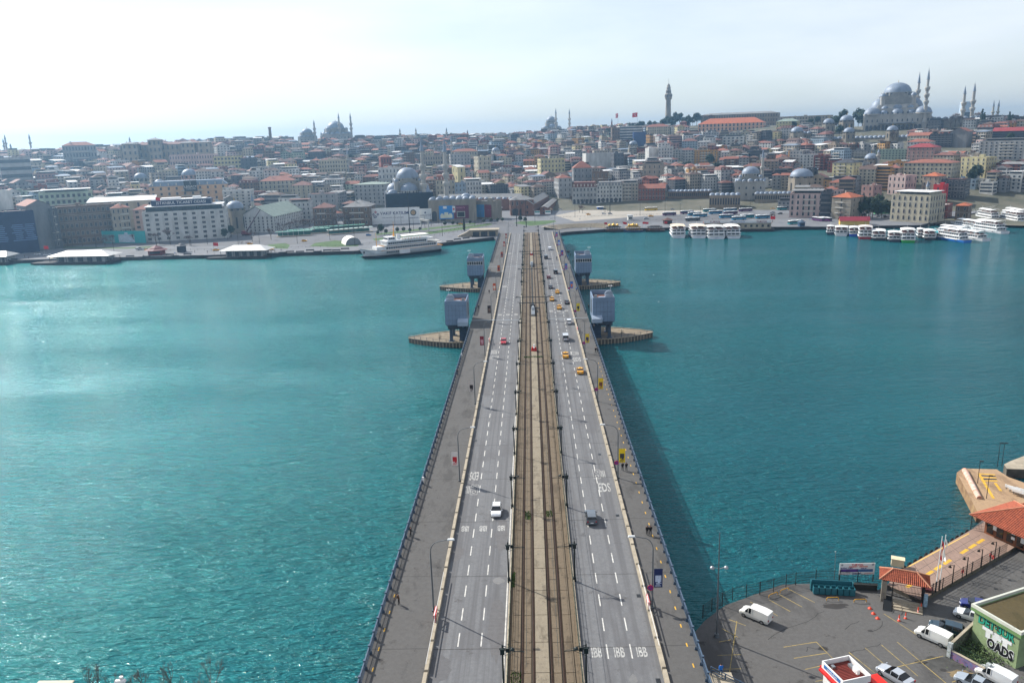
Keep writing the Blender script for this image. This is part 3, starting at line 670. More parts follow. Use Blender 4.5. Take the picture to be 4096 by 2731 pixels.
GOLD = mat('gilded finial', (196, 158, 70), .35, .8)
LEAD = mat('lead dome sheet', (122, 134, 150), .55, .1, var=.18, scale=.25, stretch=(1, 1, .3))
STONE = mat('mosque stone', (162, 160, 154), .85, var=.2, scale=.2, stretch=(1, 1, .4))
STONED = mat('dark mosque stone', (136, 134, 128), .85, var=.2, scale=.2)
WIN = mat('far window', (58, 62, 70), .2, var=.5, scale=.9, spec=.5, dark=(20, 24, 32))
FRAME = mat('window frame', (176, 172, 164), .7, var=.1)

def win_mesh(w, h, frame=FRAME, arch=False, kind='single'):
    "one window: frame proud of the wall, dark pane(s) set back inside; local -y is outside, origin at sill centre"
    m = MB(); t = min(.16, w * .12)
    m.box((0, -.03, -.1), (w + .3, .26, .12), 0)
    m.box((-w / 2, -.03, .02), (t, .2, h), 0); m.box((w / 2, -.03, .02), (t, .2, h), 0); m.box((0, -.03, h), (w + t, .2, t), 0)
    if arch and w < 3.2:
        N = 6; ring = [(w / 2 * cos(pi * i / N), h + w / 2 * sin(pi * i / N)) for i in range(N + 1)]
        m.add([(p[0], -.05, p[1]) for p in ring], [tuple(range(N + 1))[::-1]], 1)
    n = {'single': 1, 'double': 2, 'triple': 3}[kind]
    for k in range(n):
        x = -w / 2 + w * (k + .5) / n; m.box((x, .0, .02), (w / n - t * .6, .1, h - .02), 1)
    return m
class Bld:
    "geometry of one block building around its base centre; front faces local -y"
    def __init__(s, w, d, h, floors, roof='flat', seed=0, win='grid', bay=3.2, rows=None, ww=1.15, arch=False, side=True, over=.5, roof_h=None, base=6.):
        R = random.Random(seed); s.wall = MB(); s.roof = MB(); s.trim = MB(); s.wins = []; s.clutter = MB()
        s.wall.box((0, 0, -base), (w, d, h + base), 0, 0, 1, False)
        fh = h / max(1, floors); s.fh = fh
        if win != 'none':
            for (fx, fy, ang, ln) in ((0, -d / 2, 0, w), (-w / 2, 0, -pi / 2, d), (w / 2, 0, pi / 2, d)):
                if ang and not side: continue
                n = max(1, int(ln / bay)); st = ln / n
                for f in range(floors):
                    if win == 'strip':
                        s.wins.append((fx, fy, ang, 0, f * fh + fh * .3, ln - 1.2, fh * .45)); continue
                    for i in range(n):
                        if ang and R.random() < .12: continue
                        s.wins.append((fx, fy, ang, -ln / 2 + (i + .5) * st, f * fh + fh * .28, min(ww, st * .62), fh * .5))
        if win in ('grid', 'strip') and floors > 1:
            for f in range(1, floors):
                if R.random() < .5: s.trim.box((0, -d / 2 - .04, f * fh - .12), (w + .1, .16, .2), 0)
        if win == 'grid' and floors > 2 and R.random() < .4:
            bx, bw = R.uniform(-w / 5, w / 5), w * R.uniform(.25, .55)
            for f in range(1, floors): s.trim.box((bx, -d / 2 - .55, f * fh - .08), (bw, 1.1, .14)).box((bx, -d / 2 - 1.06, f * fh + .06), (bw, .08, .8))
        rh = roof_h
        if roof == 'hip':
            rh = rh or min(w, d) * .22; a, b = w / 2 + over, d / 2 + over; i = min(a, b) * .98; rx, ry = max(a - i, .05), max(b - i, .05)
            s.roof.add([(-a, -b, h), (a, -b, h), (a, b, h), (-a, b, h), (-rx, -ry, h + rh), (rx, -ry, h + rh), (rx, ry, h + rh), (-rx, ry, h + rh)], [(0, 1, 5, 4), (1, 2, 6, 5), (2, 3, 7, 6), (3, 0, 4, 7), (4, 5, 6, 7), (3, 2, 1, 0)])
            for k in range(R.randint(0, 2)): s.clutter.box((R.uniform(-w / 3, w / 3), R.uniform(-d / 4, d / 4), h + rh * .3), (.8, .8, rh * .7 + .9))
        elif roof == 'gable':
            rh = rh or w * .25; a, b = w / 2 + over, d / 2 + over
            s.roof.add([(-a, -b, h - .1), (a, -b, h - .1), (a, b, h - .1), (-a, b, h - .1), (0, -b, h + rh), (0, b, h + rh)], [(0, 4, 5, 3), (1, 2, 5, 4), (3, 2, 1, 0)])
            s.wall.add([(-w / 2, -d / 2, h), (w / 2, -d / 2, h), (0, -d / 2, h + rh * .93), (-w / 2, d / 2, h), (w / 2, d / 2, h), (0, d / 2, h + rh * .93)], [(0, 1, 2), (4, 3, 5)])
        elif roof == 'gablex':
            rh = rh or d * .22; a, b = w / 2 + over, d / 2 + over
            s.roof.add([(-a, -b, h - .1), (a, -b, h - .1), (a, b, h - .1), (-a, b, h - .1), (-a, 0, h + rh), (a, 0, h + rh)], [(0, 1, 5, 4), (2, 3, 4, 5), (3, 2, 1, 0)])
            s.wall.add([(-w / 2, -d / 2, h), (-w / 2, d / 2, h), (-w / 2, 0, h + rh * .93), (w / 2, -d / 2, h), (w / 2, d / 2, h), (w / 2, 0, h + rh * .93)], [(1, 0, 2), (3, 4, 5)])
        elif roof == 'shed':
            s.roof.add([(-w / 2 - .4, -d / 2 - .4, h), (w / 2 + .4, -d / 2 - .4, h), (w / 2 + .4, d / 2 + .4, h + d * .12), (-w / 2 - .4, d / 2 + .4, h + d * .12)] + [(-w / 2 - .4, -d / 2 - .4, h + .25), (w / 2 + .4, -d / 2 - .4, h + .25), (w / 2 + .4, d / 2 + .4, h + d * .12 + .25), (-w / 2 - .4, d / 2 + .4, h + d * .12 + .25)], [(3, 2, 1, 0), (4, 5, 6, 7), (0, 1, 5, 4), (1, 2, 6, 5), (2, 3, 7, 6), (3, 0, 4, 7)])
            s.wall.add([(-w / 2, -d / 2, h), (-w / 2, d / 2, h), (-w / 2, d / 2, h + d * .12), (w / 2, -d / 2, h), (w / 2, d / 2, h), (w / 2, d / 2, h + d * .12), ], [(1, 0, 2), (3, 4, 5)])
        elif roof == 'mansard':
            rh = rh or fh * .9; s.roof.box((0, 0, h), (w + .5, d + .5, rh), 0, 0, .86)
            for i in range(int(w / bay)): s.clutter.box((-w / 2 + (i + .5) * w / int(w / bay), -d / 2 + .35, h + .3), (1.0, .9, rh * .55))
        else:
            s.roof.box((0, 0, h - .05), (w - .4, d - .4, .1), 0)
            for a in (((0, -d / 2 + .12, h), (w + .06, .3, .75)), ((0, d / 2 - .12, h), (w + .06, .3, .75)), ((-w / 2 + .12, 0, h), (.3, d - .4, .75)), ((w / 2 - .12, 0, h), (.3, d - .4, .75))): s.wall.box(*a)
            if roof == 'terrace':
                s.wall.box((0, d * .08, h), (w * .82, d * .72, 2.6)); s.roof.box((0, 0, h + 2.7), (w * .95, d * .92, .22))
                s.wins.append((0, d * .08 - d * .36, 0, 0, h + .9, w * .76, 1.3))
            else:
                if R.random() < .75: s.wall.box((R.uniform(-w / 4, w / 4), R.uniform(-d / 5, d / 4), h), (R.uniform(2.5, 4.5), R.uniform(2.5, 4), R.uniform(2., 3.)))
                for k in range(R.randint(1, 4)): s.clutter.box((R.uniform(-w / 2.4, w / 2.4), R.uniform(-d / 2.6, d / 2.6), h), (R.uniform(.6, 1.6), R.uniform(.6, 1.4), R.uniform(.6, 1.5)))
                if R.random() < .3:
                    x, y = R.uniform(-w / 3, w / 3), R.uniform(-d / 3, 0); s.clutter.cyl((x, y, h), (x, y, h + 2.4), .05, None, 4); s.clutter.cyl((x, y - .1, h + 1.4), (x, y - .35, h + 1.5), .6, .6, 8)
    def win_joined(s, m, gi=0, xf=None):
        "flat-shaded window boxes, proud 6 cm, all of the building"
        for fx, fy, ang, u, z, w, h in s.wins:
            cs, sn = cos(ang), sin(ang); x, y = fx + u * cs, fy + u * sn
            m.box((x, y, z), (w, .12, h), gi, ang, 1, False)
    def place(s, name, label, cat, loc, rz, wallm, roofm, group=None, singles=False, arch=False, kind='single', frame=FRAME):
        t = thing(name, label, cat, loc, rz, group)
        s.wall.build('wall', wallm, t); 
        if s.roof.f: s.roof.build('roof', roofm, t)
        if s.trim.f: s.trim.build('cornice', TRIM, t)
        if s.clutter.f: s.clutter.build('roof_clutter', TRIM, t)['kind'] = 'stuff'
        if s.wins:
            if singles:
                cache = {}
                for fx, fy, ang, u, z, w, h in s.wins:
                    k = (round(w, 2), round(h, 2))
                    if k not in cache: cache[k] = win_mesh(w, h, frame, arch, kind).mesh('window', [frame, WIN])
                    ob('window', cache[k], t, (fx + u * cos(ang), fy + u * sin(ang), z), ang)
            else:
                m = MB(); s.win_joined(m); m.build('windows', WIN, t)['kind'] = 'stuff'
        return t
RESERVED = []      # (xl, xr, ytop, ybottom visible, D) in photo pixels, and footprints
FOOT = []          # (x, y, radius)
def spot(px, pw, py_eave, D, drz=0.):
    "centre, width, height, rotation of a building whose eave is seen at (px, py) at horizontal distance D"
    p = atD(px, py_eave, D); k = (p - CAM).dot(CF); g = ground(p.x, p.y)
    az = atan2(p.x - CAM.x, p.y); return Vector((p.x, p.y, g)), pw / FOC * k, p.z - g, -az + drz
def hand(px0, px1, py_eave, D, wall, roofm, roof, floors, label, ybot=None, drz=0., depth=None, singles=False, name='building', win='grid', bay=3.2, ww=1.2, arch=False, kind='single', roof_h=None, over=.5, group='buildings of the old city', wallm=None, cat='building', side=True):
    loc, w, h, rz = spot((px0 + px1) / 2, px1 - px0, py_eave, D, drz)
    w /= max(.75, cos(drz) + .25 * abs(sin(drz))); d = depth or max(12, min(24, w * .6))
    loc = loc + Vector((-sin(rz) * d / 2, cos(rz) * d / 2, 0)); 
    b = Bld(w, d, h, floors, roof, int(px0 * 7 + D), win, bay, ww=ww, arch=arch, roof_h=roof_h, over=over, side=side)
    t = b.place(name, label, cat, loc, rz, wallm or WALLM[wall], ROOFM[roofm], group, singles, arch, kind)
    FOOT.append((loc.x, loc.y, max(w, d) * .58)); RESERVED.append((px0, px1, py_eave - 12, ybot if ybot else py_eave + .75 * (pix((loc.x, loc.y, ground(loc.x, loc.y)))[1] - py_eave), D))
    t['_w'] = w; t['_d'] = d; t['_h'] = h
    return t
def keep(px0, px1, y0, y1, D): RESERVED.append((px0, px1, y0, y1, D))

# ------------------------------------------------------------------ mosques
def minaret(parent, p, ztop, r, balconies, mats=None, coneh=None, base_h=None):
    "p = base point (world), under parent at world origin offset"
    st = mats or STONE; H = ztop - p[2]; coneh = coneh or H * .2; t = ob('minaret', None, parent, (p[0], p[1], p[2]))
    sh = MB(); zb = base_h or H * .12
    sh.box((0, 0, -6), (r * 2.4, r * 2.4, 6 + zb), 0); sh.cyl((0, 0, zb), (0, 0, zb + r * 2), r * 1.5, r, 12); prev = zb; rr = r
    top = H - coneh; seg = [zb + (top - zb) * q for q in balconies] + [top]
    for z in seg: sh.cyl((0, 0, prev), (0, 0, z), rr, rr * .94, 12); prev = z; rr *= .9
    sh.build('shaft', st, t)
    for z in seg[:-1]:
        MB().lathe([(r * .9, -r * 1.6), (r * 1.5, -.2 * r), (r * 1.5, r * .8), (r * 1.35, r * .8), (r * 1.3, .1)], (0, 0, z), 12).build('balcony', st, t)
    MB().lathe([(r * .95, 0), (r * .8, coneh * .1), (.05, coneh * .93), (.04, coneh)], (0, 0, top), 12).build('cone_roof', LEAD, t)
    return t
def drum_dome(m, mw, c, r, dh, hh, n=20, nwin=16, mi=0, wi=0, finial=None):
    "dome of radius r and height hh on a drum dh high; windows round the drum into mw"
    m.lathe([(r * 1.03, 0), (r * 1.03, dh * .9), (r * 1.1, dh * .92), (r * 1.1, dh)], c, n, 1)
    m.dome((c[0], c[1], c[2] + dh), r, hh, n, 7, mi)
    for i in range(nwin):
        a = 2 * pi * (i + .5) / nwin; mw.box((c[0] + r * 1.03 * cos(a), c[1] + r * 1.03 * sin(a), c[2] + dh * .15), (.3, 2 * pi * r / nwin * .45, dh * .65), 0, a)
        b = 2 * pi * i / nwin; m.box((c[0] + r * 1.06 * cos(b), c[1] + r * 1.06 * sin(b), c[2]), (r * .09, r * .09, dh), 1, b)
    if finial is not None: finial.lathe([(.35, 0), (.5, .5), (.12, 1.), (.4, 1.5), (.1, 2.), (.22, 2.4), (.05, 3.6)], (c[0], c[1], c[2] + dh + hh - .1), 8)
def arch_panel(m, x, y, z, w, h, ang, mi=0, proud=.1):
    N = 8; cs, sn = cos(ang), sin(ang); pts = [(-w / 2, 0), (w / 2, 0)] + [(w / 2 * cos(pi * i / N), h - w / 2 + w / 2 * sin(pi * i / N)) for i in range(N + 1)]
    nx, ny = sn, -cs; vs = [(x + p[0] * cs + nx * proud, y + p[0] * sn + ny * proud, z + p[1]) for p in pts]; n = len(vs)
    vs += [(x + p[0] * cs, y + p[0] * sn, z + p[1]) for p in pts]
    m.add(vs, [tuple(range(n))] + [(i, n + i, n + (i + 1) % n, (i + 1) % n) for i in range(n)], mi)
def grand_mosque(name, label, loc, rz, half, zw, zb, zd, r, dh, hh, semis=(0, 1, 2, 3), depth=None, corner=True, wallm=None, floors=2):
    "half: half width of the prayer hall; zw wall top, zb top of the central block, r dome radius"
    t = thing(name, label, 'mosque', loc, rz); hd = depth or half; W_ = wallm or STONE
    wall = MB(); lead = MB(); win = MB(); fin = MB()
    wall.box((0, 0, -8), (2 * half, 2 * hd, zw + 8)); wall.box((0, 0, zw), (2 * half + .8, 2 * hd + .8, .7))
    c = r * 1.12; wall.box((0, 0, zw), (2 * c, 2 * c, zb - zw)); wall.box((0, 0, zb), (2 * c + .6, 2 * c + .6, .6))
    # great tympanum arches of the central block
    for ang, (x, y) in ((0, (0, -c)), (-pi / 2, (-c, 0)), (pi / 2, (c, 0)), (pi, (0, c))):
        arch_panel(wall, x, y, zw + .5, 2 * c * .92, (zb - zw) * 1.0 + c * .28, ang, 1, .7)
    for k in range(4):
        a = -pi / 2 + k * pi / 2; x, y = c * cos(a), c * sin(a)
        if k in semis:
            sr = r * .78; lead.lathe([(sr * 1.02, 0), (sr * 1.02, (zb - zw) * .35)], (x, y, zw), 14, 1, True, a - pi / 2, a + pi / 2)
            lead.dome((x, y, zw + (zb - zw) * .35), sr, (zb - zw) * .62, 16, 5, 0, a - pi / 2, a + pi / 2)
            for q in range(7):
                b = a - pi / 2 + (q + .5) * pi / 7; win.box((x + sr * 1.02 * cos(b), y + sr * 1.02 * sin(b), zw + (zb - zw) * .05), (.25, .9, (zb - zw) * .26), 0, b)
        else:
            for q in (-1, 0, 1):
                rr = half * (.2 if q == 0 else .15); px_, py_ = (x * 1.28 if abs(x) > .1 else q * half * .42), (y * 1.28 if abs(y) > .1 else q * half * .42)
                wall.cyl((px_, py_, zw), (px_, py_, zw + 1.6), rr * 1.04, None, 12); lead.dome((px_, py_, zw + 1.6), rr, rr * .85, 12, 5)
        # corner turrets and corner domes
        b = a + pi / 4; x, y = c * 1.35 * cos(b), c * 1.35 * sin(b)
        if corner:
            wall.cyl((x, y, zw), (x, y, zb + .8), r * .2, None, 8); lead.dome((x, y, zb + .8), r * .22, r * .24, 10, 4); fin.cyl((x, y, zb + .8 + r * .2), (x, y, zb + 1.6 + r * .3), .12, .03, 5)
            rr = (half - c) * .42 + r * .12; X, Y = half * .78 * (1 if cos(b) > 0 else -1), hd * .78 * (1 if sin(b) > 0 else -1)
            wall.cyl((X, Y, zw), (X, Y, zw + 1.8), rr * 1.04, None, 14); lead.dome((X, Y, zw + 1.8), rr, rr * .8, 14, 5)
    drum_dome(lead, win, (0, 0, zb), r, dh, hh, 24, 20, 0, 0, fin)
    for face, (fx, fy, ang, ln) in enumerate(((0, -hd, 0, 2 * half), (-half, 0, -pi / 2, 2 * hd), (half, 0, pi / 2, 2 * hd))):
        n = int(ln / 5.5)
        for f in range(floors):
            for i in range(n):
                u = -ln / 2 + (i + .5) * ln / n; x, y = fx + u * cos(ang), fy + u * sin(ang)
                arch_panel(win, x, y, zw * (.12 + .44 * f), 1.5, zw * .17, ang, 0, .12)
        for q in (-1, -.5, .5, 1):
            u = q * ln / 2 * .98; wall.box((fx + u * cos(ang), fy + u * sin(ang), -6), (1.8, 1.8, zw + 7.4), 0, ang); lead.dome((fx + u * cos(ang), fy + u * sin(ang), zw + 1.3), 1.1, 1.3, 8, 3)
    wall.build('wall', [W_, STONED], t); lead.build('dome', [LEAD, W_], t); win.build('arched_windows', WIN, t)['kind'] = 'stuff'; fin.build('finial', GOLD, t)
    return t
def local(t, p):
    "world point -> local offset of a thing rotated about z"
    d = Vector(p) - t.location; c, s = cos(-t.rotation_euler.z), sin(-t.rotation_euler.z)
    return (d.x * c - d.y * s, d.x * s + d.y * c, d.z)

# --- the dark-netted mosque by the bridge
p = atD(1629, 703, 745); g = 2.4
newm = grand_mosque('mosque', 'large grey domed mosque wrapped in dark netting beside the bridge head', (p.x, p.y, g), radians(12), 19, 22.5, 33.5, 36, 10.2, 3.2, 9.4, depth=19)
NET = mat('dark scaffold netting', (30, 40, 54), .9, var=.3, scale=.4)
MB().box((0, -20.2, 6), (41.5, 2.6, 18.4)).box((-20.2, 0, 6), (2.6, 38, 18.2)).build('scaffold_netting', NET, newm)
pb = MB()
for k in range(5): pb.dome((-16 + 8 * k, 24, 10), 3.2, 2.6, 12, 4)
pb.build('portico_dome', LEAD, newm)
for px, top, D in ((1690, 534, 728), (1780, 543, 762)):
    b = atD(px + 8, 800, D); tp = atD(px - 8, top, D); minaret(newm, local(newm, (b.x, b.y, g)), local(newm, (0, 0, tp.z))[2], 2.15, (.42, .58, .74))
keep(1490, 1700, 640, 850, 715); FOOT.append((p.x, p.y, 34))
# --- the great mosque on the hill
p = atD(3585, 440, 1195); g = 66.5; 
sul = grand_mosque('mosque', 'great domed mosque with four minarets crowning the hill', (p.x, p.y, g), -atan2(p.x, p.y) + radians(4), 38, 20, 42.5, 46, 16.6, 5.5, 12.5, semis=(1, 3), depth=32, floors=3)
for px, top, D, by in ((3676, 284, 1225, 440), (3704, 268, 1165, 520), (3855, 341, 1225, 460), (3890, 328, 1190, 480)):
    b = atD(px - (10 if px < 3720 else 5), by, D); tp = atD(px + 8, top, D); minaret(sul, local(sul, (b.x, b.y, g)), local(sul, (0, 0, tp.z))[2], 2.2, (.48, .64, .8) if px < 3720 else (.45, .68))
tier = MB().box((0, 0, 20), (58, 50, 8)).box((0, 0, 28), (50, 44, 5), 0, 0, .9); tl_ = MB()
for k in (-1, 0, 1): tl_.dome((k * 15, -21, 28), 5.5 if k == 0 else 4.2, 4.6 if k == 0 else 3.6, 14, 5)
tier.build('upper_tier', STONE, sul); tl_.build('tier_dome', LEAD, sul)
pc = atD(3800, 476, 1205); lc = local(sul, (pc.x, pc.y, g)); cw = MB(); cl = MB()
cw.box((lc[0], lc[1], -8), (66, 44, 21)); 
for k in range(9): cl.dome((lc[0] - 30 + k * 7.5, lc[1] - 18, 13), 3.2, 2.6, 12, 4)
cw.build('courtyard_wall', STONED, sul); cl.build('courtyard_dome', LEAD, sul)
ar = MB()
for k in range(16): arch_panel(ar, -35 + k * 4.7, -32, 1., 3.3, 6.5, 0, 0, 1.3)
ar.build('arcade', WIN, sul); MB().box((0, -34.2, 9.2), (44, 5.5, .5)).build('arcade_roof', LEAD, sul)
keep(3465, 3900, 260, 512, 1150); FOOT.append((p.x, p.y, 52)); FOOT.append((pc.x, pc.y, 42))
# domed school rows below the great mosque
def small_domes(name, label, px0, px1, py, D, n, r, h, rows=1, wall='stone', fl=1, cat='building'):
    a, b = atD(px0, py, D), atD(px1, py, D); d = b - a; ln = sqrt(d.x ** 2 + d.y ** 2); c = (a + b) / 2; g = ground(c.x, c.y); t = thing(name, label, cat, (c.x, c.y, g), atan2(d.y, d.x), 'low domed stone buildings')
    H = c.z - g; dep = 2.4 * r * rows; MB().box((0, dep / 2, -6), (ln, dep, H + 6)).build('wall', WALLM[wall], t); m = MB().dome((-ln / 2 + ln * .5 / n, r * 1.2, H), r, h, 12, 4).mesh('dome', LEAD)
    for k in range(n):
        for q in range(rows): ob('dome', m, t, (k * ln / n, q * 2.4 * r, 0))
    w = MB()
    for k in range(n * 2): arch_panel(w, -ln / 2 + (k + .5) * ln / n / 2, 0, H * .3, 1.3, H * .5, 0, 0, .1)
    w.build('arched_windows', WIN, t)['kind'] = 'stuff'; FOOT.append((c.x, c.y, ln * .5)); keep(px0, px1, py - 14, py + 12, D - 5); return t
small_domes('domed_school', 'long row of small lead domes under the great mosque', 3330, 3640, 553, 1090, 17, 3.4, 3., 2)
small_domes('domed_school', 'short domed stone range left of the great mosque terrace', 3175, 3245, 535, 1085, 4, 3.2, 2.8)
def tomb(px, py, D, r, h, label, dh=None, wall='stone', hh=None, fin=True, name='domed_tomb', cat='tomb'):
    "free standing domed building: dome springs at (px, py)"
    p = atD(px, py, D); g = ground(p.x, p.y); H = p.z - g; t = thing(name, label, cat, (p.x, p.y, g), 0, 'small domed buildings of the old city')
    w = MB().cyl((0, 0, -5), (0, 0, H - (dh or 1.5)), r * 1.18, None, 8, 0, True, False); w.build('wall', WALLM[wall], t); l = MB(); q = MB(); f = MB()
    drum_dome(l, q, (0, 0, H - (dh or 1.5)), r, dh or 1.5, hh or r * .82, 16, 10, 0, 0, f if fin else None)
    for k in range(8): arch_panel(q, r * 1.1 * cos(k * pi / 4 + pi / 8), r * 1.1 * sin(k * pi / 4 + pi / 8), H * .2, 1.4, H * .45, k * pi / 4 + pi / 8 + pi / 2, 0, .12)
    l.build('dome', [LEAD, WALLM[wall]], t); q.build('arched_windows', WIN, t)['kind'] = 'stuff'
    if fin: f.build('finial', GOLD, t)
    FOOT.append((p.x, p.y, r * 1.6)); pr_ = r / D * FOC; keep(px - pr_, px + pr_, py - pr_ * .8, py + pr_ * .7, D - 3); return t
tomb(3315, 492, 1150, 7., 5.6, 'round stone tomb with lead dome left of the great mosque', 2)
tomb(3387, 482, 1165, 8.5, 6.6, 'wide stone tomb with brown dome beside the great mosque', 2.)
tomb(3188, 527, 1080, 7.4, 6, 'pale domed hall below the hilltop trees, left of the school domes', 1.6)
tomb(3396, 528, 1085, 6.5, 5.4, 'pale dome rising over the left end of the school domes', 1.6)
tomb(3570, 521, 1085, 6.5, 5.6, 'pale dome in front of the great mosque arcade', 1.6)
tomb(3206, 705, 815, 10.5, 8., 'broad lead-domed bathhouse above the shore road', 1.5, 'beige', 7.2, name='bathhouse', cat='bathhouse')
tomb(562, 712, 1010, 7., 6, 'pale domed kiosk roof left of the orange hotel', 4., 'white', name='domed_building', cat='building')
tomb(757, 700, 960, 8., 6, 'lead-domed corner pavilion behind the orange hotel sign', 4., 'light pink', name='domed_building', cat='building')
tomb(637, 733, 950, 5., 4, 'small lead dome just left of the orange hotel roof', 1., 'light pink', name='domed_building', cat='building')
tomb(1318, 673, 1010, 5.2, 5, 'building with a bright green ribbed dome', 3., 'pale green', name='domed_building', cat='building')
tomb(940, 832, 700, 7.2, 6, 'small stone mosque with white ribbed dome between the two white blocks', 2., 'stone', name='small_mosque', cat='mosque')
tomb(3485, 640 - 6, 920, 6.5, 5, 'small dome above the mid-slope roofs on the right', 1.5, name='domed_building', cat='building')
tomb(2533, 577, 1200, 6, 5, 'small dome among mid-slope roofs below the flags', 1.5, name='domed_building', cat='building')
tomb(1983, 603, 1150, 5.5, 4.6, 'white dome on the slope above the market roofs', 1.5, 'white', name='domed_building', cat='building')
# --- ridge mosques
def ridge_mosque(label, px, py_base_dome, D, r, half, zw, zb, hh, minars, semis=()):
    p = atD(px, py_base_dome, D); g = ground(p.x, p.y); H = p.z - g
    t = grand_mosque('mosque', label, (p.x, p.y, g), -atan2(p.x, p.y) + radians(6), half, H * zw, H * zb, 0, r, H * (1 - zb), hh, semis, corner=True)
    for mx, top, by, DD in minars:
        b = atD(mx + 1, by, DD); tp = atD(mx - 1, top, DD); minaret(t, local(t, (b.x, b.y, g)), local(t, (0, 0, tp.z))[2], 1.9, (.5, .72))
    FOOT.append((p.x, p.y, half * 1.6)); pr_ = half / D * FOC; keep(px - pr_ - 4, px + pr_ + 4, py_base_dome - 70, py_base_dome + 34, D - 6); return t
ridge_mosque('single-domed mosque with two minarets on the left ridge', 1343, 514, 1440, 14.5, 21, .55, .88, 12, ((1359, 449, 545, 1420), (1407, 449, 560, 1425)))
ridge_mosque('smaller domed mosque with one minaret, left of the two-minaret ridge mosque', 1228, 530, 1455, 9, 14, .55, .86, 6.5, ((1259, 478, 545, 1440),))
ridge_mosque('domed mosque with two minarets on the middle ridge', 2205, 482, 1600, 9, 17, .5, .8, 7.5, ((2223, 431, 510, 1570), (2277, 433, 505, 1585)), (0,))
p = atD(3003, 694, 815); g = ground(p.x, p.y); rus = grand_mosque('mosque', 'compact mosque with one dome and slim minaret above the bus station', (p.x, p.y, g), radians(-16), 13, p.z - g - 8, p.z - g - 3.6, 0, 8.4, 3.6, 6.8, ())
b = atD(3046, 760, 808); tp = atD(3053, 590, 808); minaret(rus, local(rus, (b.x, b.y, g)), tp.z - g, 1.5, (.7,)); FOOT.append((p.x, p.y, 22)); keep(2950, 3060, 590, 745, 795)
# --- fire tower
p = atD(2672, 490, 1440); g = ground(p.x, p.y) - 1; twr = thing('fire_tower', 'tall slender pale fire tower on the ridge', 'tower', (p.x, p.y, g)); H = atD(2674, 322, 1440).z - g
MB().lathe([(8, -3), (7.4, H * .05), (5.2, H * .08), (4.1, H * .56), (5.8, H * .60), (6.2, H * .63), (6.2, H * .70), (4.4, H * .71), (4.2, H * .77), (4.7, H * .78), (3.7, H * .785), (3.5, H * .83), (3.9, H * .84), (2.9, H * .845), (2.7, H * .885), (.4, H * .93), (.25, H * .95), (.12, H * 1.05)], (0, 0, 0), 16).build('shaft', WALLM['stone'], twr)
w = MB()
for k in range(12): a = k * pi / 6; w.box((6.2 * cos(a), 6.2 * sin(a), H * .64), (.3, 1.7, H * .045), 0, a); w.box((4.3 * cos(a), 4.3 * sin(a), H * .72), (.3, 1., H * .035), 0, a)
w.build('gallery_windows', WIN, twr)['kind'] = 'stuff'; keep(2640, 2705, 300, 492, 1430)
# --- lone minarets and columns on the skyline
LONE = [(19, 553, 600, 1500, 'leftmost of the hazy minarets at the left edge'), (28, 537, 600, 1480, 'tallest hazy minaret at the left edge'), (45, 573, 600, 1480, 'shortest hazy minaret at the left edge'), (124, 534, 590, 1400, 'lone slim minaret on the far left skyline'), (520, 548, 570, 1350, 'small minaret tip on the left skyline above the palace'), (1288, 527, 580, 1380, 'thin minaret in front of the left ridge mosque'), (1600, 513, 535, 1400, 'thin minaret tip right of the ridge mosque'), (1664, 511, 535, 1400, 'thin minaret tip above the netted mosque'), (1786, 510, 530, 1420, 'thin minaret tip near the second netted minaret'), (1870, 519, 535, 1420, 'brick minaret tip on the central skyline'), (2447, 473, 500, 1420, 'brick-coloured minaret left of the flags'), (1807, 540, 600, 1150, 'thin pale minaret on the slope behind the netted mosque'), (2403, 553, 605, 1180, 'pale minaret among mid-slope roofs left of the hotel'), (3972, 402, 445, 1330, 'left one of two distant minarets by the right edge'), (3993, 400, 440, 1330, 'right one of two distant minarets by the right edge'), (1012, 775, 830, 705, 'short white minaret beside the ribbed white dome'), (3707, 723, 790, 760, 'slim stone minaret behind the cream waterfront block'), (3512, 595, 650, 915, 'short minaret beside the mid-slope dome'), (3803, 612, 665, 930, 'dark minaret tip by the red-roofed cream block'), (1389, 590, 615, 1000, 'small white minaret near the green dome')]
for px, top, by, D, lab in LONE:
    b = atD(px, by, D); g = ground(b.x, b.y); tp = atD(px, top, D); t = thing('lone_minaret', lab, 'minaret', (b.x, b.y, g), 0, 'lone minarets of the old city')
    H = tp.z - g; r = 1.5 if H < 45 else 2.2; sh = MB().cyl((0, 0, -3), (0, 0, H * .8), r, r * .8, 10); sh.build('shaft', STONE if 'brick' not in lab else WALLM['brick red'], t)
    MB().lathe([(r * .9, H * .62 - r), (r * 1.6, H * .62), (r * 1.6, H * .62 + r * .8), (r * 1.2, H * .62 + r * .8)], (0, 0, 0), 10).build('balcony', STONE, t); MB().lathe([(r * 1., H * .8), (.1, H)], (0, 0, 0), 10).build('cone_roof', LEAD, t)
p = atD(1081, 541, 1400); g = ground(p.x, p.y); H = atD(1081, 509, 1400).z - g; t = thing('stone_column', 'dark ancient column standing on the left skyline', 'column', (p.x, p.y, g)); MB().cyl((0, 0, -2), (0, 0, H - 2), 2.4, 2.2, 12).cyl((0, 0, H - 2), (0, 0, H), 2.8, 2.6, 12).cyl((0, 0, H * .6), (0, 0, H * .62), 2.6, None, 12).build('shaft', WALLM['brown'], t)
p = atD(3863, 447, 1900); t = thing('skyscraper', 'pale glass skyscraper far behind the right minarets', 'building', (p.x, p.y, 40)); MB().box((0, 0, 0), (18, 18, atD(3863, 408, 1900).z - 40)).build('wall', mat('pale curtain wall', (176, 192, 208), .3, var=.08), t); MB().box((0, -9.1, 6), (15, .3, 50)).build('glazing', WIN, t)
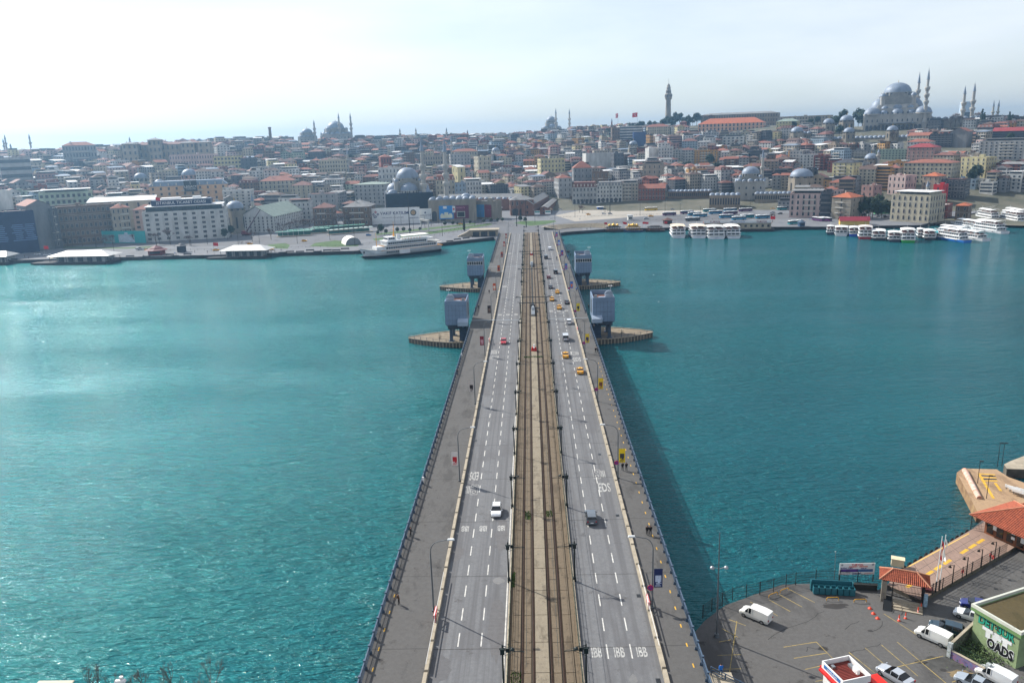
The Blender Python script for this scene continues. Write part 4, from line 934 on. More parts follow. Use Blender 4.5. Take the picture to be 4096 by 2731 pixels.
# --- flags on the ridge
FLAGR = mat('flag red', (206, 26, 36), .7, var=.08)
def flag_mesh(w, h, seed=0):
    m = MB(); n = 8; R = random.Random(seed); ph = R.uniform(0, 6); vs = []
    for i in range(n + 1):
        for j in (0, 1): vs.append((w * i / n, .12 * w * sin(ph + i * .9) * i / n, -h * j - .12 * h * i / n))
    m.add(vs, [(2 * i, 2 * i + 1, 2 * i + 3, 2 * i + 2) for i in range(n)], 0, True); return m
def crescent(w, h, y=-.03):
    m = MB(); cx, cz, r = w * .38, -h * .52, h * .25; N = 14
    pts = [(cx + r * cos(a), cz + r * sin(a)) for a in [radians(35 + 290 * i / N) for i in range(N + 1)]]; q = [(cx + r * .25 + r * .8 * cos(a), cz + r * .8 * sin(a)) for a in [radians(42 + 276 * i / N) for i in range(N + 1)]]
    for i in range(N): m.add([(pts[i][0], y, pts[i][1]), (pts[i + 1][0], y, pts[i + 1][1]), (q[i + 1][0], y, q[i + 1][1]), (q[i][0], y, q[i][1])], [(0, 1, 2, 3)])
    sx = cx + r * 1.35; st = []
    for i in range(10): rr = r * (.42 if i % 2 == 0 else .17); st.append((sx + rr * cos(radians(36 * i + 180)), y, cz + rr * sin(radians(36 * i + 180))))
    m.add(st, [tuple(range(10))]); return m
for px, yt, yb, D, s, lab in ((2472, 453, 497, 1400, 1, 'red flag on a tall pole, left of the ridge pair'), (2550, 450, 492, 1400, 1, 'red flag on a tall pole, right of the ridge pair')):
    p = atD(px, yt, D); g = ground(p.x, p.y); t = thing('flag', lab, 'flag', (p.x, p.y, g), 0, 'red flags on the ridge'); H = p.z - g
    MB().cyl((0, 0, 0), (0, 0, H), .25, .12, 6).build('pole', STEEL, t); f = flag_mesh(-8.5 if px > 2500 else -3.8, 7, px).build('flag_cloth', FLAGR, t, (0, 0, H - .3)); crescent(-8.5 if px > 2500 else -3.8, 7, -.9).build('crescent_star', WHITE, t, (0, 0, H - .3))
# ------------------------------------------------------------------ hand-placed buildings of the far shore (photo columns, eave row, distance)
G1 = 'waterfront buildings of the old city'
h_ = hand
b = h_(576, 897, 846, 668, 'white', 'grey', 'flat', 6, 'white six-storey office block with dark roof sign pavilion on the left waterfront', 965, radians(-7), 26, True, 'office_building', bay=6.6, ww=2.6, kind='triple', group=G1)
w, d, hh = b['_w'], b['_d'], b['_h']
MB().box((0, 0, hh), (w - 5, d - 6, 4.)).build('glazed_storey', GLASS, b); MB().box((0, .0, hh + 4), (w - 3.4, d - 4.4, .5)).build('roof_slab', WHITE, b)
sg = MB().box((-2, 0, hh + 4.5), (w * .72, d - 12, 4.2)).build('sign_pavilion', mat('dark blue sign', (28, 42, 72), .4, var=.1), b); ob('lettering', text_mesh('ISTANBUL TICARET ODASI', 3.0, WHITE, .02), sg, (-2, -(d - 12) / 2 - .06, hh + 6.6)).rotation_euler = (pi / 2, 0, 0)
MB().box((-2, 0, hh + 8.7), (w * .6, d - 14, .5)).box((-10, 1, hh + 9.2), (14, 8, 1)).box((9, 0, hh + 9.2), (6, 5, 1.4)).build('roof_plant', WHITE, b)
h_(603, 902, 742, 860, 'orange', 'blue grey', 'mansard', 3, 'long peach hotel with blue mansard roof and black roof sign', 790, radians(-6), 20, True, 'hotel', bay=7, ww=2, kind='double', wallm=mat('wall peach', (196, 160, 124), .85, var=.14, scale=.2))
p = atD(762, 745, 852); t = thing('roof_sign', 'black upright hotel sign reading LEGACY above the peach facade', 'sign', (p.x, p.y, p.z - 5), -atan2(p.x, p.y)); MB().box((0, 0, 0), (12, .5, 10.5)).build('board', mat('sign black', (22, 26, 32), .4, var=.05), t); ob('lettering', text_mesh('LEGACY', 3.1, WHITE, .02), t, (0, -.3, 4.4)).rotation_euler = (pi / 2, 0, 0); ob('lettering', text_mesh('OTTOMAN HOTEL', 1.1, WHITE, .02), t, (0, -.3, 2.2)).rotation_euler = (pi / 2, 0, 0); MB().box((0, -.3, 6.6), (.25, .1, 3)).build('emblem', WHITE, t)
keep(735, 790, 715, 765, 850)
b = h_(951, 1098, 868, 690, 'white', 'green grey', 'gable', 5, 'white gabled warehouse with rows of arched windows', 935, radians(-26), 62, True, 'warehouse', bay=3.6, ww=1.3, arch=True, kind='double', group=G1, roof_h=8.5)
h_(223, 446, 826, 690, 'brown', 'brown', 'flat', 5, 'gutted brown building shell with bare window grid and shutters', 918, radians(3), 18, True, 'building_shell', bay=3., ww=1.9, kind='double', group=G1)
h_(107, 196, 822, 680, 'grey', 'terracotta', 'gable', 6, 'grey windowless gable wall building on the left shore', 920, radians(14), 26, False, bay=5, win='none', group=G1)
b = h_(-40, 122, 850, 665, 'navy', 'brown', 'flat', 1, 'block wrapped in dark blue printed hoarding at the left edge', 950, radians(4), 20, False, 'wrapped_building', win='none', group=G1)
w, d, hh = b['_w'], b['_d'], b['_h']; pm = MB(); R = random.Random(5)
for cx in (-.28, .1, .36):
    for k in range(9): pm.box((cx * w + R.uniform(-.5, .5), -d / 2 - .03, hh * .3 + k * 1.35), (R.uniform(4, 7.5), .04, .4))
pm.build('print_lines', mat('hoarding print', (110, 140, 180), .6), b)
h_(196, 226, 838, 678, 'dark grey', 'grey', 'flat', 5, 'narrow dark building with a white poster beside the shell', 920, 0, 12, True, group=G1)
h_(446, 515, 832, 684, 'beige', 'terracotta', 'hip', 5, 'narrow beige house with red roof right of the gutted shell', 912, radians(5), 14, True, group=G1)
h_(533, 622, 838, 712, 'light pink', 'terracotta', 'hip', 5, 'pink red-roofed block peeking behind the white office', 905, radians(-8), 16, True, group=G1, kind='triple', bay=5, ww=2.6)
h_(357, 611, 806, 745, 'cream', 'white', 'shed', 3, 'long cream hall with bright white roof', 850, radians(-7), 22, True, bay=8, ww=1.8, group=G1)
h_(165, 357, 772, 790, 'pale green', 'white', 'terrace', 5, 'wide pale block with balconies and white roof canopies', 825, radians(-4), 20, False, bay=4, ww=2.2)
h_(890, 1004, 765, 800, 'pale blue', 'grey', 'flat', 6, 'white blue-tinted block with black windows right of the peach hotel', 830, radians(-8), 20, True, bay=4.4, ww=1.8, kind='double', wallm=WALLM['white'])
h_(896, 940, 795, 735, 'grey', 'dark', 'gable', 4, 'small grey gabled house behind the office block', 850, 0, 14)
h_(487, 835, 578, 1150, 'beige', 'faded red', 'hip', 3, 'wide beige palace-like school with corner pavilions on the left hill', 632, radians(-8), 26, True, 'palace', bay=5.4, ww=2.2, arch=True, kind='double', roof_h=3)
for px0, px1, py, lab in ((487, 545, 576, 'left corner pavilion of the hill palace'), (590, 640, 560, 'tall middle pavilion of the hill palace'), (723, 775, 572, 'right pavilion of the hill palace'), (790, 836, 570, 'rightmost pavilion of the hill palace')):
    h_(px0, px1, py, 1140, 'beige', 'grey', 'hip', 4, lab, 630, radians(-8), 20, False, 'pavilion', bay=5, ww=2.2, roof_h=2.4, over=1.8)
h_(680, 865, 620, 1090, 'light pink', 'white', 'flat', 3, 'long pale pink terrace building below the palace', 650, radians(-6), 16, bay=3, cat='building')
h_(855, 962, 628, 1060, 'pale yellow', 'terracotta', 'flat', 4, 'cream block with deep dark loggias', 665, radians(-6), 18, bay=3.6, ww=2.4)
h_(962, 1024, 634, 1050, 'dark grey', 'dark', 'flat', 4, 'black glass-fronted block beside the cream loggia block', 668, radians(-4), 16, bay=4)
h_(0, 112, 632, 1000, 'pale grey', 'terracotta', 'flat', 5, 'wide pale office slab with strip windows at the left edge', 672, radians(4), 20, win='strip')
h_(-60, 38, 768, 800, 'white', 'white', 'flat', 5, 'bright white cube block at the left edge', 815, radians(10), 20, win='none')
h_(255, 375, 582, 1180, 'grey', 'terracotta', 'hip', 4, 'large grey house under the left ridge with pale roof', 612, 0, 20)
# middle left
b = h_(1368, 1478, 828, 700, 'brown', 'pale grey' if False else 'grey', 'hip', 3, 'striped brown stone mansion with grey hipped roof left of the hoarding', 890, radians(-14), 26, True, 'mansion', bay=5, ww=1.3, group=G1, kind='double')
h_(1113, 1190, 795, 770, 'white', 'dark', 'terrace', 5, 'stepped white house with dark terrace roof behind the warehouse', 860, radians(-10), 16, True, bay=3.6)
h_(1152, 1240, 812, 745, 'white', 'faded red', 'terrace', 5, 'lower white house with tiers of small windows', 875, radians(-10), 15, True, bay=3.4)
h_(1229, 1340, 778, 800, 'pale grey', 'terracotta', 'flat', 4, 'pale classical facade block behind the bare trees', 838, radians(-10), 18, True, bay=5)
h_(1250, 1330, 832, 715, 'brown', 'faded red', 'hip', 3, 'dark old han with red roof behind bare trees', 880, radians(-10), 20, True, bay=4)
h_(1037, 1172, 724, 900, 'cream', 'terracotta', 'hip', 3, 'cream classical block with tall windows and red hipped roof', 765, radians(-8), 22, True, bay=4, ww=1.5, arch=True)
h_(1164, 1243, 742, 870, 'cream', 'faded red', 'hip', 4, 'cream corner house with red hipped roof left of the pale facade', 790, radians(-14), 18, True, bay=4, arch=True)
b = h_(1412, 1542, 738, 850, 'pale grey', 'green grey', 'hip', 5, 'pale stone office block with green sheet roof left of the netted mosque', 800, radians(-14), 30, True, bay=4.2, ww=1.5, roof_h=2, group=G1)
h_(1274, 1393, 642, 1000, 'cream', 'grey', 'flat', 5, 'cream modern block with horizontal windows near the green dome', 672, radians(-4), 16, bay=3)
h_(1510, 1600, 674, 930, 'white', 'grey', 'flat', 4, 'white block with roof tanks behind the big dome', 705, radians(-8), 16, bay=4)
h_(1521, 1566, 628, 1000, 'brick red', 'terracotta', 'hip', 3, 'dark red house behind the big dome', 655, radians(10), 14)
h_(1743, 1819, 720, 860, 'cream', 'terracotta', 'mansard', 4, 'cream hotel facade between the two netted minarets', 765, 0, 18, True, bay=4)
h_(1819, 1862, 735, 855, 'pale blue', 'terracotta', 'flat', 4, 'narrow pale blue house beside the cream hotel', 768, 0, 16, True, bay=3)
h_(1855, 1925, 727, 858, 'white', 'white', 'terrace', 4, 'white house with curved white roof canopy', 768, 0, 16, True, bay=3)
h_(1804, 1908, 606, 1120, 'cream', 'terracotta', 'hip', 3, 'cream hipped-roof building on the central slope', 625, radians(-6), 16, True)
h_(1680, 1800, 625, 1090, 'beige', 'brown', 'flat', 3, 'long beige stone han on the central slope', 655, 0, 24)
h_(1800, 1882, 618, 1060, 'pale grey', 'faded red', 'flat', 5, 'pale grey blocks stepping down the central slope', 660, radians(6), 16, bay=4)
h_(1910, 1965, 628, 1000, 'cream', 'grey', 'flat', 5, 'tall narrow cream block left of the tram line', 680, radians(20), 16, bay=5)
h_(1828, 1862, 668, 930, 'pale yellow', 'white', 'shed', 3, 'small yellow-sided house with white roof', 702, radians(24), 16, bay=6)
# right of the bridge
SB = [(2289, 2387, 749, 'pale grey', 'faded red', 'mansard', 3, 'grey-white facade with dark red mansard, left of the blue-white one', 0), (2387, 2489, 743, 'white', 'grey', 'mansard', 4, 'long white-and-blue facade with dormers on the plaza', 0), (2489, 2553, 735, 'beige', 'grey', 'terrace', 5, 'beige restaurant building with roof terraces on the plaza', 0), (2554, 2660, 754, 'brick red', 'terracotta', 'gablex', 3, 'dark red brick building with white arched windows on the plaza', 0)]
for i, (a, c, py, wl_, rf, rt, fl, lab, r) in enumerate(SB):
    t = h_(a, c, py, 812, wl_, rf, rt, fl, lab, 822, radians(-1), 18, True, 'facade_building', bay=3.1, ww=1.4, arch=(i == 3), group=G1, kind='double')
    if i == 2: ob('lettering', text_mesh('HAMDI RESTORAN', 1.7, WHITE, .02), t, (0, -t['_d'] / 2 - .15, t['_h'] + .4)).rotation_euler = (pi / 2, 0, 0)
    if i < 2:
        w, d = t['_w'], t['_d']; ar = MB()
        for k in range(6): arch_panel(ar, -w / 2 + (k + .5) * w / 6, -d / 2, -.2, w / 6 * .6, 4.2, 0, 0, .15)
        ar.build('shop_arches', WIN, t)
small_domes('old_han', 'long low brown stone han with many small domes behind the plaza', 2671, 2847, 766, 815, 11, 2.3, 1.6, 2, 'brown')
small_domes('old_han', 'yellowish brick domed han at the bus station', 2838, 2962, 782, 770, 6, 2.6, 2., 2, 'tan')
small_domes('old_han', 'pale domed building with white caps beside the bus station', 3020, 3165, 776, 790, 8, 2.6, 2., 2, 'stone')
h_(2293, 2369, 672, 890, 'grey', 'terracotta', 'hip', 4, 'grey four-storey block with tall red hipped roof', 725, radians(6), 18, True, bay=4, roof_h=7)
h_(2232, 2290, 712, 850, 'pale grey', 'terracotta', 'hip', 4, 'pale corner house with red roof by the market', 770, radians(18), 16, True, bay=4)
h_(2369, 2432, 690, 870, 'brown', 'grey', 'flat', 3, 'brown stone facade behind the plaza buildings', 730, 0, 16, True, bay=3.4, arch=True)
h_(2570, 2648, 658, 890, 'beige', 'brown', 'terrace', 4, 'beige columned block with terrace roof in the slope centre', 700, radians(-8), 18, True, bay=4.5)
h_(2160, 2262, 638, 960, 'pale yellow', 'green grey', 'flat', 5, 'pale yellow-green five-storey block right of the tram axis', 690, radians(14), 18, True, bay=4, kind='double', ww=1.6)
h_(2340, 2494, 614, 1010, 'white', 'faded red', 'flat', 1, 'wide blank white wall building with dark side on the slope', 648, radians(16), 18, False, win='none')
h_(2455, 2496, 615, 985, 'dark grey', 'grey', 'flat', 5, 'dark grey tower-like house beside the blank white wall', 665, radians(16), 14)
b = h_(2476, 2572, 506, 1290, 'white', 'white', 'flat', 6, 'large white hotel with horizontal window bands under the flags', 560, radians(12), 24, False, 'hotel', win='strip')
h_(2535, 2584, 530, 1230, 'navy', 'dark', 'flat', 5, 'dark blue glass block beside the white hotel', 572, radians(8), 14, win='none', wallm=mat('blue curtain wall', (44, 66, 110), .3, var=.15))
h_(2448, 2480, 512, 1270, 'brown', 'grey', 'flat', 5, 'narrow brown block left of the white hotel', 555, radians(8), 14)
h_(2590, 2680, 507, 1290, 'cream', 'terracotta', 'hip', 4, 'cream long building with red roof right of the white hotel', 535, radians(8), 18)
h_(2594, 2640, 595, 1020, 'white', 'white', 'flat', 5, 'bright white blank block on the slope', 625, radians(20), 14, win='none')
h_(2634, 2690, 592, 1015, 'white', 'grey', 'flat', 5, 'white house with small windows next to the blank block', 628, radians(-6), 14)
h_(2771, 2868, 604, 1010, 'ochre', 'brown', 'flat', 5, 'ochre-yellow apartment block on the right slope', 650, radians(-6), 16, True, bay=3.4)
h_(2731, 2775, 600, 1010, 'pale grey', 'faded red', 'hip', 5, 'pale grey block left of the ochre one', 650, 0, 15)
h_(2728, 2790, 565, 1120, 'pale blue', 'faded red', 'hip', 4, 'pale blue house high on the slope', 590, 0, 16)
h_(2789, 3052, 494, 1270, 'pink', 'orange', 'hip', 2, 'long pink institution with orange-red tiled roof on the ridge', 520, radians(-10), 30, True, 'institution', bay=5.4, ww=2.4, arch=True, wallm=mat('wall salmon', (200, 160, 136), .85, var=.12, scale=.2), roof_h=8)
h_(2800, 3110, 457, 1400, 'tan', 'grey', 'hip', 3, 'long grey-brown barracks behind the pink institution', 475, radians(-10), 26, False, bay=4, roof_h=3)
h_(3120, 3320, 466, 1330, 'beige', 'grey', 'flat', 3, 'long beige ridge building left of the great mosque', 482, radians(-12), 20, bay=4)
h_(3105, 3190, 486, 1230, 'pale yellow', 'green grey', 'hip', 2, 'building with pale green sheet roof on the ridge', 500, radians(-12), 18, bay=4)
h_(2890, 2975, 548, 1130, 'white', 'green grey', 'terrace', 3, 'white columned terrace restaurant on the upper slope', 575, radians(-8), 16, bay=5, ww=2.6)
# right waterfront
b = h_(3163, 3292, 778, 690, 'light pink', 'grey', 'terrace', 4, 'striped pinkish-beige block with arched ground floor by the water', 858, radians(-4), 24, True, 'waterfront_building', bay=4, ww=1.6, group=G1, arch=True)
h_(3285, 3326, 772, 688, 'dark grey', 'dark', 'flat', 5, 'dark glass annex of the striped block', 850, radians(-4), 22, win='strip')
h_(3326, 3408, 790, 680, 'stone', 'orange', 'hip', 4, 'rough stone tower house with orange roof by the water', 862, radians(-30), 18, False, 'stone_house', bay=9, group=G1, ww=.8)
b = h_(3565, 3722, 783, 665, 'cream', 'white', 'terrace', 4, 'cream ornate block with glass roof storey by the boats', 862, radians(-26), 24, True, 'waterfront_building', bay=3.6, ww=1.5, arch=True, kind='double', group=G1)
h_(3617, 3806, 652, 850, 'cream', 'terracotta', 'hip', 5, 'big cream apartment slab with low red roof on the right', 705, radians(-20), 22, True, bay=3.6, ww=1.8, kind='double', roof_h=3)
h_(3925, 4110, 566, 960, 'pale grey', 'grey', 'terrace', 6, 'large pale apartment slab at the right edge', 640, radians(-16), 22, True, bay=4.4, ww=1.8)
h_(3978, 4130, 524, 1060, 'dark grey', 'crimson', 'gablex', 4, 'long dark glazed school with red roof at the right edge', 556, radians(-10), 18, win='strip')
h_(3844, 3945, 632, 880, 'pale yellow', 'grey', 'flat', 5, 'pale yellowish block with small windows on the right slope', 700, radians(-28), 18, True, bay=4)
h_(3328, 3418, 652, 860, 'pale yellow', 'dark', 'hip', 5, 'cream and turquoise block on the right slope', 702, radians(-28), 16, True, bay=5)
h_(3630, 3738, 590, 950, 'pink', 'crimson', 'hip', 4, 'pink blocks with red roofs below the great mosque', 640, radians(-20), 18, True, bay=4)
h_(3725, 3806, 538, 1030, 'dark grey', 'dark', 'flat', 6, 'dark concrete apartment block right of the school domes', 600, radians(-8), 18, bay=3.6)
h_(3804, 3868, 527, 1030, 'grey', 'terracotta', 'gable', 6, 'blank grey gable-end block with red roof under the courtyard', 600, radians(-18), 18, win='none')
h_(3630, 3715, 543, 1040, 'cream', 'terracotta', 'gablex', 3, 'cream house with orange end wall near the school domes', 575, radians(-24), 16)
h_(3629, 3720, 568, 1000, 'white', 'terracotta', 'hip', 3, 'white house with red hip roof below the school domes', 592, radians(-20), 15)
h_(3200, 3256, 620, 920, 'white', 'terracotta', 'flat', 5, 'white gridded apartment block on the right slope', 665, radians(-16), 16, bay=3)
h_(3256, 3300, 625, 915, 'brick red', 'faded red', 'flat', 5, 'red-brown balcony block beside the white gridded one', 668, radians(-16), 16, bay=4, ww=2.4)
h_(3505, 3630, 600, 960, 'pale green', 'brown', 'flat', 4, 'pale green long block on the right slope', 635, radians(-16), 16, bay=3)
h_(3395, 3505, 604, 970, 'grey', 'dark', 'flat', 4, 'grey long block left of the pale green one', 640, radians(-16), 16, bay=3)
h_(3552, 3625, 705, 800, 'light pink', 'terracotta', 'flat', 3, 'pale pink block with bright white end wall', 750, radians(-34), 16, bay=4)
h_(3445, 3495, 745, 770, 'pink', 'grey', 'flat', 3, 'mauve-pink cube house above the cypress trees', 790, radians(-30), 14, bay=5)
h_(3735, 3772, 742, 780, 'brick red', 'crimson', 'flat', 2, 'bright red cube building on the right shore road', 775, radians(-20), 12, wallm=mat('wall scarlet', (188, 36, 40), .7, var=.1), bay=5)
h_(3770, 3860, 720, 800, 'dark grey', 'terracotta', 'flat', 5, 'dark glass shop building beside the red cube', 775, radians(-14), 16, True, bay=4, ww=2.4)
h_(3690, 3755, 705, 800, 'beige', 'orange', 'hip', 4, 'beige balcony house left of the red cube', 755, radians(-24), 15, True, bay=4)
h_(3826, 3872, 823, 690, 'brown', 'orange', 'hip', 2, 'small brown brick house with orange roof on the right promenade', 850, radians(-10), 14, True, bay=4)
h_(3720, 3790, 822, 700, 'brick red', 'white', 'flat', 2, 'low brick building with white bulging roof by the car park', 850, radians(-12), 16, bay=4)
# --- domed courtyard hall with large posters, and the market hall
b = h_(1711, 1905, 802, 705, 'stone', 'grey', 'flat', 2, 'low stone hall with rows of lead domes and giant posters beside the netted mosque', 872, radians(-2), 34, False, 'domed_hall', win='none', group=G1)
w, d, hh = b['_w'], b['_d'], b['_h']; dm = MB().lathe([(2.9, 0), (2.9, .6)], (0, 0, 0), 14, 1).dome((0, 0, .6), 2.8, 2.2, 14, 5).mesh('dome', [LEAD, STONE])
for i in range(7):
    for j in range(3): ob('dome', dm, b, (-w / 2 + 3.4 + i * (w - 6.8) / 6, -d / 2 + 4 + j * 8, hh))
ob('dome', MB().lathe([(4.6, 0), (4.6, 1.2)], (0, 0, 0), 16, 1).dome((0, 0, 1.2), 4.5, 3.6, 16, 5).mesh('dome', [LEAD, STONE]), b, (w / 2 - 9, 2, hh))
ar = MB()
for k in range(2): arch_panel(ar, -w / 2 + 5 + k * 7.5, -d / 2, .5, 4.2, 8.5, 0, 0, .3)
ar.build('arched_opening', WIN, b)
def poster(name, label, par, x, y, z, w, h, col, ang=0):
    t = thing(name, label, 'poster', par.matrix_basis @ Vector((x, y, z)) if par else (x, y, z), (par.rotation_euler.z if par else 0) + ang, 'giant posters on the domed hall'); MB().box((0, -.1, 0), (w, .15, h)).build('sheet', mat(name + str(col), col, .6, var=.1, scale=.1), t); return t
bpy.context.view_layer.update()
t = poster('poster', 'giant blue poster with a pale palace on the domed hall', b, -5.5, -d / 2 - .2, 2, 12.5, 11.5, (40, 130, 196))
pal = MB(); pal.box((0, -.22, .8), (10.5, .1, 3)).box((0, -.24, .8), (3.4, .1, 5)).box((-3.6, -.23, 3.8), (2, .1, 1)).box((3.6, -.23, 3.8), (2, .1, 1)); pal.build('print', mat('poster palace', (210, 214, 190), .6), t); MB().box((-1, -.23, 9), (3.2, .1, 2)).build('print', WHITE, t)
t = poster('poster', 'giant maroon poster with a framed picture on the domed hall', b, 7.8, -d / 2 - .2, 2, 12.8, 11.5, (96, 22, 60)); MB().box((-.5, -.22, 1.2), (7, .1, 5)).build('print', mat('poster frame', (190, 200, 180), .6), t); MB().box((-.5, -.24, 1.6), (6.2, .12, 4.2)).build('print', DARK, t); ob('lettering', text_mesh('ROMANTIK', 1.5, mat('poster pink', (220, 150, 170), .6), .01), t, (-.5, -.22, 9.4)).rotation_euler = (pi / 2, 0, 0)
t = poster('poster', 'narrow white poster between the blue and maroon ones', b, 1.2, -d / 2 - .45, 7.4, 2.6, 5.6, (214, 216, 214)); MB().cyl((0, -.25, 3), (0, -.3, 3), .9, None, 10).build('print', RED, t)
b2 = h_(1893, 1972, 808, 716, 'stone', 'grey', 'flat', 2, 'right wing of the domed hall carrying blue and maroon posters', 870, radians(-34), 16, False, 'domed_hall_wing', win='none', group=G1); bpy.context.view_layer.update()
w2, d2 = b2['_w'], b2['_d']; poster('poster', 'second blue poster round the corner of the domed hall', b2, -w2 * .2, -d2 / 2 - .2, 1.5, w2 * .5, 11, (70, 140, 196)); poster('poster', 'second maroon poster round the corner of the domed hall', b2, w2 * .28, -d2 / 2 - .2, 1.5, w2 * .38, 11, (120, 34, 62))
# bank hoarding in front of the mosque
p = at(1578, 893, 2.4); hb = thing('hoarding', 'long white hoarding lettered VAKIF KATILIM before the netted mosque', 'hoarding', (p.x + 2, p.y - 4, 2.2), radians(3)); MB().box((0, 0, 2.6), (42, .6, 11.2)).box((0, .2, 0), (42, .3, 2.6)).build('board', WHITE, hb)
NAVY = mat('letter navy', (36, 44, 92), .6, var=.05); ob('lettering', text_mesh('VAKIF KATILIM', 3.7, NAVY, .02, 'CENTER', .04), hb, (-.8, -.34, 9.2)).rotation_euler = (pi / 2, 0, 0); ob('lettering', text_mesh('birlik benzeriz, ortak geleceğiz', 1.5, NAVY, .02), hb, (-2.5, -.34, 5.6)).rotation_euler = (pi / 2, 0, 0)
lg = MB()
for i, (dx, dz) in enumerate(((0, 1.9), (-1.9, 0), (1.9, 0), (0, -1.9), (-.95, -.95 * 2.2))):
    lg.add([(-17 + dx - 1.2, -.34, 8.6 + dz), (-17 + dx, -.34, 8.6 + dz - 1.2), (-17 + dx + 1.2, -.34, 8.6 + dz), (-17 + dx, -.34, 8.6 + dz + 1.2)], [(0, 1, 2, 3)], 1 if i == 0 else 0)
    lg.add([(-17 + dx - .5, -.36, 8.6 + dz), (-17 + dx, -.36, 8.6 + dz - .5), (-17 + dx + .5, -.36, 8.6 + dz), (-17 + dx, -.36, 8.6 + dz + .5)], [(0, 1, 2, 3)], 2)
lg.build('emblem', [NAVY, mat('letter crimson', (180, 30, 70), .6), WHITE], hb); MB().cyl((15.5, -.32, 9.2), (15.5, -.38, 9.2), 2.6, None, 20).build('emblem', mat('emblem teal', (40, 70, 80), .6), hb); MB().cyl((15.5, -.39, 9.2), (15.5, -.42, 9.2), 1.9, None, 20).build('emblem', mat('emblem tan', (180, 150, 110), .6), hb); MB().box((15.5, -.33, 5), (8, .05, .25)).box((15.5, -.33, 4.3), (9, .05, .25)).build('print_lines', NAVY, hb)
hb2 = thing('hoarding', 'short white hoarding right of the long lettered one', 'hoarding', (p.x + 27, p.y + 3, 2.2), radians(6)); MB().box((0, 0, 2.4), (11, .5, 9.4)).build('board', mat('offwhite board', (200, 204, 204), .6, var=.05), hb2); ob('lettering', text_mesh('VAKIF KATILIM', 1.5, NAVY, .02), hb2, (0, -.3, 6)).rotation_euler = (pi / 2, 0, 0); MB().add([(-.9, -.28, 8.4), (0, -.28, 7.4), (.9, -.28, 8.4), (0, -.28, 9.4)], [(0, 1, 2, 3)]).build('emblem', NAVY, hb2)
keep(1486, 1700, 815, 880, 650)
# turquoise hoarding on the left shore
a, c = at(219, 972, 2.2), at(585, 972, 2.2); t = thing('hoarding', 'long turquoise printed hoarding below the gutted shell', 'hoarding', ((a.x + c.x) / 2, (a.y + c.y) / 2, 2.2), atan2(c.y - a.y, c.x - a.x)); ln = (c - a).length; MB().box((0, 0, 0), (ln, .5, 9.2)).build('board', mat('turquoise print', (40, 160, 160), .6, var=.1), t)
pr_ = MB().box((ln * .3, -.28, .6), (ln * .17, .04, 6)).box((ln * .3, -.3, .6), (3, .04, 7.4)); pr_.build('print', mat('print pale house', (180, 196, 206), .6, var=.2, scale=.5), t)
pl = MB()
for k in range(2): pl.box((-ln * .33, -.28, 4.2 + k * 1.5), (ln * .2 - k * 2, .04, .7))
pl.build('print_lines', WHITE, t); MB().box((ln * .06, -.28, .4), (ln * .22, .04, 6)).build('print', mat('print teal grey', (120, 150, 150), .6, var=.4, scale=.4), t); keep(215, 590, 915, 975, 600)
# market hall (long lead roofs with small domes)
MK = mat('market brick', (128, 92, 78), .85, var=.2, scale=.3)
def hall(name, label, px0, py0, px1, py1, z_eave, wid, rh, n_dome=0, side=1, D=None, wm=MK):
    a, c = at(px0, py0, 2.2), at(px1, py1, 2.2); d = c - a; ln = sqrt(d.x ** 2 + d.y ** 2); t = thing(name, label, 'market hall', (*((a + c) / 2).xy, 2.2), atan2(d.y, d.x)); 
    b = Bld(ln, wid, z_eave, 2, 'gablex', 3, 'grid', 6, ww=1.4, roof_h=rh, over=.4, base=1); b.wall.build('wall', wm, t); b.roof.build('roof', ROOFM['grey'], t); w = MB(); b.win_joined(w); w.build('windows', WIN, t)['kind'] = 'stuff'
    dm = MB().dome((0, 0, 0), 2.5, 2., 12, 4).mesh('dome', LEAD)
    for k in range(n_dome): ob('dome', dm, t, (-ln / 2 + (k + .5) * ln / n_dome, -wid / 2 - 3, z_eave - 1.2))
    if n_dome: MB().box((0, -wid / 2 - 3, 0), (ln, 6, z_eave - 1.2)).build('side_aisle', wm, t)
    FOOT.append((*((a + c) / 2).xy, ln * .5)); return t
hall('market_hall', 'long market hall with pale roof and a row of lead domes behind the posters', 1760, 838, 2090, 836, 12, 12, 3.5, 14)
hall('market_hall', 'market hall wing with grey roof running away from the bridge axis', 2110, 862, 2175, 822, 10, 11, 3.5)
hall('market_hall', 'narrow market roof beside the wing, nearest the plaza', 2175, 858, 2215, 822, 6, 7, 1.6)
b = h_(2040, 2135, 800, 742, 'brick red', 'grey', 'hip', 2, 'striped brick market gatehouse with three arches', 850, radians(3), 16, True, 'gatehouse', bay=3.6, arch=True, kind='double', ww=1.4, wallm=MK, group=G1); w, d = b['_w'], b['_d']; ar = MB()
for k in (-1, 0, 1): arch_panel(ar, k * w * .3, -d / 2, -.2, w * .22, 6.2, 0, 0, .25)
ar.build('arched_opening', WIN, b); keep(1740, 2220, 780, 870, 700)
